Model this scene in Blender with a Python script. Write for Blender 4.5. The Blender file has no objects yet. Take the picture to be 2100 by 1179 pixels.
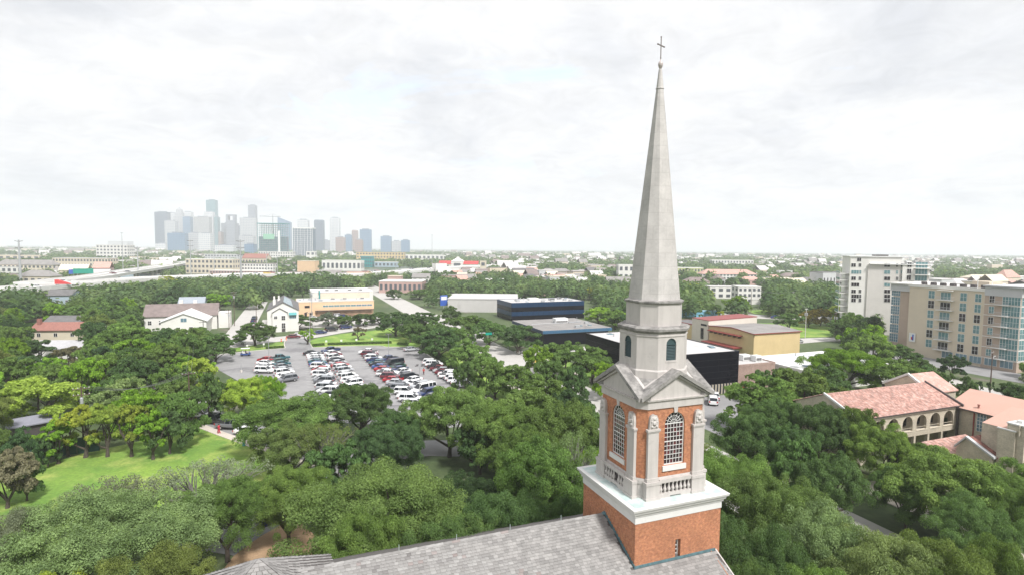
import bpy, math, random
import numpy as np
from mathutils import Vector, Matrix
# ------------------------------------------------------------------ camera, sky, sun, exposure
SC = bpy.context.scene
COL = SC.collection
HCAM, FPX = 36.0, 1150.0
PITCH, ROLL = math.atan(80.5/FPX), 0.0095
_R = np.array([1.0, 0, 0]); _F = np.array([0, math.cos(PITCH), -math.sin(PITCH)]); _U = np.array([0, math.sin(PITCH), math.cos(PITCH)])
_cr = _R*math.cos(ROLL)+_U*math.sin(ROLL); _cu = -_R*math.sin(ROLL)+_U*math.cos(ROLL)
_C = np.array([0, 0, HCAM])
cam_d = bpy.data.cameras.new('camera'); cam = bpy.data.objects.new('camera', cam_d); COL.objects.link(cam)
cam.matrix_world = Matrix(((_cr[0], _cu[0], -_F[0], 0), (_cr[1], _cu[1], -_F[1], 0), (_cr[2], _cu[2], -_F[2], HCAM), (0, 0, 0, 1)))
cam_d.sensor_width = 36; cam_d.lens = FPX/2100*36; cam_d.clip_start = 0.5; cam_d.clip_end = 60000
SC.camera = cam
SC.view_settings.view_transform = 'Standard'; SC.view_settings.look = 'None'
SC.view_settings.exposure = 0.65; SC.view_settings.gamma = 1; SC.view_settings.use_curve_mapping = False
SC.render.engine = 'CYCLES'
SC.cycles.use_denoising = True
SC.cycles.max_bounces = 5; SC.cycles.diffuse_bounces = 3; SC.cycles.glossy_bounces = 2; SC.cycles.transmission_bounces = 2
SC.cycles.volume_bounces = 2; SC.cycles.transparent_max_bounces = 6
SC.cycles.caustics_reflective = False; SC.cycles.caustics_refractive = False

SUN_EL, SUN_AZ = 52.0, 146.0      # azimuth clockwise from +Y (the way the camera looks)
world = bpy.data.worlds.new('World'); SC.world = world; world.use_nodes = True
wt = world.node_tree; wt.nodes.clear()
def N(t, typ, **kw):
    n = t.nodes.new(typ)
    for k, v in kw.items(): setattr(n, k, v)
    return n
def build_world():
    t = wt; L = t.links.new
    out = N(t, 'ShaderNodeOutputWorld'); bg = N(t, 'ShaderNodeBackground'); bg.inputs['Strength'].default_value = 0.10
    sky = N(t, 'ShaderNodeTexSky', sky_type='NISHITA'); sky.sun_disc = False
    sky.sun_elevation = math.radians(SUN_EL); sky.sun_rotation = math.radians(SUN_AZ); sky.altitude = 50
    tc = N(t, 'ShaderNodeTexCoord'); sep = N(t, 'ShaderNodeSeparateXYZ'); L(tc.outputs['Generated'], sep.inputs[0])
    zz = N(t, 'ShaderNodeMath', operation='MAXIMUM'); L(sep.outputs['Z'], zz.inputs[0]); zz.inputs[1].default_value = 0.0
    za = N(t, 'ShaderNodeMath', operation='ADD'); L(zz.outputs[0], za.inputs[0]); za.inputs[1].default_value = 0.22
    dx = N(t, 'ShaderNodeMath', operation='DIVIDE'); L(sep.outputs['X'], dx.inputs[0]); L(za.outputs[0], dx.inputs[1])
    dy = N(t, 'ShaderNodeMath', operation='DIVIDE'); L(sep.outputs['Y'], dy.inputs[0]); L(za.outputs[0], dy.inputs[1])
    cb = N(t, 'ShaderNodeCombineXYZ'); L(dx.outputs[0], cb.inputs[0]); L(dy.outputs[0], cb.inputs[1])
    def noise(scale, detail, rough, dist, w):
        n = N(t, 'ShaderNodeTexNoise'); n.inputs['Scale'].default_value = scale; n.inputs['Detail'].default_value = detail
        n.inputs['Roughness'].default_value = rough; n.inputs['Distortion'].default_value = dist
        m = N(t, 'ShaderNodeVectorMath', operation='ADD'); m.inputs[1].default_value = (w, w*0.7, 0); L(cb.outputs[0], m.inputs[0]); L(m.outputs[0], n.inputs['Vector'])
        return n
    n1 = noise(1.55, 12, 0.56, 0.45, 3.1); n2 = noise(0.9, 7, 0.5, 0.3, 11.7); n3 = noise(6.5, 12, 0.66, 1.1, 5.0)
    r1 = N(t, 'ShaderNodeValToRGB'); L(n1.outputs['Fac'], r1.inputs[0])          # cloud body, bright to grey
    e = r1.color_ramp.elements
    e[0].position = 0.34; e[0].color = (5.2, 5.33, 5.65, 1); e[1].position = 0.60; e[1].color = (6.62, 6.64, 6.72, 1)
    a = e.new(0.48); a.color = (6.12, 6.18, 6.36, 1)
    r3 = N(t, 'ShaderNodeMapRange'); L(n3.outputs['Fac'], r3.inputs[0]); r3.inputs[1].default_value = 0.3; r3.inputs[2].default_value = 0.7; r3.inputs[3].default_value = 0.90; r3.inputs[4].default_value = 1.05
    mul = N(t, 'ShaderNodeVectorMath', operation='SCALE'); L(r1.outputs[0], mul.inputs[0]); L(r3.outputs[0], mul.inputs['Scale'])
    # a few thin openings where pale blue comes through
    n4 = noise(1.15, 8, 0.6, 0.9, 27.3)
    r4 = N(t, 'ShaderNodeMapRange'); L(n4.outputs['Fac'], r4.inputs[0]); r4.inputs[1].default_value = 0.565; r4.inputs[2].default_value = 0.68; r4.inputs[3].default_value = 0.0; r4.inputs[4].default_value = 0.75
    h = N(t, 'ShaderNodeMapRange'); L(sep.outputs['Z'], h.inputs[0]); h.inputs[1].default_value = 0.03; h.inputs[2].default_value = 0.2
    hm = N(t, 'ShaderNodeMath', operation='MULTIPLY'); L(r4.outputs[0], hm.inputs[0]); L(h.outputs[0], hm.inputs[1])
    mx = N(t, 'ShaderNodeMixRGB'); L(hm.outputs[0], mx.inputs[0]); L(mul.outputs[0], mx.inputs[1])
    sk = N(t, 'ShaderNodeVectorMath', operation='SCALE'); L(sky.outputs[0], sk.inputs[0]); sk.inputs['Scale'].default_value = 1.0
    ad = N(t, 'ShaderNodeVectorMath', operation='ADD'); L(sk.outputs[0], ad.inputs[0]); ad.inputs[1].default_value = (3.3, 3.85, 4.5); L(ad.outputs[0], mx.inputs[2])
    L(mx.outputs[0], bg.inputs['Color']); L(bg.outputs[0], out.inputs[0])
build_world()
sun_d = bpy.data.lights.new('sun', 'SUN'); sun_d.energy = 3.4; sun_d.angle = math.radians(10); sun_d.color = (1.0, 0.978, 0.95)
sun = bpy.data.objects.new('sun', sun_d); COL.objects.link(sun)
_az, _el = math.radians(SUN_AZ), math.radians(SUN_EL)
sdir = Vector((math.sin(_az)*math.cos(_el), math.cos(_az)*math.cos(_el), math.sin(_el)))
sun.rotation_euler = sdir.to_track_quat('Z', 'Y').to_euler(); sun.location = sdir*300

# ------------------------------------------------------------------ places: the survey of the photograph, and the street grid
def ray(px, py): return _F+_cr*(px-1050)/FPX-_cu*(py-589.5)/FPX
def at(px, py, z=0.0):
    "the point of the place, at height z, that the photograph shows at (px, py)"
    d = ray(px, py); return _C+d*((z-HCAM)/d[2])
def at_d(px, py, dist):
    d = ray(px, py); return _C+d*(dist/d[1])
def proj(P):
    q = np.asarray(P, float)-_C; w = q@_F
    if w < 1: return (-9999, -9999)
    return (1050+FPX*(q@_cr)/w, 589.5-FPX*(q@_cu)/w)
GA = math.radians(21.4)           # the street grid: e2 runs to the right and away, e1 away to the left
E2 = np.array([math.cos(GA), math.sin(GA), 0]); E1 = np.array([-math.sin(GA), math.cos(GA), 0])
def G(s, t, z=0.0): return E2*s+E1*t+np.array([0, 0, z])
def ST(P): return float(P@E2), float(P@E1)
def wall_s(px, py, s):            # on the wall plane s = const: (t, z)
    d = ray(px, py); k = (s-_C@E2)/(d@E2); P = _C+d*k; return float(P@E1), float(P[2])
def wall_t(px, py, t):            # on the wall plane t = const: (s, z)
    d = ray(px, py); k = (t-_C@E1)/(d@E1); P = _C+d*k; return float(P@E2), float(P[2])

# ------------------------------------------------------------------ mesh helpers
class MB:
    def __init__(s): s.v = []; s.f = []; s.m = []; s.mi = 0; s.x = None
    def add(s, vs, fs):
        b = len(s.v)
        if s.x is not None: vs = [tuple(s.x @ Vector(v)) for v in vs]
        s.v += [tuple(map(float, v)) for v in vs]; s.f += [tuple(b+i for i in f) for f in fs]; s.m += [s.mi]*len(fs); return s
    def box(s, x0, y0, z0, x1, y1, z1):
        return s.add([(x0, y0, z0), (x1, y0, z0), (x1, y1, z0), (x0, y1, z0), (x0, y0, z1), (x1, y0, z1), (x1, y1, z1), (x0, y1, z1)],
                     [(0, 3, 2, 1), (4, 5, 6, 7), (0, 1, 5, 4), (1, 2, 6, 5), (2, 3, 7, 6), (3, 0, 4, 7)])
    def loft(s, rings, cap=True):
        n = len(rings[0]); vs = [v for r in rings for v in r]; fs = []
        for k in range(len(rings)-1):
            for i in range(n): j = (i+1) % n; fs.append((k*n+i, k*n+j, (k+1)*n+j, (k+1)*n+i))
        if cap: fs.append(tuple(range(n-1, -1, -1))); fs.append(tuple((len(rings)-1)*n+i for i in range(n)))
        return s.add(vs, fs)
    def prism(s, poly, z0, z1): return s.loft([[(x, y, z0) for x, y in poly], [(x, y, z1) for x, y in poly]])
    def lathe(s, cx, cy, prof, n=10):
        return s.loft([[(cx+r*math.cos(2*math.pi*i/n), cy+r*math.sin(2*math.pi*i/n), z) for i in range(n)] for z, r in prof])
    def tube(s, pts, rad, n=6):
        rings = []; pts = [Vector(p) for p in pts]
        for k, p in enumerate(pts):
            d = (pts[min(k+1, len(pts)-1)]-pts[max(k-1, 0)])
            if d.length < 1e-6: d = Vector((0, 0, 1))
            d.normalize(); a = d.cross(Vector((0, 0, 1)) if abs(d.z) < .9 else Vector((1, 0, 0))).normalized(); b = d.cross(a)
            r = rad[k] if isinstance(rad, (list, tuple)) else rad
            rings.append([tuple(p+a*r*math.cos(2*math.pi*i/n)+b*r*math.sin(2*math.pi*i/n)) for i in range(n)])
        return s.loft(rings)
    def quad(s, *p): return s.add(list(p), [tuple(range(len(p)))])
    def data(s, name, mats):
        me = bpy.data.meshes.new(name); me.from_pydata(s.v, [], s.f); mats = mats if isinstance(mats, (list, tuple)) else [mats]
        for m in mats: me.materials.append(m)
        if len(mats) > 1: me.polygons.foreach_set('material_index', s.m)
        me.update(); return me
    def part(s, name, mats, parent=None, **kw):
        o = bpy.data.objects.new(name, s.data(name, mats)); COL.objects.link(o)
        if parent is not None: o.parent = parent
        for k, v in kw.items(): o[k] = v
        return o
def link(name, me, parent=None, loc=None, **kw):
    o = bpy.data.objects.new(name, me); COL.objects.link(o)
    if parent is not None: o.parent = parent
    if loc is not None: o.location = loc
    for k, v in kw.items(): o[k] = v
    return o
def thing(name, label, cat, loc=(0, 0, 0), rz=0.0, group=None):
    o = bpy.data.objects.new(name, None); COL.objects.link(o); o.location = tuple(map(float, loc)); o.rotation_euler = (0, 0, rz); o.empty_display_size = .5
    o['label'] = label; o['category'] = cat
    if group: o['group'] = group
    return o
def tag(o, label, cat, group=None):
    o['label'] = label; o['category'] = cat
    if group: o['group'] = group
    return o
def struct(o): o['kind'] = 'structure'; return o
def fast_mesh(name, V, Fq, mat):
    me = bpy.data.meshes.new(name); n = len(Fq); k = Fq.shape[1]
    me.vertices.add(len(V)); me.vertices.foreach_set('co', V.astype(np.float32).ravel())
    me.loops.add(n*k); me.loops.foreach_set('vertex_index', Fq.astype(np.int32).ravel())
    me.polygons.add(n); me.polygons.foreach_set('loop_start', np.arange(0, n*k, k, dtype=np.int32))
    try: me.polygons.foreach_set('loop_total', np.full(n, k, dtype=np.int32))
    except Exception: pass
    me.materials.append(mat); me.update(calc_edges=True); return me
def copy_tree(o, parent=None):
    c = o.copy(); COL.objects.link(c)
    if parent is not None: c.parent = parent
    for ch in list(o.children): copy_tree(ch, c)
    return c

# ------------------------------------------------------------------ materials
def pm(name, col, rough=.85, var=.12, sc=1.0, bump=0.0, bsc=8.0, metal=0.0, objcol=False, streak=0.0, coat=0.0, spec=None, isl=0.0, stain=None):
    m = bpy.data.materials.new(name); m.use_nodes = True; t = m.node_tree; L = t.links.new
    b = t.nodes['Principled BSDF']; b.inputs['Roughness'].default_value = rough; b.inputs['Metallic'].default_value = metal
    if spec is not None: b.inputs['Specular IOR Level'].default_value = spec
    if coat: b.inputs['Coat Weight'].default_value = coat
    tc = N(t, 'ShaderNodeTexCoord')
    nz = N(t, 'ShaderNodeTexNoise'); nz.inputs['Scale'].default_value = sc; nz.inputs['Detail'].default_value = 5; nz.inputs['Roughness'].default_value = .6; L(tc.outputs['Object'], nz.inputs['Vector'])
    mr = N(t, 'ShaderNodeMapRange'); L(nz.outputs['Fac'], mr.inputs[0]); mr.inputs[1].default_value = .3; mr.inputs[2].default_value = .7; mr.inputs[3].default_value = 1-var; mr.inputs[4].default_value = 1+var
    fac = mr.outputs[0]
    def times(a, lo, hi, src, f0=.35, f1=.65):
        r = N(t, 'ShaderNodeMapRange'); L(src, r.inputs[0]); r.inputs[1].default_value = f0; r.inputs[2].default_value = f1; r.inputs[3].default_value = lo; r.inputs[4].default_value = hi
        q = N(t, 'ShaderNodeMath', operation='MULTIPLY'); L(a, q.inputs[0]); L(r.outputs[0], q.inputs[1]); return q.outputs[0]
    if streak:
        mp = N(t, 'ShaderNodeMapping'); mp.inputs['Scale'].default_value = (3.2, 3.2, .35); L(tc.outputs['Object'], mp.inputs[0])
        n2 = N(t, 'ShaderNodeTexNoise'); n2.inputs['Scale'].default_value = 1.0; n2.inputs['Detail'].default_value = 6; L(mp.outputs[0], n2.inputs['Vector'])
        fac = times(fac, 1-streak, 1.03, n2.outputs['Fac'], .38, .55)
    if isl:
        g = N(t, 'ShaderNodeNewGeometry'); fac = times(fac, 1-isl, 1+isl, g.outputs['Random Per Island'], 0, 1)
    if objcol: oi = N(t, 'ShaderNodeObjectInfo'); base = oi.outputs['Color']
    else: rgb = N(t, 'ShaderNodeRGB'); rgb.outputs[0].default_value = (*col, 1); base = rgb.outputs[0]
    if stain:
        n3 = N(t, 'ShaderNodeTexNoise'); n3.inputs['Scale'].default_value = stain[1]; n3.inputs['Detail'].default_value = 7; n3.inputs['Roughness'].default_value = .65; L(tc.outputs['Object'], n3.inputs['Vector'])
        r = N(t, 'ShaderNodeMapRange'); L(n3.outputs['Fac'], r.inputs[0]); r.inputs[1].default_value = stain[2]; r.inputs[2].default_value = stain[3]; r.inputs[3].default_value = 0; r.inputs[4].default_value = stain[4]
        mx = N(t, 'ShaderNodeMixRGB'); L(r.outputs[0], mx.inputs[0]); L(base, mx.inputs[1]); mx.inputs[2].default_value = (*stain[0], 1); base = mx.outputs[0]
    sm = N(t, 'ShaderNodeVectorMath', operation='SCALE'); L(base, sm.inputs[0]); L(fac, sm.inputs['Scale']); L(sm.outputs[0], b.inputs['Base Color'])
    if bump:
        nb = N(t, 'ShaderNodeTexNoise'); nb.inputs['Scale'].default_value = bsc; nb.inputs['Detail'].default_value = 4; L(tc.outputs['Object'], nb.inputs['Vector'])
        bp = N(t, 'ShaderNodeBump'); bp.inputs['Strength'].default_value = bump; L(nb.outputs['Fac'], bp.inputs['Height']); L(bp.outputs[0], b.inputs['Normal'])
    return m
def brick_mat(name, c1, c2, mortar, sx=.21, sz=.075, var=.22):
    m = bpy.data.materials.new(name); m.use_nodes = True; t = m.node_tree; L = t.links.new; b = t.nodes['Principled BSDF']; b.inputs['Roughness'].default_value = .9
    tc = N(t, 'ShaderNodeTexCoord'); sp = N(t, 'ShaderNodeSeparateXYZ'); L(tc.outputs['Object'], sp.inputs[0])
    su = N(t, 'ShaderNodeMath', operation='SUBTRACT'); L(sp.outputs[0], su.inputs[0]); L(sp.outputs[1], su.inputs[1])
    cb = N(t, 'ShaderNodeCombineXYZ'); L(su.outputs[0], cb.inputs[0]); L(sp.outputs[2], cb.inputs[1])
    br = N(t, 'ShaderNodeTexBrick'); L(cb.outputs[0], br.inputs['Vector']); br.inputs['Scale'].default_value = 1.0
    br.inputs['Brick Width'].default_value = sx; br.inputs['Row Height'].default_value = sz; br.inputs['Mortar Size'].default_value = min(sz*.09, .025); br.inputs['Bias'].default_value = -.1
    br.inputs['Color1'].default_value = (*c1, 1); br.inputs['Color2'].default_value = (*c2, 1); br.inputs['Mortar'].default_value = (*mortar, 1)
    nz = N(t, 'ShaderNodeTexNoise'); nz.inputs['Scale'].default_value = 5; nz.inputs['Detail'].default_value = 6; L(tc.outputs['Object'], nz.inputs['Vector'])
    mr = N(t, 'ShaderNodeMapRange'); L(nz.outputs['Fac'], mr.inputs[0]); mr.inputs[1].default_value = .3; mr.inputs[2].default_value = .7; mr.inputs[3].default_value = 1-var; mr.inputs[4].default_value = 1+var
    n2 = N(t, 'ShaderNodeTexNoise'); n2.inputs['Scale'].default_value = .6; n2.inputs['Detail'].default_value = 3; L(tc.outputs['Object'], n2.inputs['Vector'])
    m2 = N(t, 'ShaderNodeMapRange'); L(n2.outputs['Fac'], m2.inputs[0]); m2.inputs[1].default_value = .35; m2.inputs[2].default_value = .65; m2.inputs[3].default_value = .88; m2.inputs[4].default_value = 1.1
    q = N(t, 'ShaderNodeMath', operation='MULTIPLY'); L(mr.outputs[0], q.inputs[0]); L(m2.outputs[0], q.inputs[1])
    sm = N(t, 'ShaderNodeVectorMath', operation='SCALE'); L(br.outputs['Color'], sm.inputs[0]); L(q.outputs[0], sm.inputs['Scale']); L(sm.outputs[0], b.inputs['Base Color'])
    bp = N(t, 'ShaderNodeBump'); bp.inputs['Strength'].default_value = .4; bp.inputs['Distance'].default_value = .02; bp.invert = True; L(br.outputs['Fac'], bp.inputs['Height']); L(bp.outputs[0], b.inputs['Normal'])
    return m
def leaf_mat(name):
    m = bpy.data.materials.new(name); m.use_nodes = True; t = m.node_tree; L = t.links.new; b = t.nodes['Principled BSDF']; b.inputs['Roughness'].default_value = .6
    b.inputs['Specular IOR Level'].default_value = .10
    oi = N(t, 'ShaderNodeObjectInfo'); g = N(t, 'ShaderNodeNewGeometry'); tc = N(t, 'ShaderNodeTexCoord')
    nz = N(t, 'ShaderNodeTexNoise'); nz.inputs['Scale'].default_value = .45; nz.inputs['Detail'].default_value = 3; L(tc.outputs['Object'], nz.inputs['Vector'])
    mr = N(t, 'ShaderNodeMapRange'); L(nz.outputs['Fac'], mr.inputs[0]); mr.inputs[1].default_value = .3; mr.inputs[2].default_value = .7; mr.inputs[3].default_value = .72; mr.inputs[4].default_value = 1.35
    ri = N(t, 'ShaderNodeMapRange'); L(g.outputs['Random Per Island'], ri.inputs[0]); ri.inputs[3].default_value = .72; ri.inputs[4].default_value = 1.32
    q = N(t, 'ShaderNodeMath', operation='MULTIPLY'); L(mr.outputs[0], q.inputs[0]); L(ri.outputs[0], q.inputs[1])
    hs = N(t, 'ShaderNodeHueSaturation'); hr = N(t, 'ShaderNodeMapRange'); L(nz.outputs['Fac'], hr.inputs[0]); hr.inputs[1].default_value = .3; hr.inputs[2].default_value = .7; hr.inputs[3].default_value = .507; hr.inputs[4].default_value = .493
    L(hr.outputs[0], hs.inputs['Hue']); L(oi.outputs['Color'], hs.inputs['Color'])
    sm = N(t, 'ShaderNodeVectorMath', operation='SCALE'); L(hs.outputs[0], sm.inputs[0]); L(q.outputs[0], sm.inputs['Scale']); L(sm.outputs[0], b.inputs['Base Color'])
    tr = N(t, 'ShaderNodeBsdfTranslucent'); t2 = N(t, 'ShaderNodeVectorMath', operation='MULTIPLY'); L(sm.outputs[0], t2.inputs[0]); t2.inputs[1].default_value = (1.25, 1.25, .6); L(t2.outputs[0], tr.inputs['Color'])
    mx = N(t, 'ShaderNodeMixShader'); mx.inputs[0].default_value = .40; L(b.outputs[0], mx.inputs[1]); L(tr.outputs[0], mx.inputs[2])
    L(mx.outputs[0], t.nodes['Material Output'].inputs['Surface']); return m
def ground_mat(name, c1, c2, c3=None, sc=.15, fine=3.0, c3lo=.6, c3hi=.66):
    m = bpy.data.materials.new(name); m.use_nodes = True; t = m.node_tree; L = t.links.new; b = t.nodes['Principled BSDF']; b.inputs['Roughness'].default_value = .95
    tc = N(t, 'ShaderNodeTexCoord')
    def nz(s, d=6):
        n = N(t, 'ShaderNodeTexNoise'); n.inputs['Scale'].default_value = s; n.inputs['Detail'].default_value = d; n.inputs['Roughness'].default_value = .62; L(tc.outputs['Object'], n.inputs['Vector']); return n
    a = nz(sc); r = N(t, 'ShaderNodeMapRange'); L(a.outputs['Fac'], r.inputs[0]); r.inputs[1].default_value = .38; r.inputs[2].default_value = .62
    mx = N(t, 'ShaderNodeMixRGB'); L(r.outputs[0], mx.inputs[0]); mx.inputs[1].default_value = (*c1, 1); mx.inputs[2].default_value = (*c2, 1); c = mx.outputs[0]
    if c3 is not None:
        a2 = nz(sc*1.7, 8); r2 = N(t, 'ShaderNodeMapRange'); L(a2.outputs['Fac'], r2.inputs[0]); r2.inputs[1].default_value = c3lo; r2.inputs[2].default_value = c3hi
        m3 = N(t, 'ShaderNodeMixRGB'); L(r2.outputs[0], m3.inputs[0]); L(c, m3.inputs[1]); m3.inputs[2].default_value = (*c3, 1); c = m3.outputs[0]
    f = nz(fine, 4); rf = N(t, 'ShaderNodeMapRange'); L(f.outputs['Fac'], rf.inputs[0]); rf.inputs[1].default_value = .25; rf.inputs[2].default_value = .75; rf.inputs[3].default_value = .72; rf.inputs[4].default_value = 1.28
    sm = N(t, 'ShaderNodeVectorMath', operation='SCALE'); L(c, sm.inputs[0]); L(rf.outputs[0], sm.inputs['Scale']); L(sm.outputs[0], b.inputs['Base Color'])
    return m
def facade_mat(name, wall, glass, fx=3.0, fz=3.6, gx=.55, gz=.6, rough=.5):
    "far tower: floors and bays too small to tell apart, set on the wall by object coordinates"
    m = bpy.data.materials.new(name); m.use_nodes = True; t = m.node_tree; L = t.links.new; b = t.nodes['Principled BSDF']
    tc = N(t, 'ShaderNodeTexCoord'); sp = N(t, 'ShaderNodeSeparateXYZ'); L(tc.outputs['Object'], sp.inputs[0])
    def band(src, per, duty):
        d = N(t, 'ShaderNodeMath', operation='DIVIDE'); L(src, d.inputs[0]); d.inputs[1].default_value = per
        f = N(t, 'ShaderNodeMath', operation='FRACT'); L(d.outputs[0], f.inputs[0])
        c = N(t, 'ShaderNodeMath', operation='LESS_THAN'); L(f.outputs[0], c.inputs[0]); c.inputs[1].default_value = duty; return c.outputs[0]
    su = N(t, 'ShaderNodeMath', operation='SUBTRACT'); L(sp.outputs[0], su.inputs[0]); L(sp.outputs[1], su.inputs[1])
    k = N(t, 'ShaderNodeMath', operation='MULTIPLY'); L(band(su.outputs[0], fx, gx), k.inputs[0]); L(band(sp.outputs[2], fz, gz), k.inputs[1])
    mx = N(t, 'ShaderNodeMixRGB'); L(k.outputs[0], mx.inputs[0]); mx.inputs[1].default_value = (*wall, 1); mx.inputs[2].default_value = (*glass, 1); L(mx.outputs[0], b.inputs['Base Color'])
    b.inputs['Roughness'].default_value = rough; return m

M = {}
M['stone'] = pm('limestone', (.475, .442, .418), .85, .05, .9, .10, 9, streak=.05, stain=((.25, .24, .225), 1.6, .58, .82, .6))
M['stone_spire'] = brick_mat('spire_limestone', (.485, .458, .438), (.465, .44, .422), (.43, .405, .388), 1.35, 1.05, .06)
M['stone_dark'] = pm('weathered_stone', (.30, .285, .27), .95, .2, 2.0, .3, 6, stain=((.075, .072, .07), 1.6, .40, .70, .8))
M['white_trim'] = pm('white_painted_trim', (.66, .65, .63), .6, .05, 1.5, stain=((.33, .31, .28), 3.0, .58, .8, .5))
M['white'] = pm('white_paint', (.72, .72, .71), .55, .05, .8)
M['copper'] = pm('green_copper', (.40, .50, .48), .7, .10, .8, .05, 5, stain=((.60, .62, .60), .7, .42, .60, .9))
M['flashing'] = pm('dark_copper_flashing', (.10, .18, .20), .6, .3, 3)
M['brick'] = brick_mat('red_brick', (.47, .180, .078), (.355, .118, .055), (.42, .29, .21))
M['brick2'] = brick_mat('pink_brick', (.36, .24, .20), (.30, .19, .16), (.4, .34, .3), .3, .1)
M['brick_buff'] = brick_mat('buff_brick', (.52, .455, .35), (.44, .38, .29), (.52, .48, .40), .3, .1, .12)
M['slate'] = pm('roof_slate', (.27, .245, .23), .9, .14, 2.2, .15, 14, objcol=True)
M['slate_mass'] = pm('roof_slate_mass', (.245, .234, .225), .9, .14, 1.5, .15, 14, isl=.2)
M['slate_bed'] = pm('roof_underlay', (.10, .09, .085), .95)
M['glass_dark'] = pm('dark_window_glass', (.022, .018, .022), .12, .3, 1.0, spec=.5)
M['glass_pane'] = pm('window_pane_glass', (.03, .022, .026), .1, .5, 1.4, objcol=True, spec=.5)
M['louver'] = pm('dark_louver', (.035, .065, .07), .6, .15)
M['glass_blue'] = pm('blue_glass', (.13, .22, .27), .12, .25, .25)
M['glass_green'] = pm('green_glass', (.13, .245, .26), .14, .3, .5)
M['navy'] = pm('navy_glass_cladding', (.008, .034, .085), .3, .15, .3, spec=.2)
M['black_glass'] = pm('black_glass_cladding', (.004, .004, .008), .25, .2, .3, spec=.12)
M['seam'] = pm('cladding_seam', (.05, .05, .055), .5)
M['roof_gray'] = pm('grey_flat_roof', (.25, .235, .225), .95, .15, .3, .1, 4, stain=((.15, .14, .14), .12, .5, .7, .5))
M['roof_white'] = pm('white_membrane_roof', (.50, .48, .47), .8, .05, .25, stain=((.34, .32, .31), .2, .55, .75, .6))
M['roof_dark'] = pm('dark_shingle_roof', (.14, .135, .135), .9, .2, .6, .1, 4)
M['roof_brown'] = pm('brown_shingle_roof', (.20, .16, .15), .9, .2, .5, .1, 4, stain=((.42, .36, .32), .6, .62, .78, .5))
M['cream'] = pm('cream_stucco', (.60, .53, .42), .85, .06, .4)
M['yellow'] = pm('yellow_stucco', (.60, .46, .245), .85, .07, .3)
M['orange'] = pm('apricot_stucco', (.66, .46, .29), .85, .06, .3)
M['tan'] = pm('tan_stucco', (.60, .515, .40), .85, .05, .2)
M['brown_wall'] = pm('brown_stucco', (.42, .325, .26), .85, .06, .3)
M['white_wall'] = pm('white_stucco', (.70, .68, .645), .8, .05, .3)
M['gray_wall'] = pm('grey_stucco', (.50, .50, .51), .8, .06, .3)
M['pink_wall'] = pm('pink_brick_wall', (.45, .30, .27), .85, .1, .4)
M['pale_blue'] = pm('pale_blue_siding', (.36, .44, .50), .7, .06, .4)
M['red_trim'] = pm('red_metal_trim', (.25, .045, .04), .5)
M['teal'] = pm('teal_panel', (.03, .26, .27), .5)
M['green_sign'] = pm('green_sign_sheet', (.0, .28, .20), .5)
M['blue_sign'] = pm('blue_sign_sheet', (.03, .10, .42), .5)
M['yellow_sign'] = pm('yellow_sign_sheet', (.75, .50, .02), .5)
M['red'] = pm('red_paint', (.50, .03, .03), .5)
M['orange_cone'] = pm('orange_plastic', (.75, .16, .06), .5)
M['metal'] = pm('galvanised_steel', (.42, .43, .44), .45, .08, 1, metal=.3)
M['metal_dark'] = pm('dark_bronze_metal', (.07, .06, .06), .5, .1)
M['wood_pole'] = pm('creosoted_wood', (.10, .065, .05), .9, .2, 3)
M['wire'] = pm('cable', (.10, .10, .10), .6)
M['concrete'] = pm('concrete', (.52, .50, .47), .9, .08, .3, .05, 3)
M['concrete_bright'] = pm('highway_concrete', (.60, .59, .57), .9, .05, .05)
M['black'] = pm('black_rubber', (.012, .012, .012), .7)
M['paint'] = pm('car_paint', (1, 1, 1), .28, .03, 1, objcol=True, coat=.4)
M['car_glass'] = pm('car_glass', (.012, .016, .022), .06, .1, 1)
M['lamp'] = pm('lamp_lens', (.75, .75, .72), .15)
M['tail'] = pm('tail_lens', (.40, .01, .01), .2)
M['rim'] = pm('wheel_rim', (.45, .45, .46), .3, metal=.8)
M['skin'] = pm('skin', (.38, .22, .15), .6)
M['hair'] = pm('hair', (.02, .015, .012), .7)
M['cloth'] = pm('cloth', (1, 1, 1), .9, .08, 6, objcol=True)
M['leaf'] = leaf_mat('leaves')
M['bark'] = pm('bark', (.075, .060, .048), .95, .25, 2, .4, 6)
M['bark_pale'] = pm('lichened_bark', (.20, .19, .17), .95, .25, 2, .4, 6)
M['grass'] = ground_mat('lawn_grass', (.195, .305, .045), (.115, .225, .035), (.30, .36, .085), .10, 2.2, .5, .68)
M['earth'] = ground_mat('ground_cover', (.055, .085, .03), (.09, .12, .045), (.13, .115, .09), .05, .8, .58, .66)
M['plain'] = ground_mat('far_plain', (.045, .085, .045), (.065, .10, .055), (.34, .33, .32), .012, .05, .54, .62)
M['glass_far'] = pm('grey_far_glass', (.09, .10, .115), .3, .3, .1)  # greyer glass for far windows, to soften their contrast
M['mulch'] = ground_mat('wood_mulch', (.42, .28, .17), (.35, .225, .13), (.50, .36, .23), .5, 9)
M['hedge'] = ground_mat('hedge_leaves', (.04, .09, .02), (.06, .12, .03), None, 1, 6)
M['tile'] = pm('clay_roof_tile', (.45, .26, .215), .85, .2, 1.2, .2, 6, isl=.3, stain=((.58, .43, .38), 1.5, .48, .62, .6))
M['tile_red'] = pm('red_roof_tile', (.27, .12, .095), .8, .25, 2, .2, 6, isl=.3)
M['tile_smooth'] = pm('pink_sheet_roof', (.53, .32, .255), .8, .04, .3)
def asphalt(name, c, stain):
    return pm(name, c, .92, .08, .35, .1, 6, stain=(stain, .09, .52, .62, .75))
M['asphalt'] = asphalt('old_asphalt_paving', (.27, .263, .263), (.15, .145, .15))
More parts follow.
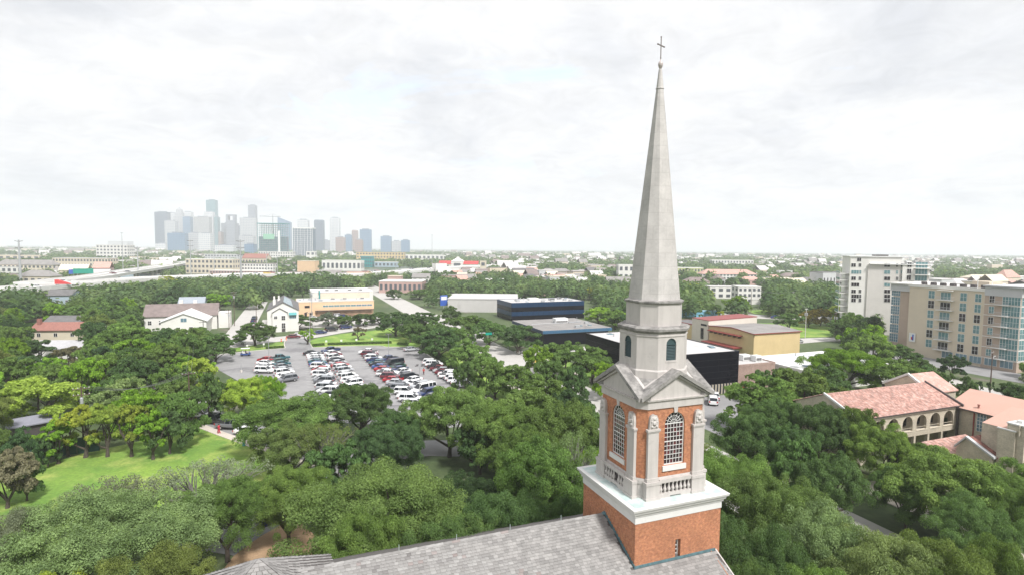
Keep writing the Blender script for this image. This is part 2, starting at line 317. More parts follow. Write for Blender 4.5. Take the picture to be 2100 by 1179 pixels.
M['asphalt_lane'] = asphalt('grey_asphalt', (.25, .245, .245), (.19, .185, .185))
M['road'] = pm('concrete_road', (.44, .42, .395), .9, .07, .2, .05, 4)
M['sidewalk'] = pm('sidewalk_concrete', (.54, .48, .42), .9, .08, .6)
M['kerb'] = pm('kerb_concrete', (.60, .56, .52), .9, .06, .5)
# ------------------------------------------------------------------ ground, roads, lawns
def sheet(name, pts, z, mat, px=True, label=None):
    P = [at(x, y, z) for x, y in pts] if px else [G(a, b, z) for a, b in pts]
    mb = MB(); mb.quad(*[(p[0], p[1], z) for p in P]); o = mb.part(name, mat); struct(o); return o
def strip_pts(P, w):
    P = [Vector((p[0], p[1], 0)) for p in P]; L, R_ = [], []
    for k in range(len(P)):
        d = (P[min(k+1, len(P)-1)]-P[max(k-1, 0)]).normalized(); n = Vector((-d.y, d.x, 0)); L.append(P[k]+n*w/2); R_.append(P[k]-n*w/2)
    return L, R_
def smooth(P, n=5):
    out = []; P = [np.asarray(p, float) for p in P]
    for k in range(len(P)-1):
        p0 = P[max(k-1, 0)]; p1 = P[k]; p2 = P[k+1]; p3 = P[min(k+2, len(P)-1)]
        for i in range(n):
            t = i/n; out.append(.5*((2*p1)+(-p0+p2)*t+(2*p0-5*p1+4*p2-p3)*t*t+(-p0+3*p1-3*p2+p3)*t**3))
    out.append(P[-1]); return out
def road(name, P, w, z, mat, h=0.0):
    L, R_ = strip_pts(P, w); mb = MB()
    for k in range(len(L)-1):
        a, b, c, d = L[k], R_[k], R_[k+1], L[k+1]
        mb.quad((a.x, a.y, z+h), (b.x, b.y, z+h), (c.x, c.y, z+h), (d.x, d.y, z+h))
        if h:
            mb.quad((a.x, a.y, z), (a.x, a.y, z+h), (d.x, d.y, z+h), (d.x, d.y, z)); mb.quad((b.x, b.y, z+h), (b.x, b.y, z), (c.x, c.y, z), (c.x, c.y, z+h))
    return struct(mb.part(name, mat))
pxs = lambda l, z=0.0: [at(x, y, z) for x, y in l]

mb = MB(); mb.quad((-700, -120, 0), (700, -120, 0), (700, 620, 0), (-700, 620, 0)); struct(mb.part('ground', M['earth']))
mb = MB(); n = 48; mb.quad(*[(11000*math.cos(2*math.pi*i/n), 11000*math.sin(2*math.pi*i/n), -.4) for i in range(n)]); struct(mb.part('plain', M['plain']))

LOT = [(430, 748), (447, 727), (520, 719), (585, 713.5), (640, 712.5), (720, 709.5), (778, 709), (795, 711.5), (850, 711.5), (862, 717), (905, 747), (945, 777), (1000, 818), (1010, 868), (900, 878), (640, 862), (560, 820), (470, 770)]
sheet('parking_lot', LOT, .05, M['asphalt'])
sheet('driveway', [(586, 714), (584, 703), (590, 694), (628, 693), (641, 713)], .06, M['asphalt_lane'])
sheet('lawn', [(643, 711), (630, 700), (650, 693), (700, 684), (760, 678), (800, 672), (850, 668), (868, 700), (858, 711), (795, 711), (778, 708.5), (720, 709)], .03, M['grass'])
sheet('lawn', [(452, 721), (490, 708), (540, 703), (581, 700), (583, 713), (520, 718)], .03, M['grass'])
sheet('lawn', [(-60, 1060), (-60, 985), (100, 950), (180, 926), (260, 910), (330, 893), (398, 868), (430, 880), (500, 905), (640, 950), (660, 975), (560, 1010), (400, 1060), (200, 1090), (0, 1090)], .03, M['grass'])
sheet('lawn', [(1500, 668), (1560, 662), (1680, 664), (1730, 678), (1700, 690), (1600, 693), (1500, 692)], .03, M['grass'])
sheet('lawn', [(1530, 636), (1640, 634), (1650, 644), (1560, 648)], .03, M['grass'])
sheet('lawn', [(45.5, 92), (50, 92), (50, 190), (45.5, 190)], .03, M['grass'], px=False)
sheet('lawn', [(77, 118), (82, 118), (82, 170), (77, 170)], .03, M['grass'], px=False)
sheet('lawn', [(77, 60), (86, 60), (86, 90), (77, 90)], .03, M['grass'], px=False)
sheet('playground_mulch', [(440, 1190), (500, 1112), (560, 1078), (612, 1066), (660, 1110), (680, 1190), (560, 1260), (450, 1260)], .04, M['mulch'])
# kerb round the far side of the car park
def kerb(P, w=.28, h=.13): return road('kerb', P, w, .0, M['kerb'], h)
kerb(smooth(pxs([(430, 727.5), (447, 727), (520, 719), (585, 713.2)])))
kerb(smooth(pxs([(641, 712.6), (720, 709.2), (778, 708.6), (795, 711.2), (850, 711.2), (862, 716.5), (905, 746.5), (945, 776.5), (1000, 818)])))
kerb(smooth(pxs([(585, 713), (583, 702), (590, 694)]), 3)); kerb(smooth(pxs([(641, 712.6), (634, 702), (626, 694)]), 3))
# streets
gl = lambda s0, t0, s1, t1: [G(s0, t0), G(s1, t1)]
road('street', gl(64, 20, 64, 610), 15, .035, M['road']); road('cross_street', gl(71.8, 176, 130, 176), 11, .03, M['road'])
road('sidewalk', gl(53, 60, 53, 168), 1.8, .0, M['sidewalk'], .1); road('sidewalk', gl(76, 100, 76, 168), 1.8, .0, M['sidewalk'], .1)
road('sidewalk', gl(80, 30, 80, 78), 1.9, .0, M['sidewalk'], .12)
road('street', smooth(pxs([(300, 716), (400, 712), (470, 708), (540, 698), (620, 690), (680, 680), (760, 668), (830, 657), (900, 645)])), 12, .045, M['road'])
road('street', smooth(pxs([(478, 706), (500, 668), (522, 634), (532, 619)]), 4), 10, .055, M['road'])
road('street', smooth(pxs([(330, 792), (400, 838), (440, 856), (490, 878), (560, 905), (640, 940), (700, 972)])), 7.5, .045, M['asphalt_lane'])
road('sidewalk', smooth(pxs([(380, 864), (400, 869), (450, 888), (500, 906), (560, 927), (640, 958)])), 1.7, .0, M['sidewalk'], .12)
road('street', smooth(pxs([(420, 1130), (480, 1090), (560, 1046), (640, 992), (710, 956), (790, 930), (880, 918), (950, 918), (1040, 900)])), 8, .055, M['asphalt_lane'])
road('sidewalk', smooth(pxs([(470, 1112), (560, 1066), (610, 1042)])), 2.6, .0, M['asphalt_lane'], .08)
road('street', smooth(pxs([(1380, 640), (1500, 646), (1600, 650), (1700, 650), (1800, 652)])), 20, .04, M['road'])
road('street', smooth(pxs([(1540, 712), (1600, 703), (1680, 696), (1760, 697), (1830, 707)])), 9, .045, M['road'])
road('street', smooth(pxs([(1880, 760), (1950, 783), (2040, 806), (2140, 830)])), 8, .045, M['road'])
sheet('yard', [(77, 84), (104, 84), (104, 109), (84, 109), (77, 100)], .05, M['asphalt_lane'], px=False)
sheet('yard', [(-14, 262), (60, 262), (60, 298), (-14, 298)], .03, M['road'], px=False)
sheet('yard', [(1740, 1000), (1760, 985), (1850, 985), (1950, 1045), (1990, 1100), (1900, 1060)], .03, M['sidewalk'])
road('sidewalk', smooth(pxs([(1870, 1012), (1900, 1022), (1960, 1050), (2040, 1085)])), 2, .0, M['sidewalk'], .1)
road('sidewalk', pxs([(928, 751), (975, 760)]), 1.6, .0, M['sidewalk'], .1)
sheet('pavement', [(188, 70), (202.3, 70), (202.3, 142), (188, 142)], .05, M['asphalt_lane'], px=False)
# painted bay lines of the car park
lines = MB()
for (s0, s1, sgn) in ((3.0, 7.8, 1), (8.6, 13.4, -1), (20, 24.6, 1), (26.0, 30.8, -1), (36.6, 41.0, 1)):
    for k in range(26):
        t0 = 124+k*3.25
        if t0 > 194: break
        a = G(s0, t0+sgn*1.1, .062); b = G(s1, t0-sgn*1.1, .062); w = E1*.055
        lines.quad(tuple(a-w), tuple(b-w), tuple(b+w), tuple(a+w))
struct(lines.part('parking_bay_markings', pm('worn_white_line', (.62, .62, .60), .8, .3, 2)))
# ------------------------------------------------------------------ the church: tower with spire, and slate roof
AX = np.array([11.541, 45.131, 0])+E1*.15+E2*.05
tower = thing('church_tower', 'tall church tower of orange brick with pale stone belfry and slender stone spire', 'church tower', AX, GA)
def octa(h, w): return [(-h, -w), (-w, -h), (w, -h), (h, -w), (h, w), (w, h), (-w, h), (-h, w)]
def ring(h, w, z): return [(x, y, z) for x, y in octa(h, w)]
def chsq(h, c): return octa(h, h-c)
def sides(mb_fn):            # build the same thing for the four faces (front -y first)
    for k in range(4): yield k, Matrix.Rotation(-k*math.pi/2, 4, 'Z')
# brick shaft with the slit window opening in the front face (y = -b)
b = 3.96; wx0, wx1, wz0, wz1 = .0, .0, 0, 0
d = ray(1390, 1125); wx, wzc = None, None
_k = ((AX-E1*b-_C)@E1)/(d@E1); _P = _C+d*_k; wx = float((_P-AX)@E2); wzc = float(_P[2])
sw, sh = .24, .80
mb = MB(); x0, x1, z0, z1 = wx-sw, wx+sw, wzc-sh, wzc+sh
ztop = 15.8
mb.quad((-b, -b, 0), (x0, -b, 0), (x0, -b, ztop), (-b, -b, ztop)); mb.quad((x1, -b, 0), (b, -b, 0), (b, -b, ztop), (x1, -b, ztop))
mb.quad((x0, -b, 0), (x1, -b, 0), (x1, -b, z0), (x0, -b, z0)); mb.quad((x0, -b, z1), (x1, -b, z1), (x1, -b, ztop), (x0, -b, ztop))
q = -b+.35
mb.quad((x0, -b, z0), (x0, q, z0), (x0, q, z1), (x0, -b, z1)); mb.quad((x1, -b, z0), (x1, -b, z1), (x1, q, z1), (x1, q, z0)); mb.quad((x0, -b, z1), (x0, q, z1), (x1, q, z1), (x1, -b, z1)); mb.quad((x0, -b, z0), (x1, -b, z0), (x1, q, z0), (x0, q, z0))
mb.quad((b, -b, 0), (b, b, 0), (b, b, ztop), (b, -b, ztop)); mb.quad((b, b, 0), (-b, b, 0), (-b, b, ztop), (b, b, ztop)); mb.quad((-b, b, 0), (-b, -b, 0), (-b, -b, ztop), (-b, b, ztop))
mb.part('brick_shaft', M['brick'], tower)
w_ = MB(); w_.box(x0, q-.06, z0, x0+.05, q+.02, z1); w_.box(x1-.09, q-.06, z0, x1, q+.02, z1); w_.box(x0+.05, q-.06, z0, x1-.09, q+.02, z0+.06); w_.box(x0+.05, q-.06, z1-.06, x1-.09, q+.02, z1)
for i in range(1, 5): zz = z0+(z1-z0)*i/5; w_.box(x0+.05, q-.05, zz-.022, x1-.09, q+.01, zz+.022)
sw_o = w_.part('slit_window', M['white_trim'], tower)
gp = MB(); gp.box(x0+.02, q+.03, z0, x1-.02, q+.06, z1); gp.part('pane', M['glass_dark'], sw_o)
sl = MB(); sl.box(x0-.07, -b-.06, z0-.24, x1+.07, q, z0-.003); sl.part('sill', M['white_trim'], sw_o)
# frieze, dentils, cornice and copper ledge
mb = MB(); mb.loft([[(x, y, z) for x, y in chsq(h, .0001)] for z, h in ((15.75, b+.05), (16.28, b+.05))]); mb.part('frieze', M['white_trim'], tower)
dn = MB()
for k, R4 in sides(None):
    dn.x = R4
    for i in range(13):
        x = -b-.05+(2*b+.1)*i/12; dn.loft([[(x-.11, -b-.06, 16.30), (x+.11, -b-.06, 16.30), (x+.11, -b-.04, 16.50), (x-.11, -b-.04, 16.50)], [(x-.11, -b-.10, 16.34), (x+.11, -b-.10, 16.34), (x+.11, -b-.17, 16.50), (x-.11, -b-.17, 16.50)]])
dn.x = None; dn.part('dentils', M['white_trim'], tower, kind='stuff')
mb = MB(); sq = lambda h, z: [(-h, -h, z), (h, -h, z), (h, h, z), (-h, h, z)]
mb.loft([sq(b+.1, 16.281), sq(b+.14, 16.45), sq(b+.26, 16.54), sq(b+.30, 16.72), sq(b+.42, 16.80), sq(b+.47, 16.99), sq(b+.44, 17.02), sq(b+.1, 17.0)], cap=False); mb.part('cornice', M['white_trim'], tower)
mb = MB(); mb.loft([sq(b+.12, 16.95), sq(b+.10, 17.012), sq(2.9, 17.10)]); mb.part('copper_ledge', M['copper'], tower)
# belfry core of brick, chamfered, with round-headed openings on the four faces
hb, wc = 3.1, 2.5
WR, WS, WB = .93, 22.67, 19.45
def arch_pts(r, zs, n=14): return [(r*math.cos(math.pi*i/n), zs+r*math.sin(math.pi*i/n)) for i in range(n+1)]
def face_with_arch(mb, y, hw, z0, z1, r, zs, zb, depth, cx=0.0, n=14):
    "wall y = const from -hw to hw with a round-headed opening and its reveal"
    A = [(cx+x, z) for x, z in arch_pts(r, zs, n)]
    mb.quad((-hw, y, z0), (cx-r, y, z0), (cx-r, y, z1), (-hw, y, z1)); mb.quad((cx+r, y, z0), (hw, y, z0), (hw, y, z1), (cx+r, y, z1))
    mb.quad((cx-r, y, z0), (cx+r, y, z0), (cx+r, y, zb), (cx-r, y, zb))
    for i in range(n):
        (xa, za), (xb, zb_) = A[i], A[i+1]
        mb.quad((xa, y, za), (xa, y, z1), (xb, y, z1), (xb, y, zb_))
        mb.quad((xa, y, za), (xb, y, zb_), (xb, y+depth, zb_), (xa, y+depth, za))
    mb.quad((cx-r, y, zb), (cx-r, y+depth, zb), (cx-r, y+depth, zs), (cx-r, y, zs)); mb.quad((cx+r, y, zb), (cx+r, y, zs), (cx+r, y+depth, zs), (cx+r, y+depth, zb))
    mb.quad((cx-r, y, zb), (cx+r, y, zb), (cx+r, y+depth, zb), (cx-r, y+depth, zb))
mb = MB(); Z0, Z1 = 17.0, 24.1
for k, R4 in sides(None):
    mb.x = R4; face_with_arch(mb, -hb, wc, Z0, Z1, WR, WS, WB, .28); mb.quad((-hb, -wc, Z0), (-wc, -hb, Z0), (-wc, -hb, Z1), (-hb, -wc, Z1))
mb.x = None; mb.part('belfry_wall', M['brick'], tower)
# arched windows: muntin grid with panes, sill, keystone
fr = MB(); y0 = -hb+.16
def arc_strip(mb, r0, r1, zs, ya, yb, a0=0, a1=math.pi, n=14):
    for i in range(n):
        t0, t1 = a0+(a1-a0)*i/n, a0+(a1-a0)*(i+1)/n
        p = [(r*math.cos(t), zs+r*math.sin(t)) for r, t in ((r0, t0), (r1, t0), (r1, t1), (r0, t1))]
        mb.add([(x, ya, z) for x, z in p]+[(x, yb, z) for x, z in p], [(0, 1, 2, 3), (7, 6, 5, 4), (0, 4, 5, 1), (1, 5, 6, 2), (2, 6, 7, 3), (3, 7, 4, 0)])
ri = WR-.075
fr.box(-WR, y0-.04, WB, -ri, y0+.04, WS); fr.box(ri, y0-.04, WB, WR, y0+.04, WS); fr.box(-ri, y0-.04, WB, ri, y0+.04, WB+.09); arc_strip(fr, ri, WR, WS, y0-.04, y0+.04)
NC, NR = 6, 9; cw = 2*ri/NC; rh = (WS-WB-.09)/NR
for i in range(1, NC): fr.box(-ri+i*cw-.017, y0-.025, WB+.09, -ri+i*cw+.017, y0+.025, WS)
for j in range(1, NR+1):
    tk = .035 if j in (NR, 5) else .017; zz = WB+.09+j*rh; fr.box(-ri, y0-.028, zz-tk, ri, y0+.028, zz+tk)
r_in, r_mid = .30, .60
arc_strip(fr, r_in-.015, r_in+.015, WS, y0-.024, y0+.024, n=10); arc_strip(fr, r_mid-.015, r_mid+.015, WS, y0-.024, y0+.024, n=12)
for i in range(1, 8):
    a = math.pi*i/8; c, s_ = math.cos(a), math.sin(a); w = .015; ra = r_in if i % 2 else .06
    p0, p1 = (ra*c, WS+ra*s_), (ri*c, WS+ri*s_); nx, nz = -s_*w, c*w
    v = [(p0[0]-nx, p0[1]-nz), (p1[0]-nx, p1[1]-nz), (p1[0]+nx, p1[1]+nz), (p0[0]+nx, p0[1]+nz)]
    fr.add([(x, y0-.022, z) for x, z in v]+[(x, y0+.022, z) for x, z in v], [(0, 1, 2, 3), (7, 6, 5, 4), (0, 4, 5, 1), (1, 5, 6, 2), (2, 6, 7, 3), (3, 7, 4, 0)])
fr_me = fr.data('arched_window', [M['white_trim']])
pane_me = MB().box(-cw/2+.018, -.008, -rh/2+.018, cw/2-.018, .008, rh/2-.018).data('pane', M['glass_pane'])
fan = MB(); fan.quad(*[((ri+.01)*math.cos(math.pi*i/16), y0+.01, WS+.03+(ri-.03)*math.sin(math.pi*i/16)) for i in range(17)]); fan_me = fan.data('fanlight_glass', M['glass_dark'])
sill_me = MB().box(-WR-.16, -hb-.11, WB-.40, WR+.16, -hb+.05, WB-.003).data('sill', M['white_trim'])
key_me = MB().loft([[(-.13, -hb-.09, 23.56), (.13, -hb-.09, 23.56), (.13, -hb+.02, 23.56), (-.13, -hb+.02, 23.56)], [(-.20, -hb-.09, 24.02), (.20, -hb-.09, 24.02), (.20, -hb+.02, 24.02), (-.20, -hb+.02, 24.02)]]).data('keystone', M['stone'])
rp = random.Random(4)
for k, R4 in sides(None):
    w = link('arched_window', fr_me, tower); w.matrix_local = R4
    link('fanlight_glass', fan_me, w); link('sill', sill_me, w)
    kk = link('keystone', key_me, tower); kk.matrix_local = R4
    if k in (0, 3) or True:
        for i in range(NC):
            for j in range(NR):
                if k in (1, 2) and (i+j) % 1: continue
                p = link('pane', pane_me, w, (-ri+(i+.5)*cw, y0+.012, WB+.09+(j+.5)*rh)); c = rp.random()
                p.color = (.035, .02, .024, 1) if c < .75 else (.10, .03, .035, 1)  # redder panes carry a reddish reflection put into the glass colour
                p.rotation_euler = (rp.uniform(-.012, .012), 0, rp.uniform(-.012, .012))
# dark louvred inside so the openings are not see-through
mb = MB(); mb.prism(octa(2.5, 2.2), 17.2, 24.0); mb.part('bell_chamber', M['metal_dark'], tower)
# stone pilasters with carved tops, standing on the parapet plinth
def pil(mb, x0, x1, yo):
    mb.box(x0, -yo-.02, 18.7, x1, -hb+.01, 22.25)
    for z0, z1, o in ((22.25, 22.35, .05), (22.35, 22.5, .10), (18.45, 18.7, .06)): mb.box(x0-o, -yo-.02-o, z0, x1+o, -hb+.012, z1)
pil_me = MB(); pil(pil_me, -.47, .47, 3.30); pil_me = pil_me.data('pilaster', M['stone'])
rr = random.Random(8); orn = MB()
prof = [(-.40, 22.5), (.40, 22.5), (.41, 23.0), (.36, 23.35), (.30, 23.42), (.26, 23.56), (.06, 23.60), (-.04, 23.68), (-.15, 23.60), (-.24, 23.62), (-.33, 23.45), (-.37, 23.1)]
orn.loft([[(x, -3.34, z) for x, z in prof], [(x*.92, -hb+.01, 22.5+(z-22.5)*.97) for x, z in prof]])
orn.loft([[(x*.7, -3.40, 22.62+(z-22.5)*.72) for x, z in prof], [(x*.85, -3.33, 22.55+(z-22.5)*.86) for x, z in prof]])
for cx_, cz_, r_ in ((0, 23.0, .2), (-.2, 22.75, .12), (.2, 22.75, .12), (0, 23.33, .13), (.22, 23.1, .09), (-.22, 23.12, .09)):
    orn.lathe(cx_, -3.36, [(cz_-r_*.9, r_*.4), (cz_-r_*.3, r_), (cz_+r_*.3, r_*.9), (cz_+r_, r_*.2)], 8)
orn_me = orn.data('carved_ornament', M['stone'])
PX = (-2.08, 2.18)
for k, R4 in sides(None):
    for px_ in (-2.09, 2.09):
        p = link('pilaster', pil_me, tower); p.matrix_local = R4 @ Matrix.Translation((px_, 0, 0))
        o = link('carved_ornament', orn_me, p)
# parapet: plinth blocks, rails, balusters
mb = MB()
mb.loft([[(x, y, z) for x, y in octa(3.30, 2.62)] for z in (16.98, 18.42)], cap=False)   # inner faces are hidden behind balusters
plinth = MB()
for k, R4 in sides(None):
    plinth.x = R4
    for sx in (-1, 1):
        a, c = sorted((sx*1.50, sx*2.72)); plinth.box(a, -3.47, 16.96, c, -hb+.02, 18.40); plinth.box(a-.05, -3.53, 16.96, c+.05, -3.05, 17.25); plinth.box(a-.04, -3.52, 18.22, c+.04, -3.05, 18.44)
    plinth.box(-1.5, -3.40, 17.05, -.5, -hb+.02, 17.42); plinth.box(.5, -3.40, 17.05, 1.5, -hb+.02, 17.42); plinth.box(-.5, -3.40, 17.18, .5, -hb+.02, 17.42)
    plinth.box(-1.5, -3.42, 18.24, 1.5, -hb+.03, 18.52)
    # corner piece between the piers, cut across the corner
    plinth.loft([[(-3.02, -2.70, z), (-2.70, -3.02, z), (-2.5, -2.9, z), (-2.9, -2.5, z)] for z in (16.96, 17.0)], cap=False)
plinth.x = None
plinth.loft([ring(3.17, 2.50, 16.96), ring(3.17, 2.50, 17.25), ring(3.12, 2.50, 17.26), ring(3.12, 2.50, 18.2), ring(3.17, 2.52, 18.21), ring(3.17, 2.52, 18.45), ring(3.13, 2.51, 18.64)], cap=False)
plinth.part('parapet', M['stone'], tower)
for k, R4 in sides(None): dk = MB(); dk.x = R4; dk.box(-1.5, -hb-.075, 17.42, 1.5, -hb-.072, 18.24); dk.part('dark_backing', M['metal_dark'], tower)  # dark sheet over the wall, painting the shade in the baluster gaps
bal = MB(); bal.lathe(0, 0, [(0, .085), (.07, .085), (.09, .05), (.17, .10), (.30, .115), (.45, .07), (.60, .045), (.68, .06), (.74, .085), (.82, .085)], 10); bal_me = bal.data('baluster', M['stone'])
for k, R4 in sides(None):
    for i in range(8):
        if k == 1 and i == 4: continue
        p = link('baluster', bal_me, tower); p.matrix_local = R4 @ Matrix.Translation((-1.295+i*.37, -3.28, 17.42)) @ Matrix.Diagonal((1.25, 1.25, 1, 1))
# entablature and the four gables
mb = MB(); mb.loft([ring(hb+.10, wc+.06, 24.0), ring(hb+.10, wc+.06, 24.55), ring(hb+.22, wc+.14, 24.62), ring(hb+.24, wc+.15, 24.74)]); mb.part('entablature', M['stone'], tower)
GW, GA0, GZ = 3.32, 24.74, 26.55            # half width, springing, apex of the gable wall
gb = MB(); rk = MB(); tp = MB()
for k, R4 in sides(None):
    gb.x = rk.x = tp.x = R4
    y = -hb-.06; gb.loft([[(-2.85, y, GA0-.02), (2.85, y, GA0-.02), (0, y, GZ-.12)], [(-2.85, -1.2, GA0-.02), (2.85, -1.2, GA0-.02), (0, -1.2, GZ-.12)]])
    for s_ in (-1, 1):
        # raking cornice as a thick slab from the corner to the apex, running back into the drum
        L0 = [(s_*GW, GA0-.03), (0, GZ+.02), (0, GZ+.34), (s_*(GW+.02), GA0+.26)]
        if s_ < 0: L0 = L0[::-1]
        rk.loft([[(x, -hb-.42, z) for x, z in L0], [(x, -hb+.55, z) for x, z in L0]])
        L1 = [(s_*(GW-.35), GA0+.02), (0, GZ-.20), (0, GZ+.02), (s_*(GW-.1), GA0-.03)]
        if s_ < 0: L1 = L1[::-1]
        tp.loft([[(x, -hb-.24, z) for x, z in L1], [(x, -hb-.05, z) for x, z in L1]])
    # lighter roof slabs behind the raking cornice up to the drum
    for s_ in (-1, 1):
        v = [(s_*GW, -hb+.55, GA0+.24), (0, -hb+.55, GZ+.32), (0, -1.0, GZ+.32), (s_*1.0, -1.0, GZ+.32-.62), (s_*2.9, -2.3, GA0+.5)]
        tp.quad(*v)
gb.part('gable_wall', M['stone'], tower); rk.x = None; rk.part('raking_cornice', M['stone_dark'], tower); tp.part('gable_moulding', M['stone'], tower)
# valley slopes at the cut corners
vl = MB()
for k, R4 in sides(None):
    vl.x = R4; vl.loft([[(-3.36, -2.55, 24.70), (-2.55, -3.36, 24.70), (-1.25, -2.3, 24.7), (-2.3, -1.25, 24.7)], [(-3.34, -2.5, 24.92), (-2.5, -3.34, 24.92), (-1.1, -2.1, 26.35), (-2.1, -1.1, 26.35)]])
vl.part('corner_slope', M['stone_dark'], tower)
# lower drum with louvred arches, upper drum, spire
h1, w1 = 2.38, 1.22
dm = MB()
for k, R4 in sides(None):
    dm.x = R4; face_with_arch(dm, -h1, w1, 24.8, 29.6, .46, 28.72, 27.45, .2, n=10); dm.quad((-h1, -w1, 24.8), (-w1, -h1, 24.8), (-w1, -h1, 29.6), (-h1, -w1, 29.6))
dm.x = None; dm.part('lower_drum', M['stone'], tower)
mb = MB(); mb.loft([ring(h1+.09, w1+.05, 24.8), ring(h1+.09, w1+.05, 26.62), ring(h1+.01, w1, 26.74)], cap=False); mb.part('drum_plinth', M['stone'], tower)
mb = MB(); mb.loft([ring(h1+.02, w1+.01, 29.28), ring(h1+.05, w1+.02, 29.32), ring(h1+.05, w1+.02, 29.42), ring(h1+.02, w1+.01, 29.44)]); mb.part('drum_band', M['stone'], tower)
mb = MB(); mb.loft([ring(h1+.03, w1+.01, 29.56), ring(h1+.07, w1+.03, 29.62), ring(h1+.20, w1+.09, 29.74), ring(h1+.22, w1+.10, 29.92), ring(h1+.02, w1, 30.06)]); mb.part('drum_cornice', M['stone_dark'], tower)
lv = MB(); lv.loft([[(-.44, -.012, -.03), (.44, -.012, -.03), (.44, .012, .03), (-.44, .012, .03)], [(-.44, -.10, -.062), (.44, -.10, -.062), (.44, -.076, -.012), (-.44, -.076, -.012)]]); lv_me = lv.data('louver_slat', M['louver'])
lf = MB(); n = 12
arc_f = MB(); arc_f.box(-.50, -h1-.03, 27.30, .50, -h1+.19, 27.44)
lvf_me = arc_f.data('louvered_window', M['stone'])
back = MB(); back.quad(*([(-.46, -h1+.19, 27.45), (.46, -h1+.19, 27.45)]+[(x, -h1+.19, z) for x, z in arch_pts(.46, 28.72, 10)])); bk_me = back.data('dark_backing', M['metal_dark'])
hd = MB(); hd.quad(*[(x*.98, -h1+.08, z) for x, z in arch_pts(.46, 28.72, 10)]); arc_strip(hd, .40, .455, 28.72, -h1+.03, -h1+.09, n=8); hd.box(-.46, -h1+.02, 28.66, .46, -h1+.10, 28.74); hd_me = hd.data('arched_head', M['louver'])
for k, R4 in sides(None):
    w = link('louvered_window', lvf_me, tower); w.matrix_local = R4; link('dark_backing', bk_me, w); link('arched_head', hd_me, w)
    for j in range(10): link('louver_slat', lv_me, w, (0, -h1+.14, 27.53+j*.118))
h2, w2 = 1.98, 1.0
mb = MB(); mb.loft([ring(h2, w2, 29.9), ring(h2, w2, 31.80)], cap=False); mb.part('upper_drum', M['stone'], tower)
mb = MB(); mb.loft([ring(h2+.02, w2, 31.78), ring(h2+.14, w2+.06, 31.86), ring(h2+.15, w2+.07, 31.98), ring(h2-.1, w2-.05, 32.06)]); mb.part('spire_rim', M['stone_dark'], tower)
hs, ws = 1.84, .93
mb = MB(); nseg = 14
mb.loft([ring(hs*(1-.94*i/nseg), ws*(1-.94*i/nseg), 32.02+(50.12-32.02)*i/nseg) for i in range(nseg+1)]); sp_o = mb.part('spire', M['stone_spire'], tower)
mb = MB()
mb.loft([ring(.295, .15, 48.62), ring(.29, .148, 48.68), ring(.252, .128, 48.72), ring(.115, .06, 50.14)]); mb.part('spire_tip', M['stone_spire'], tower)
fin = MB(); fin.lathe(0, 0, [(50.1, .05), (50.2, .09), (50.33, .155), (50.44, .19), (50.56, .195), (50.70, .15), (50.80, .06), (50.95, .03)], 16); fin.part('finial_ball', pm('pale_metal_ball', (.48, .42, .40), .4, .1, 3), tower)
cr = MB(); cr.box(-.028, -.028, 50.95, .028, .028, 52.62); cr.lathe(0, 0, [(50.95, .05), (51.05, .05), (51.08, .03)], 8); cross = cr.part('cross', pm('bronze_cross', (.20, .17, .155), .5, .1, 4, metal=.4), tower)
ca = MB(); ca.box(-.035, -.47, 51.93, .035, .47, 52.0); ca.box(-.045, -.50, 51.92, .045, -.43, 52.01); ca.box(-.045, .43, 51.92, .045, .5, 52.01); ca.box(-.04, -.04, 52.58, .04, .04, 52.66)
o = ca.part('cross_arm', cross.data.materials[0], cross); o.rotation_euler = (0, 0, math.radians(-68))

# church nave: slate roof running to the left below the tower
nave = thing('church_nave', 'church nave with long grey slate roof running left from the brick tower', 'church', AX, GA)
RY, RZ, SLP = .40, 14.62, .51        # ridge line and slope
XR, XL = 3.55, -27.2
def rz_(y): return RZ-SLP*abs(y-RY)
mb = MB(); mb.quad((XL-4, RY, RZ-.05), (XL-4, -13, rz_(-13)-.05), (XR, -13, rz_(-13)-.05), (XR, RY, RZ-.05)); mb.quad((XL-4, RY, RZ-.05), (XR, RY, RZ-.05), (XR, 13, rz_(13)-.05), (XL-4, 13, rz_(13)-.05)); mb.part('roof_deck', M['slate_bed'], nave)
mb = MB(); mb.box(XL-3.5, -12.4, 0, XR-.4, 12.4, rz_(12.4)-.12); mb.loft([[(XR-.45, -12.4, rz_(12.4)-.12), (XR-.45, 12.4, rz_(12.4)-.12), (XR-.45, RY, RZ-.12)], [(XR-.4, -12.4, rz_(12.4)-.12), (XR-.4, 12.4, rz_(12.4)-.12), (XR-.4, RY, RZ-.12)]]); mb.part('nave_wall', M['brick'], nave)
EXP, SW = .24, .34; nrm = math.hypot(1, SLP)
slates = []; rs = random.Random(21)
row = 0; y = RY-.02
R_tilt = math.atan(SLP)
while y > -6.4:
    x = XL-.2+(.17 if row % 2 else 0); 
    while x < XR-.1:
        wd = SW*rs.choice((.85, 1, 1, 1.15))
        if not (-b-.22 < x+wd/2 < b+.0 and y-EXP*.5 > -b-.1) and x+wd < XR+.02: slates.append((x+wd/2, y-EXP*.45, wd, row))
        x += wd+.008
    y -= EXP/nrm*1.0; row += 1
def slate_color():
    c = rs.random(); g = rs.gauss(0, .015)
    base = (.235, .225, .217) if c < .70 else ((.285, .275, .265) if c < .87 else ((.18, .17, .165) if c < .96 else (.24, .205, .195)))
    return tuple(max(.05, v+g) for v in base)+(1,)
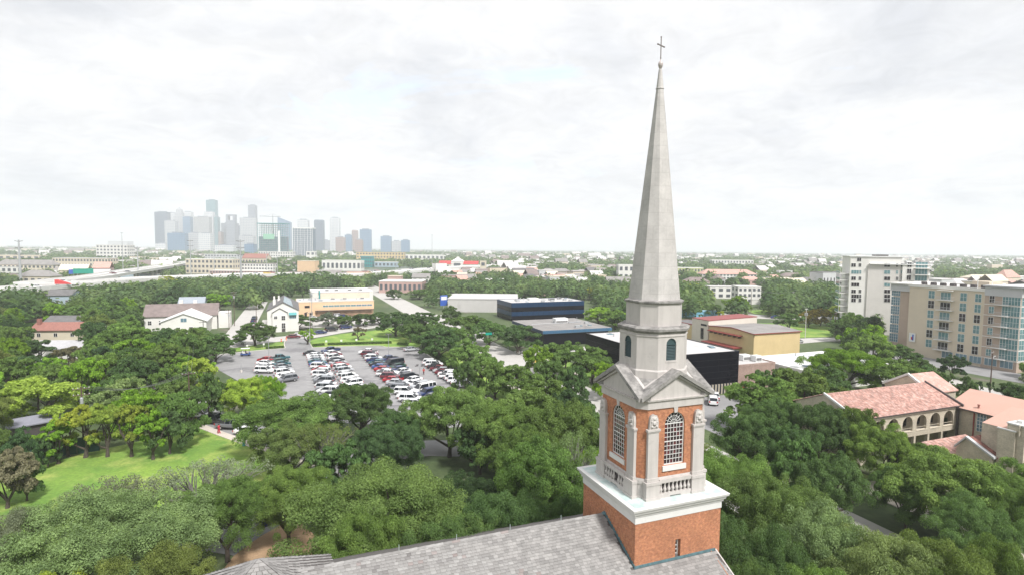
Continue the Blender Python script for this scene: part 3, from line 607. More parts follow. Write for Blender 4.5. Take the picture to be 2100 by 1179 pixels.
# the 300 nearest slates as parts, the rest joined
Minv = np.linalg.inv(np.array(Matrix.Translation(Vector(AX)) @ Matrix.Rotation(GA, 4, 'Z')))
camL = (Minv @ np.array([0, 0, HCAM, 1]))[:3]
def vis(sx, sy): return AX+E2*sx+E1*sy+np.array([0, 0, rz_(sy)])
inview = [s for s in slates if proj(vis(s[0], s[1]))[1] < 1184]
inview.sort(key=lambda s: (s[0]-camL[0])**2+(s[1]-camL[1])**2)
near = set(id(s) for s in inview[:300])
sl_me = {}
mass = MB()
for s in slates:
    x, yy, wd, r = s; z = rz_(yy)+.018+rs.uniform(0, .006); th = .022
    if id(s) in near:
        key = round(wd, 3)
        if key not in sl_me: sl_me[key] = MB().box(-wd/2, -EXP*.56, -.02, wd/2, EXP*.56, .018).data('slate', M['slate'])
        o = link('slate', sl_me[key], nave, (x, yy, z)); o.rotation_euler = (R_tilt-.10+rs.uniform(-.01, .01), rs.uniform(-.006, .006), 0); o.color = slate_color()
    else:
        mass.x = Matrix.Translation((x, yy, z)) @ Matrix.Rotation(R_tilt-.10+rs.uniform(-.01, .01), 4, 'X'); mass.box(-wd/2, -EXP*.56, -.02, wd/2, EXP*.56, .018)
mass.x = None
if mass.v: mass.part('slates', M['slate_mass'], nave, kind='stuff')
cap_me = MB().loft([[(-.32, -.16, -.07), (-.32, 0, .02), (-.32, .16, -.07), (-.32, .16, -.10), (-.32, 0, -.02), (-.32, -.16, -.10)], [(.33, -.16, -.05), (.33, 0, .045), (.33, .16, -.05), (.33, .16, -.10), (.33, 0, -.02), (.33, -.16, -.10)]]).data('ridge_cap', M['slate'])
x = XL
while x < -b-.1:
    o = link('ridge_cap', cap_me, nave, (x, RY, RZ+.045)); o.color = slate_color(); x += .63
rod_me = MB().tube([(0, 0, 0), (0, 0, .45)], .018, 6).data('ridge_rod', M['copper'])
for x in (-20.6, -16.4, -12.2, -7.9): link('ridge_rod', rod_me, nave, (x, RY, RZ+.05))
fl = MB()
for i in range(17):         # stepped flashing where the roof meets the tower
    ya = RY-.02-i*.26; yb = ya-.26; zt = rz_(ya)
    fl.box(-b-.045, yb, rz_(yb)-.05, -b-.004, ya, zt+.17)
fl.loft([[(-b-.3, RY+.14, RZ-.02), (-b-.3, RY-.14, RZ-.02), (-b-.3, RY, RZ+.09)], [(-b+.01, RY+.3, RZ+.02), (-b+.01, RY-.3, RZ+.02), (-b+.01, RY, RZ+.22)]])
fl.box(-b-.04, -b-.045, rz_(-b)-.08, XR-.02, -b-.004, rz_(-b)+.13)
fl.part('flashing', M['flashing'], nave)
ga = MB(); ga.loft([[(XR, RY, RZ+.02), (XR+.12, RY, RZ+.02), (XR+.12, RY, RZ-.3), (XR, RY, RZ-.3)], [(XR, -13, rz_(-13)+.04), (XR+.12, -13, rz_(-13)+.04), (XR+.12, -13, rz_(-13)-.26), (XR, -13, rz_(-13)-.26)]]); ga.part('verge_board', M['stone'], nave)
# low hipped cross roof at the far left end of the ridge
cx = -29.6
hp = thing('church_transept', 'small pale hipped slate roof joining the left end of the church ridge', 'church wing', AX+E2*cx, GA)
ap = (0, RY-.2, 16.0)
c0, c1, c2 = (-4.6, -5.2, 12.9), (5.6, -5.2, 12.9), (-2.6, 9, 11.5)
mb = MB(); mb.quad(ap, c0, c1); mb.quad(ap, c1, (4.6, 4.6, 13.1)); mb.quad(ap, (4.6, 4.6, 13.1), (-4.6, 4.6, 13.1)); mb.quad(ap, (-4.6, 4.6, 13.1), c0); mb.part('hip_roof', M['slate_bed'], hp)
def course(mb, A, B, Cc, n, rg):
    "rows of slates on the triangle A (apex), B, C (eave)"
    A, B, Cc = Vector(A), Vector(B), Vector(Cc); nn = (B-A).cross(Cc-A).normalized(); nn = nn if nn.z > 0 else -nn
    for i in range(n):
        t0, t1 = i/n, (i+1.12)/n; a0, a1 = A.lerp(B, t0), A.lerp(Cc, t0); b0, b1 = A.lerp(B, t1), A.lerp(Cc, t1)
        m_ = max(1, int((b1-b0).length/.36))
        for j in range(m_):
            u0, u1 = j/m_+.012, (j+1)/m_-.012; lo = nn*.012; hi = nn*(.045+rg.uniform(0, .02))
            mb.add([tuple(a0.lerp(a1, u0)+lo), tuple(a0.lerp(a1, u1)+lo), tuple(b0.lerp(b1, u1)+hi), tuple(b0.lerp(b1, u0)+hi), tuple(b0.lerp(b1, u1)), tuple(b0.lerp(b1, u0))], [(0, 1, 2, 3), (3, 2, 4, 5)])
cm = MB(); course(cm, ap, c0, c1, 22, rs); course(cm, ap, c1, (4.6, 4.6, 13.1), 20, rs); course(cm, ap, (-4.6, 4.6, 13.1), c0, 20, rs); course(cm, ap, (4.6, 4.6, 13.1), (-4.6, 4.6, 13.1), 16, rs)
cm.part('slates', M['slate_mass'], hp, kind='stuff')
mb = MB(); mb.box(-4.4, -5, 0, 4.4, 4.4, 12.8); mb.part('brick_wall', M['brick'], hp)
# ------------------------------------------------------------------ buildings
win_cache = {}
def win_mesh(w, h, cols, rows, fm, fw=.07):
    key = (round(w, 2), round(h, 2), cols, rows, fm.name)
    if key not in win_cache:
        f = MB(); d = .09
        f.box(-w/2, -d, 0, -w/2+fw, 0, h); f.box(w/2-fw, -d, 0, w/2, 0, h); f.box(-w/2+fw, -d, 0, w/2-fw, 0, fw); f.box(-w/2+fw, -d, h-fw, w/2-fw, 0, h)
        for i in range(1, cols): x = -w/2+w*i/cols; f.box(x-.035, -d+.01, fw, x+.035, 0, h-fw)
        for j in range(1, rows): z = h*j/rows; f.box(-w/2+fw, -d+.012, z-.03, w/2-fw, 0, z+.03)
        p = MB(); p.box(-w/2+.03, -.045, .03, w/2-.03, .02, h-.03); win_cache[key] = (f.data('window', fm), p)
    return win_cache[key]
pane_cache = {}
def window(root, face, u, z, w=1.3, h=1.5, cols=2, rows=1, fm=None, gm=None, ref=(0, 0), name='window'):
    "a window on the wall: face 'f' is y = ref, 'l' is x = ref, 'r' is x = ref looking the other way"
    fm = fm or M['white']; gm = gm or M['glass_dark']; fme, p = win_mesh(w, h, cols, rows, fm)
    o = link(name, fme, root)
    k = (id(p), gm.name)
    if k not in pane_cache: pane_cache[k] = p.data('pane', gm)
    if face == 'f': o.location = (u, ref, z)
    elif face == 'l': o.location = (ref, u, z); o.rotation_euler = (0, 0, -math.pi/2)
    else: o.location = (ref, u, z); o.rotation_euler = (0, 0, math.pi/2)
    link('pane', pane_cache[k], o); return o
def gbld(name, label, cat, s0, t0, s1, t1, h, wall, roof, par=.5, group=None, parc=None):
    "box building on the street grid; local x runs along e2, y along e1"
    r = thing(name, label, cat, G(s0, t0), GA, group); W, D = s1-s0, t1-t0
    m = MB(); m.box(0, 0, 0, W, D, h); m.part('wall', wall, r)
    m = MB(); m.box(.25, .25, h-.02, W-.25, D-.25, h+.06); m.part('roof', roof, r)
    if par:
        m = MB(); e = .25
        m.box(-.06, -.06, h-.25, W+.06, e, h+par); m.box(-.06, D-e, h-.25, W+.06, D+.06, h+par); m.box(-.06, e, h-.25, e, D-e, h+par); m.box(W-e, e, h-.25, W+.06, D-e, h+par); m.part('parapet', parc or wall, r)
    return r
def ac_unit(root, x, y, z, w=2.4, d=1.6, h=1.2, mat=None):
    m = MB(); m.box(-w/2, -d/2, .15, w/2, d/2, h); m.box(-w/2+.1, -d/2+.1, 0, w/2-.1, d/2-.1, .15)
    o = m.part('rooftop_unit', mat or M['metal'], root); o.location = (x, y, z)
    g = MB()
    for i in range(5): g.box(-w/2+.2, -d/2-.04, .35+i*.15, w/2-.2, -d/2-.001, .43+i*.15)
    g.part('grille', M['metal_dark'], o); return o
def gable_roof(mb, x0, y0, x1, y1, ze, zr, along='x', ov=.4, th=.22):
    if along == 'x':
        ym = (y0+y1)/2; A = [(x0-ov, y0-ov, ze), (x1+ov, y0-ov, ze), (x1+ov, ym, zr), (x0-ov, ym, zr)]; B = [(x0-ov, ym, zr), (x1+ov, ym, zr), (x1+ov, y1+ov, ze), (x0-ov, y1+ov, ze)]
    else:
        xm = (x0+x1)/2; A = [(x0-ov, y0-ov, ze), (xm, y0-ov, zr), (xm, y1+ov, zr), (x0-ov, y1+ov, ze)]; B = [(xm, y0-ov, zr), (x1+ov, y0-ov, ze), (x1+ov, y1+ov, ze), (xm, y1+ov, zr)]
    for q in (A, B): mb.loft([q, [(x, y, z+th) for x, y, z in q]])
def gable_wall(mb, x0, y0, x1, y1, z0, ze, zr, along='x'):
    mb.box(x0, y0, z0, x1, y1, ze)
    if along == 'x': mb.loft([[(x0, y0, ze), (x0, y1, ze), (x0, (y0+y1)/2, zr)], [(x1, y0, ze), (x1, y1, ze), (x1, (y0+y1)/2, zr)]])
    else: mb.loft([[(x0, y0, ze), (x1, y0, ze), ((x0+x1)/2, y0, zr)], [(x0, y1, ze), (x1, y1, ze), ((x0+x1)/2, y1, zr)]])
def clad(root, x0, y0, x1, z0, z1, nx, nz, mat, seam=.05, name='cladding_panel', face='f', mats=None):
    "row on row of glass cladding panels with recessed joints; each panel is a part"
    w = (x1-x0)/nx; h = (z1-z0)/nz; me = {}
    for j in range(nz):
        mm = mats[j] if mats else mat
        if mm.name not in me: me[mm.name] = MB().box(-w/2+seam/2, -.05, seam/2, w/2-seam/2, .01, h-seam/2).data(name, mm)
        for i in range(nx):
            o = link(name, me[mm.name], root); u = x0+(i+.5)*w
            if face == 'f': o.location = (u, y0, z0+j*h)
            else: o.location = (y0, u, z0+j*h); o.rotation_euler = (0, 0, -math.pi/2)

# long black glass building with the white roof, right behind the tower
r = gbld('office_building', 'long low black glass office with white roof directly behind the church tower', 'office building', 82.7, 110.3, 105.4, 149, 10.4, M['seam'], M['roof_white'], .25, parc=M['black_glass'])
clad(r, 0, -.01, 22.7, 2.6, 10.3, 7, 5, M['black_glass']); clad(r, 0, -.01, 38.7, 2.6, 10.3, 12, 5, M['black_glass'], face='l')
m = MB()
for i in range(24): m.box(.2+i*.95, -.25, 0, .45+i*.95, -.06, 2.55)
m.part('louvre_screen', M['cream'], r, kind='stuff')
ac_unit(r, 14, 22, 10.4); m = MB(); m.box(8, 12, 10.46, 9.2, 13, 10.7); m.part('roof_hatch', M['metal'], r)
# low dark building with blue fascia and grey gravel roof
r = gbld('office_building', 'low dark office with grey roof and bright blue fascia band in front of navy block', 'office building', 86.2, 187, 113.5, 216, 5.7, M['black_glass'], M['roof_gray'], 0)
clad(r, -1.0, -1.05, 28.3, 4.75, 5.95, 12, 1, pm('blue_fascia_panel', (.05, .125, .215), .3, .2, .4), .06, 'fascia_panel'); clad(r, -1.0, -1.05, 30, 4.75, 5.95, 12, 1, M['navy'], .06, 'fascia_panel', 'l')
m = MB(); m.box(-1, -1, 4.7, 28.2, 30, 5.94); m.part('roof_overhang', M['roof_gray'], r)
ac_unit(r, 15, 17, 5.95, 5.5, 3, 2.0, M['white']); m = MB(); m.tube([(21.5, 15, 5.9), (21.5, 15, 8.4)], .09, 6); m.part('vent_pipe', M['metal'], r)
m = MB(); m.box(18.5, 16, 5.95, 24, 16.8, 6.3); m.part('duct', M['metal'], r)
# navy two-storey office
r = gbld('office_building', 'navy blue glass office block two storeys high with white gravel roof', 'office building', 100.6, 257, 141.2, 278, 8.9, M['black_glass'], M['roof_white'], .2, parc=M['navy'])
nv = [M['navy'], M['black_glass'], M['navy'], M['black_glass']]
clad(r, 0, -.02, 40.6, 0.4, 8.9, 14, 4, None, .07, mats=nv[::-1]); clad(r, 0, -.02, 21, .4, 8.9, 8, 4, None, .07, face='l', mats=nv[::-1])
m = MB(); m.box(14, 10, 8.95, 19, 14, 10.2); m.part('stair_head', M['white'], r); ac_unit(r, 26, 9, 8.95, 3, 2, 1.1, M['metal']); ac_unit(r, 33, 14, 8.95, 2, 2, .9, M['metal'])

def roof_clutter(root, W, D, z, n, seed):
    rg = random.Random(seed)
    for i in range(n):
        x, y = rg.uniform(1.5, W-1.5), rg.uniform(1.5, D-1.5); k = rg.random(); m = MB()
        if k < .35: m.box(x-.6, y-.6, z, x+.6, y+.6, z+.25); m.part('skylight', M['glass_blue'], root)
        elif k < .7: m.lathe(x, y, [(z, .18), (z+.7, .18), (z+.72, .3), (z+.85, .25), (z+.95, .05)], 8); m.part('roof_vent', M['metal'], root)
        else: m.box(x-.9, y-.55, z, x+.9, y+.55, z+.85); m.part('rooftop_unit', M['metal'], root)
    m = MB(); y = D*.55; m.tube([(1.5, y, z+.18), (W*.6, y, z+.18), (W*.6, D-2, z+.18)], .09, 5); m.part('roof_conduit', M['metal'], root)
RC = [o for o in COL.objects if o.name.startswith('office_building') and o.parent is None]
for o_, (W_2, D_2, z_2, n_2) in zip(RC, ((22, 38, 10.46, 12), (26, 28, 5.95, 7), (40, 20, 8.97, 14))): roof_clutter(o_, W_2, D_2, z_2, n_2, int(W_2))
# yellow stepped building
r = thing('theatre_building', 'yellow stucco hall with dark curved roof edged red behind the black office', 'hall', G(141.8, 142), GA)
m = MB(); m.box(0, 0, 0, 20.5, 21.5, 7.2); m.part('wall', M['yellow'], r)
m = MB(); m.loft([[(-.2, -.2, 7.2), (20.7, -.2, 7.2), (20.7, 5, 8.2), (10, 9, 9.3), (-.2, 9, 8.6)], [(-.2, -.2, 7.55), (20.7, -.2, 7.55), (20.7, 5, 8.5), (10, 9, 9.6), (-.2, 9, 8.9)]]);
m = MB(); m.quad((-.3, -.3, 8.6), (20.8, -.3, 8.7), (20.8, 10, 9.6), (-.3, 10, 9.5)); m.quad((-.3, 10, 9.5), (20.8, 10, 9.6), (20.8, 21.8, 8.6), (-.3, 21.8, 8.6)); m.part('roof', M['roof_gray'], r)
m = MB(); m.loft([[(0, 0, 7.2), (20.5, 0, 7.2), (20.5, 0, 8.66), (0, 0, 8.56)], [(0, .3, 7.2), (20.5, .3, 7.2), (20.5, .3, 8.66), (0, .3, 8.56)]]); m.loft([[(0, 0, 7.2), (0, 21.5, 7.2), (0, 21.5, 8.6), (0, 10, 9.46), (0, 0, 8.56)], [(.3, 0, 7.2), (.3, 21.5, 7.2), (.3, 21.5, 8.6), (.3, 10, 9.46), (.3, 0, 8.56)]]); m.part('upper_wall', M['yellow'], r)
m = MB(); m.box(-.42, -.42, 8.42, 20.9, -.30, 8.68); m.loft([[(-.42, -.3, 8.35), (-.3, -.3, 8.35), (-.3, -.3, 8.64), (-.42, -.3, 8.64)], [(-.42, 10, 9.25), (-.3, 10, 9.25), (-.3, 10, 9.54), (-.42, 10, 9.54)], [(-.42, 21.8, 8.35), (-.3, 21.8, 8.35), (-.3, 21.8, 8.64), (-.42, 21.8, 8.64)]]); m.part('red_fascia', M['red_trim'], r)
m = MB(); m.box(-1.9, 5, 7.0, -.01, 20.5, 7.25); m.part('canopy', M['red_trim'], r)
for i in range(7): m = MB(); m.box(-1.5, 5.6+i*2.3, 6.3, -.02, 5.75+i*2.3, 6.98); m.part('canopy_bracket', M['metal_dark'], r)
m = MB(); m.box(-4, 5, 2.9, -.01, 21, 3.3); m.part('lower_canopy', M['red_trim'], r)
for (y_, n_) in ((2.2, 'f'),): pass
r2 = thing('hall_wing', 'tall cream slab-walled wing with red coping beside the yellow hall', 'hall wing', G(141.5, 163.6), GA)
m = MB(); m.loft([[(0, 0, 0), (23, 0, 0), (23, 0, 10.9), (0, 0, 10.2)], [(0, 9, 0), (23, 9, 0), (23, 9, 10.9), (0, 9, 10.2)]]); m.part('wall', pm('pale_stucco', (.60, .54, .47), .85, .05, .3), r2)
m = MB(); m.loft([[(-.1, -.1, 10.2), (23.1, -.1, 10.9), (23.1, -.1, 11.1), (-.1, -.1, 10.4)], [(-.1, 9.1, 10.2), (23.1, 9.1, 10.9), (23.1, 9.1, 11.1), (-.1, 9.1, 10.4)]]); m.part('red_coping', M['red_trim'], r2)
window(r2, 'l', 3.2, 3.2, 1.5, 4, 1, 6, M['metal_dark'], M['glass_dark'], -.01); window(r2, 'l', 2.4, 8.1, 3.0, .7, 4, 1, M['metal_dark'], M['glass_dark'], -.01)
r3 = gbld('hall_annex', 'yellow annex with dark sloping roof left of the cream slab-walled wing', 'hall annex', 143.5, 173.2, 152, 188, 7.4, M['yellow'], M['roof_dark'], .12, parc=M['red_trim'])
# brown brick building beside the black office, white roof and rooftop plant
r = gbld('brick_building', 'low brown brick building with white roof and rooftop machines right of black office', 'building', 105.9, 112, 119.5, 128, 6.2, M['brick2'], M['roof_white'], .35, parc=M['brick2'])
for i, (x, y, w) in enumerate(((3, 12.5, 5), (5.5, 8.5, 2.2), (8.3, 5.5, 2.6), (10.5, 3.5, 2.2))): ac_unit(r, x, y, 6.25, w, 2.0, 1.6, M['metal'] if i == 0 else M['white'])
m = MB(); m.box(-.1, 0, 0, 0, 5, 5.2); m.part('wall_mural', M['teal'], r)
r = gbld('flat_white_building', 'flat building with glaring white roof behind the right hand oaks', 'building', 122, 104, 152, 124, 5.2, M['white_wall'], M['white'], .3)

roof_clutter(r, 30, 20, 5.27, 8, 9)
# tan six-storey apartment block at the right edge
r = thing('apartment_block', 'tan six-storey apartment block with glazed corner bays at the right edge', 'apartment block', G(202.5, 0), GA)
s_ = 202.5
tc = wall_s(2089, 700, s_)[0]; tj = wall_s(2018, 650, s_)[0]; tm = wall_s(1863, 640, s_)[0]; tl = wall_s(1826, 640, s_)[0]
ZT = 24.3
m = MB(); m.box(0, tj, 0, 24, tm, ZT); m.part('wall', M['tan'], r)
m = MB(); m.box(-.35, tj-.2, ZT-.5, 24, tm+.3, ZT+.02); m.box(-.35, tj-.2, ZT+.02, 0, tm+.3, ZT+.5); m.part('parapet', M['white_wall'], r)
m = MB(); m.box(.01, tj+.3, ZT, 23.8, tm-.3, ZT+.08); m.part('roof', M['roof_white'], r)
m = MB(); m.box(1.2, tm+.02, 0, 20, tl, ZT-.1); m.part('end_wing', M['brown_wall'], r)
m = MB(); m.box(.6, tm-.5, ZT-2.3, 21, tl+.8, ZT+.1); m.part('end_wing_cap', M['gray_wall'], r); m = MB(); m.box(-.4, tm-1.0, ZT+.1, 22, tl+1.6, ZT+.55); m.part('end_wing_roof', M['white_wall'], r)
m = MB(); m.box(-.25, tc, 0, 30, tj-.02, ZT+1.2); m.part('corner_block', M['brown_wall'], r)
m = MB(); m.box(-1.3, tc-1.6, ZT+1.2, 32, tj+.2, ZT+1.6); m.box(-.45, tc-.25, ZT-1.6, 30.2, tj-.01, ZT+1.2); m.part('roof_band', M['gray_wall'], r)
fl_z = []
for py in (462, 550, 638, 716, 800, 880): fl_z.append(wall_s(1700+1190/3.93, 500+py/3.93, s_)[1])
dz = (fl_z[0]-fl_z[4])/4; z0w = fl_z[0]
cols = [((1901, 1914), 'w'), ((1966, 1980), 'w'), ((1996.5, 2010), 'w')]
for (xa, xb), _ in cols:
    ta = wall_s(xb, 660, s_)[0]; tb = wall_s(xa, 660, s_)[0]
    for k in range(6): window(r, 'l', (ta+tb)/2, z0w-k*dz-.25, tb-ta, 2.65, 2, 2, M['white'], M['glass_green'] if (k+int(xa)) % 3 else M['glass_dark'], -.02)
ta, tb = wall_s(1952, 660, s_)[0], wall_s(1925, 660, s_)[0]
def balcony(root, y0, y1, z, dep=1.5, x0=0):
    m = MB(); m.box(x0-dep, y0, z-.22, x0-.02, y1, z); o = m.part('balcony', M['white_wall'], root)
    g = MB(); g.box(x0-dep, y0, z+.98, x0-dep+.06, y1, z+1.05); g.box(x0-dep+.06, y0, z+.98, x0-.03, y0+.06, z+1.05); g.box(x0-dep+.06, y1-.06, z+.98, x0-.03, y1, z+1.05)
    n = max(4, int((y1-y0)/.28))
    for i in range(n+1): yy = y0+.03+(y1-y0-.06)*i/n; g.box(x0-dep+.015, yy-.02, z, x0-dep+.045, yy+.02, z+.98)
    g.part('railing', M['gray_wall'], o); return o
for k in range(6):
    z = z0w-k*dz-.35
    window(r, 'l', (ta+tb)/2+.3, z+.02, tb-ta-.9, 2.5, 3, 1, M['white'], M['glass_green'] if k % 2 == 0 else M['glass_dark'], -.02, name='balcony_door'); balcony(r, ta-.4, tb+.6, z)
m = MB(); m.box(-1.4, ta-.2, ZT-1.0, -.36, tb+.4, ZT-.85); m.part('balcony_roof', M['white_wall'], r)
# glazed stair bay at the far end, corner bays at the near end
for k in range(6):
    z = z0w-k*dz-.45
    window(r, 'l', (tl+wall_s(1843, 640, s_)[0])/2+.6, z, (tl-wall_s(1843, 640, s_)[0])+.2, dz-.3, 4, 3, M['white'], M['glass_blue'], 1.18, name='glazed_bay')
    tx, ty = wall_s(2036, 690, s_)[0], wall_s(2025, 690, s_)[0]
    window(r, 'l', (tx+ty)/2, z+.45, ty-tx, 2.2, 2, 2, M['white'], M['glass_green'] if k % 2 else M['glass_dark'], -.27)
    tx = tc+.02; ty = wall_s(2052, 690, s_)[0]
    window(r, 'l', (tx+ty)/2, z+.1, ty-tx, dz-.35, 6, 2, M['white'], M['glass_green'], -.27, name='glazed_bay')
    balcony(r, tc+2.6, wall_s(2036, 690, s_)[0]-.2, z+.1, 1.3, -.3)
    window(r, 'f', 3.2, z+.1, 6.2, dz-.35, 5, 2, M['white'], M['glass_green'], tc-.01, name='glazed_bay'); window(r, 'f', 10, z+.3, 1.6, 2.0, 2, 2, M['white'], M['glass_dark'], tc-.01)
    m = MB(); m.box(-.36, tc-.1, z-.22, .0, tj, z-.02); m.box(0, tc-.1, z-.22, 12, tc-.002, z-.02); m.part('floor_band', M['white_wall'], r)
for i in range(5): window(r, 'l', tc+2.5+i*4.2, 1.0, 3.4, 2.2, 3, 1, M['white'], M['glass_blue'], -.29 if i < 3 else -.04, name='shop_window')
m = MB()
for i in range(14): m.box(3+i % 2*2.2, tj+1.6+i*1.55, ZT+.08, 4.4+i % 2*2.2, tj+2.7+i*1.55, ZT+1.25)
m.part('rooftop_condensers', M['metal_dark'], r, kind='stuff')
m = MB(); m.box(9, tj+4, ZT+.08, 16, tj+9, ZT+2.2); m.part('stair_head', M['tan'], r)
for y_ in (tj-1.0, tj+3): m = MB(); m.tube([(1.2, y_, ZT), (1.2, y_, ZT+3)], .12, 6); m.part('vent_pipe', M['white'], r)
sg = MB(); tq = wall_s(1872, 690, s_)[0]; sg.box(-.35, tq-1.0, wall_s(1872, 700, s_)[1], -.2, tq+1.1, wall_s(1872, 682, s_)[1]); so = sg.part('wall_banner', M['white'], r)
sb = MB(); zz_ = wall_s(1872, 697, s_)[1]; sb.box(-.37, tq-.5, zz_, -.352, tq, zz_+2.1); sb.part('banner_blue_mark', M['blue_sign'], so); sb = MB(); sb.box(-.37, tq-.1, zz_+.2, -.353, tq+.4, zz_+1.2); sb.part('banner_red_mark', M['red'], so)

# white condominium behind it
cA = at(1744.5, 525.4, 33.9); cB = at(1878, 527, 33.9)
ang = math.atan2(cB[1]-cA[1], cB[0]-cA[0]); Wc = float(np.linalg.norm(cB-cA))
r = thing('condominium_tower', 'white stucco condominium of eight storeys with scattered square windows', 'apartment tower', (cA[0], cA[1], 0), ang)
m = MB(); m.box(0, 0, 0, Wc*.80, 16, 33.6); m.part('wall', M['white_wall'], r)
m = MB(); m.box(Wc*.80+.01, -1.2, 0, Wc*1.2, 14, 30.4); m.part('side_wall', M['white_wall'], r)
m = MB(); m.box(-.4, -.4, 33.6, Wc*.96, 16.4, 34.0); m.part('roof', M['white'], r); m = MB(); m.box(Wc*.3, -1.6, 30.41, Wc*1.25, 14.4, 30.8); m.part('lower_roof', M['white'], r)
m = MB(); m.box(Wc*.28, -.5, 0, Wc*.795, -.01, 30.4); m.part('projecting_bay', pm('pale_grey_stucco', (.58, .55, .52), .8, .05, .3), r)
m = MB(); m.box(Wc*.42, 3, 34.0, Wc*.62, 9, 34.6); m.part('rooftop_unit', M['metal_dark'], r)
def cpx(px, py):            # on the condominium front
    nrm_ = np.array([math.sin(ang), -math.cos(ang), 0]); d = ray(px, py); k = ((cA-_C)@nrm_)/(d@nrm_); P = _C+d*k; return float((P-cA)@np.array([math.cos(ang), math.sin(ang), 0])), float(P[2])
gl_ = [M['glass_dark'], M['glass_green']]
for j in range(8):
    y = [128, 172, 227, 278, 328, 381, 420, 452][j]
    for i, (xa, xb) in enumerate(((178, 218 if j % 2 else 245), (237, 262), (347, 368), (440, 492), (537, 556), (573, 625), (650, 680))):
        if i == 0 and j == 0: xa, xb = 225, 262
        if i == 1 and j in (0, 4): continue
        if i == 2 and j < 2: continue
        if j == 0 and i in (3, 4, 5, 6): continue
        u0, z0 = cpx(1700+xa/3.93, 500+(y+16)/3.93); u1, z1 = cpx(1700+xb/3.93, 500+(y-14)/3.93)
        window(r, 'f', (u0+u1)/2, z0, max(.9, u1-u0), max(1.4, min(2.6, z1-z0)), 3 if u1-u0 > 2.4 else 2, 1, M['white'], gl_[(j == 2 or j == 4 and i == 3)*1], -.01 if i < 3 else -.52)
for j in range(8):
    u0, z0 = cpx(1905, 500+(196+j*52)/3.93)
    window(r, 'f', Wc*.9, z0+.2, 1.6, 2.1, 2, 1, M['white'], M['glass_dark'], -1.22); window(r, 'f', Wc*1.08, z0, 4.4, 2.5, 4, 1, M['white'], M['glass_green'], -1.22)
    m = MB(); m.box(Wc*.97, -3.2, z0-.35, Wc*1.24, -1.21, z0-.12); m.part('balcony', M['white_wall'], r)
    if j > 0:
        z_ = cpx(1740, 500+(240+(j-1)*52)/3.93)[1]
        m = MB(); m.box(-3.6, 1, z_-.3, -.01, 9, z_); m.box(-3.6, .8, z_, -3.5, .9, z_+2.6); o = m.part('balcony', M['white_wall'], r); g = MB(); g.box(-3.6, 1, z_+.01, -3.52, 9, z_+1.0); g.part('glass_railing', M['glass_green'], o)

# tiled-roof school and chapel at the right
r = thing('cloister_wing', 'buff brick wing with mottled pink clay roof and row of upper arches', 'church hall', G(87.2, 64.4), GA)
W, D, ZE, ZR = 26.2, 12.2, 8.25, 10.95
m = MB(); m.box(0, 3.1, 0, W, D, ZE); m.loft([[(0, .3, ZE), (0, D, ZE), (0, D/2, ZR-.1)], [(.3, .3, ZE), (.3, D, ZE), (.3, D/2, ZR-.1)]]); m.part('wall', M['brick_buff'], r)
arc = MB()
ax_ = []
for i, px_ in enumerate((1862, 1888.5, 1916.5, 1945)):
    ax_.append(wall_t(px_, 860, 64.4)[0]-87.2)
sp_ = (ax_[3]-ax_[0])/3
nb = 7; rad = sp_*.36
for i in range(nb):
    cx_ = ax_[3]-i*sp_
    if cx_-sp_/2 < 0: break
    A = [(cx_+x, z) for x, z in arch_pts(rad, 5.95, 10)]
    a0, a1 = cx_-sp_/2, cx_+sp_/2
    if i == 0: a1 = W
    for (za, zb) in ((0, 1.2),): pass
    arc.quad((a0, 0, 3.6), (cx_-rad, 0, 3.6), (cx_-rad, 0, ZE), (a0, 0, ZE)); arc.quad((cx_+rad, 0, 3.6), (a1, 0, 3.6), (a1, 0, ZE), (cx_+rad, 0, ZE)); arc.quad((cx_-rad, 0, 3.6), (cx_+rad, 0, 3.6), (cx_+rad, 0, 4.6), (cx_-rad, 0, 4.6))
    for q_ in range(10): (xa, za), (xb, zb) = A[q_], A[q_+1]; arc.quad((xa, 0, za), (xa, 0, ZE), (xb, 0, ZE), (xb, 0, zb)); arc.quad((xa, 0, za), (xb, 0, zb), (xb, .4, zb), (xa, .4, za))
    for x in (cx_-rad, cx_+rad): arc.quad((x, 0, 4.6), (x, .4, 4.6), (x, .4, 5.95), (x, 0, 5.95))
    arc.box(a0, 0, 0, a0+.5, .5, 3.6); rl = MB(); rl.box(cx_-rad-.1, -.08, 4.52, cx_+rad+.1, .42, 4.62); rl.box(cx_-rad, .1, 5.1, cx_+rad, .15, 5.16); rl.part('arch_sill', M['cream'], r)
    for wq in (0,):
        m = MB(); m.box(cx_-.5, 2.95, 4.2, cx_+.5, 3.09, 6.4); m.part('door', M['glass_dark'], r)
arc.box(0, 0, 0, max(0.5, ax_[3]-(i)*sp_+sp_/2), .4, ZE); arc.quad((0, .4, 3.6), (W, .4, 3.6), (W, 3.1, 3.6), (0, 3.1, 3.6))
arc.part('arcade_wall', M['brick_buff'], r)
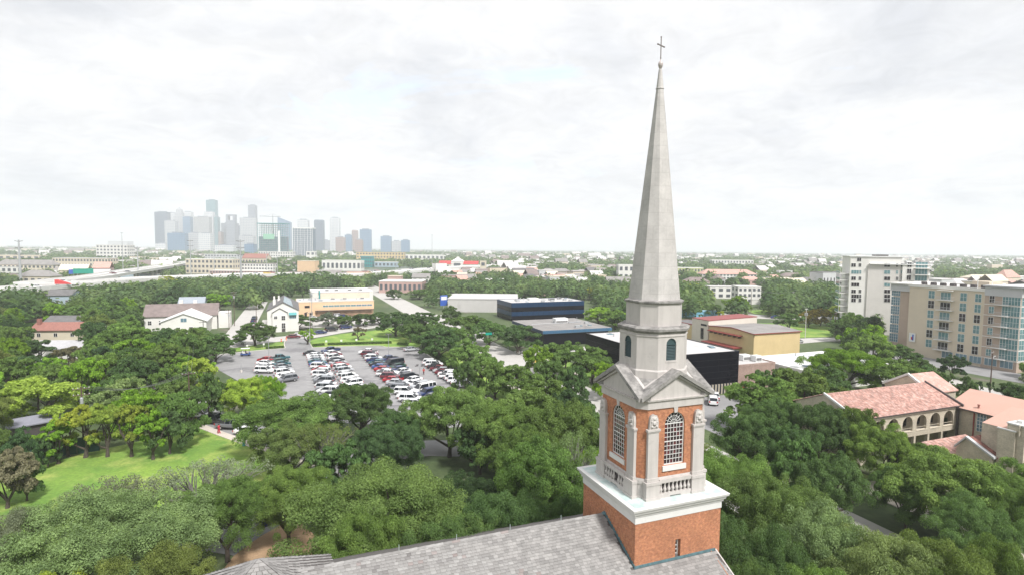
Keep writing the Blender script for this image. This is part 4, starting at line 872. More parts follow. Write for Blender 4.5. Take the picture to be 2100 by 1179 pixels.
def tile_roof(root, P00, P10, P11, P01, n_u, n_v, mat, rg, name='tiles'):
    "clay tiles in courses on a roof plane: P00-P10 eave, P01-P11 ridge"
    P00, P10, P11, P01 = map(Vector, (P00, P10, P11, P01)); nn = (P10-P00).cross(P01-P00).normalized(); nn = nn if nn.z > 0 else -nn; mbx = MB()
    for j in range(n_v):
        t0, t1 = j/n_v, (j+1.15)/n_v; t1 = min(t1, 1.0)
        for i in range(n_u):
            u0, u1 = (i+.05)/n_u, (i+.95)/n_u; e = lambda u, t: P00.lerp(P10, u).lerp(P01.lerp(P11, u), t)
            lo = nn*.03; hi = nn*(.09+rg.uniform(-.015, .015)); um = (u0+u1)/2
            a, b_, c, d_ = e(u0, t0), e(u1, t0), e(u1, t1), e(u0, t1); am, dm_ = e(um, t0)+nn*.11, e(um, t1)+nn*.05
            mbx.add([tuple(a+lo), tuple(am), tuple(b_+lo), tuple(c), tuple(dm_), tuple(d_)], [(0, 1, 4, 5), (1, 2, 3, 4)])
    return mbx.part(name, mat, root, kind='stuff')
rt = random.Random(3)
dk = MB(); dk.quad((-.2, -.35, ZE-.15), (W+.2, -.35, ZE-.15), (W+.2, D/2, ZR), (-.2, D/2, ZR)); dk.quad((-.2, D/2, ZR), (W+.2, D/2, ZR), (W+.2, D+.7, ZE-.3), (-.2, D+.7, ZE-.3)); dk.part('roof_deck', M['tile'], r)
tile_roof(r, (-.2, -.38, ZE-.13), (W+.2, -.38, ZE-.13), (W+.2, D/2, ZR+.02), (-.2, D/2, ZR+.02), 92, 20, M['tile'], rt)
tile_roof(r, (W+.2, D+.7, ZE-.28), (-.2, D+.7, ZE-.28), (-.2, D/2, ZR+.02), (W+.2, D/2, ZR+.02), 60, 12, M['tile'], rt)
m = MB(); m.loft([[(-.45, -.9, ZE-.35), (-.15, -.9, ZE-.35), (-.15, -.9, ZE+.05), (-.45, -.9, ZE+.05)], [(-.45, D/2, ZR-.05), (-.15, D/2, ZR-.05), (-.15, D/2, ZR+.3), (-.45, D/2, ZR+.3)]]); m.part('gable_coping', M['white_trim'], r)
m = MB(); m.loft([[(W+.15, -.8, ZE-.3), (W+.45, -.8, ZE-.3), (W+.45, -.8, ZE+.15), (W+.15, -.8, ZE+.15)], [(W+.15, D/2, ZR-.05), (W+.45, D/2, ZR-.05), (W+.45, D/2, ZR+.35), (W+.15, D/2, ZR+.35)]]); m.box(-.2, -.50, ZE-.27, W, -.39, ZE-.13); m.part('verge', M['metal_dark'], r)
m = MB(); m.box(W-.3, -.4, 0, W-.05, -.1, ZE-.3); m.part('downpipe', M['metal_dark'], r)
# gabled cross roof behind
r = thing('gabled_hall', 'small gabled clay-roofed hall rising behind the mottled pink roof', 'church hall', G(112.6, 68.5), GA)
m = MB(); gable_wall(m, 0, 0, 7.2, 9, 0, 9.3, 11.8, 'x'); m.part('wall', M['brick_buff'], r)
m = MB(); gable_roof(m, .2, 0, 7.2, 9, 9.25, 11.9, 'x', .3, .2); m.part('roof', M['tile'], r)
m = MB()
for s2 in (-1, 1): m.loft([[(-.25, 4.5+s2*4.9, 9.0), (.15, 4.5+s2*4.9, 9.0), (.15, 4.5+s2*4.9, 9.45), (-.25, 4.5+s2*4.9, 9.45)], [(-.25, 4.5, 11.9), (.15, 4.5, 11.9), (.15, 4.5, 12.35), (-.25, 4.5, 12.35)]])
m.part('gable_coping', M['white_trim'], r)
r = thing('pink_roofed_wing', 'long buff brick wing with smooth pale pink roof at the right edge', 'church hall', G(113.6, 20), GA)
m = MB(); m.box(0, 0, 0, 12, 46, 8.0); m.part('wall', M['brick_buff'], r)
m = MB(); m.quad((-.6, -1, 7.75), (6, -1, 10.3), (6, 46, 10.3), (-.6, 46, 7.75)); m.quad((6, -1, 10.3), (12.6, -1, 7.75), (12.6, 46, 7.75), (6, 46, 10.3)); m.part('roof', M['tile_smooth'], r)
m = MB(); m.box(-.72, -1, 7.55, -.6, 46, 7.8); m.part('gutter', M['metal_dark'], r)
yw = wall_s(2012.5, 875, 113.6)
window(r, 'l', yw[0]-20, wall_s(2012, 885, 113.6)[1], 1.5, 3.2, 3, 5, M['white'], M['glass_blue'], -.02); window(r, 'l', yw[0]-20-9, wall_s(2012, 885, 113.6)[1], 1.5, 3.2, 3, 5, M['white'], M['glass_blue'], -.02)
yp = wall_s(1997, 870, 113.6)[0]-20; m = MB(); m.box(-.14, yp-.1, 0, -.01, yp+.1, 7.6); m.part('downpipe', M['red_trim'], r)
m = MB(); m.lathe(.7, yp-.2, [(8.0, .16), (8.7, .16), (8.75, .24), (8.9, .24)], 8); m.part('roof_vent', M['tile_red'], r)
# tower-like chapel front at the right edge
r = thing('chapel_front', 'buff brick chapel gable front with corner buttress and big round arch', 'chapel', G(100.6, 48), GA)
m = MB(); gable_wall(m, .9, .6, 16, 6, 0, 9.2, 11.0, 'y')
m.part('gable_wall', M['brick_buff'], r)
m = MB(); m.box(0, 0, 0, 2.3, 2.2, 10.3); m.box(-.35, 1.0, 0, 0, 3.2, 9.3); m.part('buttress', M['brick_buff'], r)
m = MB(); m.box(-.1, -.1, 10.3, 2.4, 2.3, 10.5); m.box(-.45, .9, 9.3, -.1, 3.3, 9.48); m.box(.8, .8, 10.5, 1.6, 1.5, 10.9); m.part('buttress_cap', M['white_trim'], r)
m = MB(); m.loft([[(2.3, .3, 9.55), (2.3, .9, 9.55), (2.3, .9, 9.85), (2.3, .3, 9.85)], [(8.45, .3, 11.0), (8.45, .9, 11.0), (8.45, .9, 11.3), (8.45, .3, 11.3)], [(16, .3, 9.3), (16, .9, 9.3), (16, .9, 9.65), (16, .3, 9.65)]]); m.part('gable_coping', M['metal_dark'], r)
for i in range(13):
    m = MB(); xx = 2.7+i*.8; zz = 8.85+(xx-2.3)*.235 if xx < 8.45 else 10.3-(xx-8.45)*.2
    arc_strip(m, .22, .34, zz-.1, .48, .6, n=6); m.part('corbel_arch', M['brick_buff'], r)
m = MB()
arc_strip(m, 3.3, 3.7, 5.8, .42, .6, n=18); arc_strip(m, 2.6, 2.85, 5.8, .46, .6, n=16)
m.x = None; o = m.part('great_arch', pm('arch_stone', (.46, .42, .36), .9, .1, 2), r); o.location = (7.4, 0, 0)
m = MB(); m.quad(*[(7.4+x, .585, z) for x, z in [(-1.5, 2.0), (1.5, 2.0)]+arch_pts(1.5, 5.8, 12)]); m.part('arched_window', M['glass_dark'], r)
m = MB(); m.quad((.9, .7, 9.22), (8.45, .7, 11.03), (8.45, 6, 11.03), (.9, 6, 9.22)); m.quad((8.45, .7, 11.03), (16, .7, 9.22), (16, 6, 9.22), (8.45, 6, 11.03)); m.part('roof', M['tile_smooth'], r)
# low porch with red tiles against the chapel
pA = at(1990, 917, 5.2); sA, tA = ST(pA)
r = thing('tiled_porch', 'low porch with bright red clay tiles beside the chapel buttress', 'porch', G(sA, tA-3), GA)
m = MB(); m.box(0, 0, 0, 5, 5, 4.6); m.loft([[(0, 0, 4.6), (0, 5, 4.6), (0, 3.6, 6.6)], [(.4, 0, 4.6), (.4, 5, 4.6), (.4, 3.6, 6.6)]]); m.part('wall', M['brick_buff'], r)
m = MB(); m.loft([[(-.3, -.4, 4.55), (.35, -.4, 4.55), (.35, -.4, 4.85), (-.3, -.4, 4.85)], [(-.3, 3.6, 6.6), (.35, 3.6, 6.6), (.35, 3.6, 6.9), (-.3, 3.6, 6.9)], [(-.3, 5.2, 4.6), (.35, 5.2, 4.6), (.35, 5.2, 4.9), (-.3, 5.2, 4.9)]]); m.part('gable_coping', M['gray_wall'], r)
m = MB(); m.quad((.3, -.5, 4.55), (5.4, -.5, 4.55), (5.4, 3.6, 6.65), (.3, 3.6, 6.65)); m.part('roof_deck', M['tile_red'], r)
tile_roof(r, (.35, -.5, 4.6), (5.4, -.5, 4.6), (5.4, 3.6, 6.7), (.35, 3.6, 6.7), 14, 10, M['tile_red'], rt)
pB = at(1900, 905, 4.0); sB, tB = ST(pB)
r = thing('covered_walk', 'low covered walk with salmon clay tiles between cloister wing and red porch', 'covered walk', G(sB-2, tB-4), GA)
m = MB(); m.box(0, 0, 0, 11, 3.2, 3.1); m.part('wall', M['brick_buff'], r)
dkp = [(-.3, -.5, 3.1), (11.3, -.5, 3.1), (11.3, 3.4, 4.4), (-.3, 3.4, 4.4)]; m = MB(); m.quad(*dkp); m.part('roof_deck', M['tile'], r); tile_roof(r, *[(x, y, z+.03) for x, y, z in dkp], 34, 9, M['tile'], rt)

# apricot commercial strip, upper left centre
r = thing('commercial_strip', 'long apricot stucco commercial building with teal clerestory strip and cream upper storey', 'commercial building', G(1.4, 300), GA)
m = MB(); m.box(9, .6, 0, 38, 20, 3.4); m.box(0, 0, 3.4, 38.2, 21, 8.0); m.box(0, .0, 0, 9, 20, 3.4); m.part('wall', M['orange'], r)
m = MB(); m.box(9.5, .3, .2, 37, .58, 3.2); m.part('shopfront', pm('shopfront_shade', (.32, .20, .13), .6, .3, .4), r)
m = MB(); m.box(9, -1.0, 3.3, 38.2, -.01, 3.6); m.part('canopy', M['metal_dark'], r)
m = MB(); m.box(-.1, -.12, 7.7, 38.4, .2, 8.15); m.part('parapet', M['cream'], r); m = MB(); m.box(.2, .2, 8.0, 38, 21, 8.06); m.part('roof', M['roof_white'], r)
for i in range(9): window(r, 'f', 14+i*2.75, 5.2, 2.6, 1.0, 2, 1, M['white'], M['glass_green'] if i < 6 else M['glass_blue'], -.01, name='clerestory_window')
window(r, 'f', 5.2, 5.0, 2.4, 1.2, 1, 1, M['metal_dark'], M['glass_dark'], -.01); window(r, 'f', 4.4, .3, 1.2, 2.4, 1, 1, M['metal_dark'], M['glass_dark'], -.01); window(r, 'f', 7.0, 1.2, 1.6, 1.4, 1, 1, M['white'], M['glass_dark'], -.01)
m = MB(); m.box(12.2, 16, 8.07, 38, 40, 11.2); m.part('upper_storey', M['cream'], r); m = MB(); m.box(12.1, 15.9, 11.2, 38.1, 40.1, 11.35); m.part('upper_roof', M['roof_white'], r)
m = MB(); m.box(11.6, 15.5, 8.07, 12.1, 19, 12.2); m.part('teal_screen', M['teal'], r)
for x in (18, 24, 33): ac_unit(r, x, 8, 8.06, 2.4, 2, .9, M['white'])
for x in (16, 21, 28, 34): ac_unit(r, x, 24, 11.35, 2.2, 2, .9, M['white'])
roof_clutter(r, 37, 14, 8.07, 9, 3)
r = gbld('warehouse', 'white flat-roofed shed behind the cream upper storey', 'warehouse', 10, 352, 46, 380, 8.8, M['white_wall'], M['white'], .2)
# white three-storey town house
r = thing('town_house', 'white three-storey town house with steep grey roof and two white chimneys', 'house', G(-10.2, 254.6), GA)
W = 12.3
m = MB(); gable_wall(m, 0, 0, W, 36, 0, 8.8, 12.2, 'y'); m.part('wall', M['white_wall'], r)
m = MB(); gable_roof(m, 0, 0, W, 36, 8.7, 12.3, 'y', .35, .2); m.part('roof', M['roof_dark'], r)
m = MB(); m.loft([[(W/2+.2, 2, 12.28), (W/2+4, 2, 10.05), (W/2+4, 2, 10.3), (W/2+.2, 2, 12.5)], [(W/2+.2, 30, 12.28), (W/2+3, 30, 10.65), (W/2+3, 30, 10.9), (W/2+.2, 30, 12.5)]]); m.part('skylight_strip', M['glass_blue'], r)
m = MB(); gable_wall(m, 2.0, -1.2, 7.8, 0, 0, 8.0, 9.9, 'y'); m.part('front_bay', M['white_wall'], r); m = MB(); gable_roof(m, 2.0, -1.2, 7.8, .6, 8.0, 9.95, 'y', .3, .14); m.part('bay_roof', M['roof_dark'], r)
for (x, z, w, h) in ((3.3, 5.6, 1.3, 1.2), (6.3, 5.0, 1.5, 1.9), (6.3, 1.6, 1.5, 2.2), (3.4, 1.8, .7, 1.3)): window(r, 'f', x, z, w, h, 2, 2, M['white'], M['glass_dark'], -1.21)
window(r, 'f', 10, 5.4, 2.8, 1.7, 4, 1, M['white'], M['glass_blue'], -.01); m = MB(); m.loft([[(8.5, -.9, 7.0), (11.5, -.9, 7.0), (11.5, -.02, 7.0), (8.5, -.02, 7.0)], [(8.5, -.3, 7.9), (11.5, -.3, 7.9), (11.5, -.02, 8.0), (8.5, -.02, 8.0)]]); m.part('green_awning', M['teal'], r)
m = MB(); m.box(5.6, -1.25, .1, 7.0, -1.18, 1.5); m.part('garage_door', M['metal_dark'], r)
for (x, y, zt) in ((2.6, 9, 14.3), (4.2, 20, 13.6)):
    m = MB(); m.box(x-.55, y-.5, 6, x+.55, y+.5, zt-1.5); m.box(x-.35, y-.35, zt-1.5, x+.35, y+.35, zt); m.part('chimney', M['white_wall'], r)
for i in range(4):
    for z in (1.4, 4.3, 7.0): window(r, 'l', 5+i*8, z, 1.2, 1.3, 2, 2, M['white'], M['glass_dark'], -.01)
# white hall with gabled front, left
ha = thing('gabled_hall', 'long white building with weathered grey-brown roof and white front gable', 'hall', G(-58, 272), GA)
m = MB(); gable_wall(m, 0, 0, 27, 12, 0, 6, 10.4, 'x'); m.part('wall', M['white_wall'], ha); m = MB(); gable_roof(m, 0, 0, 27, 12, 5.9, 10.5, 'x', .5, .25); m.part('roof', M['roof_brown'], ha)
m = MB(); gable_wall(m, 9, -16, 25, 3, 0, 5.4, 8.6, 'y'); m.part('front_wing', M['white_wall'], ha); m = MB(); gable_roof(m, 9, -16, 25, 3, 5.35, 8.7, 'y', .5, .25); m.part('front_roof', M['white'], ha)
window(ha, 'f', 17, 5.3, 2.2, 1.6, 2, 1, M['white'], M['glass_blue'], -16.01)
for x in (11.5, 15, 19.5, 23): window(ha, 'f', x, 1.3, 1.4, 2, 2, 2, M['white'], M['glass_dark'], -16.01)
for x in (2, 6): window(ha, 'f', x, 2.6, 1.4, 1.7, 2, 2, M['white'], M['glass_dark'], -.01)
for (x, y) in ((12.5, 7.5), (18, 7)): m = MB(); m.box(x-.7, y-.5, 8, x+.7, y+.5, 12.0); m.part('chimney', M['white_wall'], ha)
m = MB(); m.box(27.4, 2, 0, 32, 9, 6.8); m.part('stair_block', M['white_wall'], ha)

def house(label, px, py, h, w, d, wall, roof, ang=GA, rise=2.6, along='x', cat='house', name='house', chim=False, wins=3, group=None, zc=None):
    P = at(px, py, h); r = thing(name, label, cat, (P[0], P[1], 0), ang, group); m = MB(); gable_wall(m, -w/2, 0, w/2, d, 0, h-rise, h-.1, along); m.part('wall', wall, r)
    m = MB(); gable_roof(m, -w/2, 0, w/2, d, h-rise-.08, h, along, .5, .22); m.part('roof', roof, r)
    for i in range(wins): window(r, 'f', -w/2+w*(i+.5)/wins, (h-rise)*.45, 1.3, 1.4, 2, 1, M['white'], M['glass_dark'], -.01)
    for i in range(2): window(r, 'l', d*(i+.5)/2, (h-rise)*.45, 1.3, 1.4, 2, 1, M['white'], M['glass_dark'], -w/2-.01)
    if chim: m = MB(); m.box(-w/2+.6, d*.3, 0, -w/2+1.8, d*.3+1, h+1.6); m.part('chimney', M['tile_red'], r)
    return r
house('red clay-tiled house with brick chimney among trees at the left', 113, 664, 6.6, 17, 9, M['cream'], M['tile_red'], GA-.25, 2.4, chim=True)
house('blue-grey house roof behind the long white hall', 392, 611, 9.5, 11, 10, M['pale_blue'], pm('blue_grey_roof', (.30, .33, .37), .8, .1, 1), GA, 2.6)
house('charcoal roofed house deep in the left trees below the highway', 118, 595, 10, 13, 12, M['pale_blue'], M['roof_dark'], GA-.2, 3)
house('low grey-roofed house behind the red clay-tiled house', 135, 650, 6.5, 16, 9, M['gray_wall'], M['roof_dark'], GA-.25, 2.2)
house('pale grey roof peeping from trees at far left', 117, 703, 5.8, 15, 9, M['white_wall'], pm('pale_grey_roof', (.42, .41, .42), .9, .1, 1), GA-.3, 1.8)
house('dark shed with dull lilac-grey roof behind the green screen fence', 70, 858, 3.4, 7, 4, M['metal_dark'], pm('lilac_grey_roof', (.22, .22, .26), .9, .1, 1), GA+.5, 1.0, wins=0)
house('low dark porch building under trees right of the wooden pole', 372, 693, 4.2, 9, 6, pm('dark_brown_wall', (.06, .04, .035), .8), M['roof_dark'], GA, 1.2, wins=1)
# ------------------------------------------------------------------ vehicles
def car_body_parts(kind):
    "length along +x (nose), centred; returns meshes"
    P = dict(sedan=(4.75, 1.82, .32, .92, 1.43), hatchback=(4.1, 1.74, .32, .95, 1.5), suv=(4.8, 1.92, .42, 1.12, 1.76), pickup=(5.7, 1.98, .48, 1.15, 1.85), van=(5.7, 2.02, .42, 1.25, 2.1))[kind]
    Ln, Wd, zb, zt, zr = P; h = Ln/2; w = Wd/2
    # belt line height along the length (x, z)
    top = dict(sedan=[(-h, .78), (-h+.12, .98), (-h+.9, 1.02), (h-1.35, .98), (h-.25, .80), (h, .62)], hatchback=[(-h, .8), (-h+.08, 1.02), (h-1.1, .98), (h-.2, .82), (h, .62)],
               suv=[(-h, .95), (-h+.06, 1.12), (h-1.25, 1.12), (h-.2, 1.0), (h, .75)], pickup=[(-h, 1.08), (-h+.05, 1.14), (h-1.5, 1.16), (h-.18, 1.08), (h, .8)], van=[(-h, 1.1), (-h+.05, 1.25), (h-1.1, 1.22), (h-.15, 1.02), (h, .8)])[kind]
    def zt_(x):
        for (xa, za), (xb, z2) in zip(top, top[1:]):
            if xa <= x <= xb: return za+(z2-za)*(x-xa)/(xb-xa)
        return top[-1][1]
    xs = sorted(set([round(x, 3) for x, _ in top]+[-h+.5, -h+1.3, -.4, .5, h-.6]))
    rings = []
    for x in xs:
        e = 1-.10*max(0, (abs(x)-(h-.55))/.55)**2*1.6; ww = w*e; z = zt_(x)
        rings.append([(x, -ww*.90, zb), (x, -ww, zb+.16), (x, -ww, z-.22), (x, -ww*.93, z-.03), (x, 0, z), (x, ww*.93, z-.03), (x, ww, z-.22), (x, ww, zb+.16), (x, ww*.90, zb)])
    body = MB(); body.loft(rings)
    C4 = dict(sedan=((-h+.55, -h+1.25), (.55, 1.35)), hatchback=((-h+.1, -h+.5), (.4, 1.15)), suv=((-h+.08, -h+.4), (.55, 1.35)), pickup=((-.95, -.75), (.75, 1.45)), van=((-h+.05, -h+.2), (1.2, 2.1)))[kind]
    (xr0, xr1), (xf1, xf0) = C4; wb, wt_ = w*.90, w*.76
    gl = MB(); gl.loft([[(xr0, -wb, zt-.0), (xf0, -wb, zt-.02), (xf0, wb, zt-.02), (xr0, wb, zt)], [(xr1, -wt_, zr-.05), (xf1, -wt_, zr-.05), (xf1, wt_, zr-.05), (xr1, wt_, zr-.05)]])
    rf = MB(); rf.loft([[(xr1-.05, -wt_-.02, zr-.06), (xf1+.05, -wt_-.02, zr-.06), (xf1+.05, wt_+.02, zr-.06), (xr1-.05, wt_+.02, zr-.06)], [(xr1+.1, -wt_+.12, zr), (xf1-.1, -wt_+.12, zr), (xf1-.1, wt_-.12, zr), (xr1+.1, wt_-.12, zr)]])
    def pillar(xa, xb, s): # strip from belt to roof on the side
        t = .05; rf.loft([[(xa-t, s*(wb+.006), zt-.02), (xa+t, s*(wb+.006), zt-.02), (xa+t, s*(wb-.05), zt-.02), (xa-t, s*(wb-.05), zt-.02)], [(xb-t, s*(wt_+.008), zr-.05), (xb+t, s*(wt_+.008), zr-.05), (xb+t, s*(wt_-.04), zr-.05), (xb-t, s*(wt_-.04), zr-.05)]])
    for s in (-1, 1):
        pillar(xr0+.04, xr1+.04, s); pillar(xf0-.04, xf1-.04, s); xm = (xr1+xf1)/2+.1; pillar(xm, xm, s)
        if kind in ('van', 'suv'): pillar(xr1+.95, xr1+.95, s)
        if kind == 'van': pillar(xr1+1.9, xr1+1.9, s)
    if kind == 'pickup': bed = MB(); bed.box(-h+.15, -w*.8, 1.0, -1.05, w*.8, 1.165); bedm = bed.data('cargo_bed', M['black'])
    else: bedm = None
    wr = .33 if kind in ('sedan', 'hatchback') else .38
    wh = MB(); n = 14; wh.loft([[(wr*math.cos(2*math.pi*i/n), -.11, wr*math.sin(2*math.pi*i/n)) for i in range(n)], [(wr*math.cos(2*math.pi*i/n), .11, wr*math.sin(2*math.pi*i/n)) for i in range(n)]])
    rim = MB(); rim.loft([[(wr*.62*math.cos(2*math.pi*i/10), y, wr*.62*math.sin(2*math.pi*i/10)) for i in range(10)] for y in (-.125, .125)])
    hl = MB(); hl.box(-.06, -.19, -.09, .05, .19, .09); tl = MB(); tl.box(-.05, -.14, -.14, .05, .14, .14)
    mir = MB(); mir.box(-.1, -.12, -.08, .1, .12, .08)
    return dict(L=Ln, W=Wd, zb=zb, wr=wr, body=body.data('body', M['paint']), glass=gl.data('glasshouse', M['car_glass']), roof=rf.data('roof', M['paint']), bed=bedm,
                wheel=wh.data('wheel', M['black']), rim=rim.data('rim', M['rim']), head=hl.data('headlight', M['lamp']), tail=tl.data('tail_light', M['tail']), mirror=mir.data('mirror', M['black']), zl=zt_(h-.1)-.16, zt=zt_(-h+.06)-.2, xm=C4[1][1]-.3, zm=zt+.06)
CARS = {k: car_body_parts(k) for k in ('sedan', 'hatchback', 'suv', 'pickup', 'van')}
PAINT = dict(white=(.76, .76, .76), silver=(.42, .43, .45), grey=(.16, .165, .18), black=(.018, .018, .022), navy=(.015, .03, .11), blue=(.03, .08, .25), red=(.36, .012, .02), maroon=(.13, .012, .022), teal=(.02, .10, .12), gold=(.42, .36, .24), yellow=(.70, .48, .10), green=(.02, .06, .04), pale=(.62, .62, .60))
def add_car(kind, color, P, ang, label, group=None, name='parked_car', z=0.06, sc=1.0):
    D = CARS[kind]; r = thing(name, label, 'pickup truck' if kind == 'pickup' else ('van' if kind == 'van' else 'car'), (P[0], P[1], z), ang, group); r.scale = (sc,)*3
    c = (*PAINT[color], 1); o = link('body', D['body'], r); o.color = c; link('glasshouse', D['glass'], r); o = link('roof', D['roof'], r); o.color = c
    if D['bed']: link('cargo_bed', D['bed'], r)
    for sx in (-1, 1):
        for sy in (-1, 1):
            w = link('wheel', D['wheel'], r, (sx*D['L']*.30, sy*(D['W']/2-.11), D['wr'])); link('rim', D['rim'], w)
    for sy in (-1, 1): link('headlight', D['head'], r, (D['L']/2-.08, sy*(D['W']/2-.30), D['zl'])); link('tail_light', D['tail'], r, (-D['L']/2+.03, sy*(D['W']/2-.22), D['zt'])); link('mirror', D['mirror'], r, (D['xm'], sy*(D['W']/2+.06), D['zm']))
    return r
CS = 1.13
def ordn(i): return ['first', 'second', 'third', 'fourth', 'fifth', 'sixth', 'seventh', 'eighth', 'ninth', 'tenth', 'eleventh', 'twelfth', 'thirteenth', 'fourteenth', 'fifteenth', 'sixteenth', 'seventeenth', 'eighteenth', 'nineteenth', 'twentieth'][i]
def row(spec, pa, pb, ang, where, jit=.1, flip=0.0):
    A, B = at(*pa, .6), at(*pb, .6); n = len(spec); rr_ = random.Random(n*7+int(pa[0]))
    for i, sp in enumerate(spec):
        if sp is None: continue
        kind, colr = sp; P = A+(B-A)*(i/(n-1)); P = P+E2*rr_.uniform(-jit, jit)*1.6; a = GA+ang+rr_.uniform(-.03, .03)+(math.pi if rr_.random() < flip else 0)
        add_car(kind, colr, P, a, f"{colr} {kind} {ordn(i)} from the far end of {where}", f"cars parked in {where}", sc=CS)
S, U, Pk, V, Hh = 'sedan', 'suv', 'pickup', 'van', 'hatchback'
row([(S, 'red'), (S, 'white'), (S, 'white'), (U, 'white')], (546, 737), (543, 760), -.42, 'the leftmost row', flip=.3)
row([(Pk, 'teal'), (S, 'green'), (S, 'teal'), (S, 'grey'), (S, 'silver'), (U, 'white'), (S, 'white'), (U, 'grey')], (572, 735), (589, 778), .38, 'the short row by the empty lane', flip=.3)
row([(S, 'white'), (S, 'white'), (S, 'silver'), (S, 'teal'), (S, 'blue'), (U, 'white'), (Hh, 'red'), (U, 'white'), (U, 'white'), (S, 'silver'), (U, 'grey'), (S, 'white'), (U, 'silver'), (U, 'white'), (S, 'black'), (S, 'white')], (647, 728.5), (679, 818), -.42, 'the left middle row', flip=.4)
row([(Pk, 'navy'), (S, 'white'), (S, 'maroon'), (U, 'white'), (S, 'black'), (S, 'silver'), (S, 'red'), (U, 'white'), (U, 'silver'), (S, 'pale'), (U, 'white'), (S, 'white'), (U, 'white'), (U, 'white'), (S, 'red'), (U, 'white')], (678, 719), (738, 812), .42, 'the second middle row', flip=.5)
row([(Pk, 'white'), (U, 'maroon'), (S, 'grey'), (U, 'white'), (S, 'navy'), (S, 'teal'), (S, 'black'), (S, 'blue'), (S, 'red'), (S, 'silver'), (Pk, 'white'), (U, 'maroon'), (S, 'red'), (S, 'silver'), (S, 'black'), (U, 'grey'), (U, 'white'), (S, 'white'), (U, 'white'), (S, 'white')], (755, 723), (850, 826), -.42, 'the third middle row', flip=.3)
row([(Pk, 'navy'), (S, 'red'), (V, 'black'), (S, 'green'), (S, 'navy'), (S, 'white'), (S, 'grey'), (U, 'black'), (S, 'white'), (S, 'white'), (U, 'silver'), (V, 'white'), (U, 'navy'), (S, 'grey'), (S, 'yellow')], (798, 737), (895, 822), .42, 'the fourth middle row', flip=.5)
row([(U, 'white'), (U, 'white'), (S, 'black'), (S, 'maroon'), (S, 'silver'), (S, 'maroon'), (U, 'white'), (Pk, 'white'), (U, 'white'), (U, 'white'), (S, 'white'), (U, 'silver')], (884, 744), (952, 790), -.30, 'the right edge row', flip=.5)
solo = [(S, 'silver', (843, 716), .15, 'silver sedan parked alone at the far right corner of the lot'), (S, 'black', (639, 723.5), -.05, 'black sedan alone left of the navy pickup in the lot'),
        (Hh, 'black', (457, 709), .1, 'black hatchback beside the white sport utility car under the street oak'), (U, 'white', (487, 703), .1, 'white sport utility car parked under the street oak, left of driveway'), (S, 'maroon', (602, 690), .0, 'maroon sedan at the mouth of the driveway'),
        (S, 'white', (612, 687), .0, 'white sedan just behind the maroon one at the driveway mouth'), (S, 'navy', (657, 681.5), .25, 'navy sedan parked along the lawn, left of three dark vehicles'), (U, 'black', (680, 676), .25, 'black sport utility car, middle of three dark vehicles along lawn'),
        (U, 'navy', (709, 671.5), .25, 'dark navy sport utility car, right of three dark vehicles along lawn'), (U, 'grey', (522, 653), 1.5, 'grey car in the side street, farthest of the parked three'), (Pk, 'navy', (520, 658), 1.5, 'navy pickup in the side street beside the wooden pole'),
        (S, 'silver', (519, 665), 1.5, 'silver sedan nearest in the side street beside the pole'), (S, 'white', (641, 651), .3, 'white car in front of the apricot strip, nearest the pole'), (S, 'silver', (651, 645), .3, 'silver car in front of the apricot strip beside white car'), (U, 'white', (694, 648), .3, 'white car parked mid front of the apricot strip'), (S, 'navy', (704, 648), .3, 'navy car parked mid front of the apricot strip'),
        (Pk, 'white', (412, 851), -.55, 'white pickup under the oaks beside the lawn footpath'), (Pk, 'black', (438, 862), -.55, 'black and white pickup behind the person in red'), (Pk, 'grey', (477, 873), -.5, 'dark grey pickup right of the person in red'), (S, 'white', (510, 884), -.5, 'white sedan half hidden by leaves right of the pickups'),
        (S, 'blue', (1589, 650), .2, 'blue car driving on the bright street behind the yellow hall'), (S, 'silver', (1636, 700), .2, 'silver car driving past the lawn right of the yellow hall'), (U, 'black', (1472, 797), .5, 'black car at the foot of the black office'), (U, 'maroon', (1496, 797), .1, 'maroon car beside the louvre screen of the black office'), (S, 'red', (1508, 795), .1, 'red car right of the maroon one by the black office'),
        (S, 'white', (1466, 812), .9, 'white sedan behind another white car just right of the tower'), (U, 'white', (1462, 822), .9, 'white sport utility car nearest the tower on the paved yard'), (S, 'white', (385, 716), 0, 'white car between trees under the wooden pole'), (S, 'white', (300, 706), 0, 'white car half hidden left of the dark porch')]
for kind, colr, p, a, lb in solo: add_car(kind, colr, at(*p, .6), GA+a, lb, sc=CS)
# golf cart with driver
gc = thing('golf_cart', 'blue golf cart with white canopy near the far left of the lot', 'golf cart', at(504, 729, .05), GA-.1)
m = MB(); m.loft([[(-1.2, -.6, .3), (1.2, -.6, .3), (1.2, .6, .3), (-1.2, .6, .3)], [(-1.2, -.6, .75), (.9, -.6, .62), (.9, .6, .62), (-1.2, .6, .75)]]); m.loft([[(.85, -.55, .6), (1.25, -.55, .35), (1.25, .55, .35), (.85, .55, .6)], [(.8, -.5, 1.0), (1.0, -.5, .9), (1.0, .5, .9), (.8, .5, 1.0)]]); o = m.part('body', M['paint'], gc); o.color = (.03, .07, .22, 1)
m = MB(); m.box(-.6, -.5, .75, .0, .5, .9); m.box(-.75, -.5, .8, -.6, .5, 1.4); m.part('seat', M['white'], gc)
m = MB(); m.box(-1.1, -.65, 1.95, 1.0, .65, 2.03); m.part('canopy', M['white'], gc)
for x in (-.95, .85):
    for y in (-.6, .6): m = MB(); m.tube([(x, y, .6), (x, y, 1.96)], .025, 5); m.part('canopy_post', M['metal_dark'], gc)
for x in (-.8, .8):
    for y in (-.55, .55): link('wheel', CARS['sedan']['wheel'], gc, (x, y, .24)).scale = (.72,)*3
gc.scale = (1.25,)*3

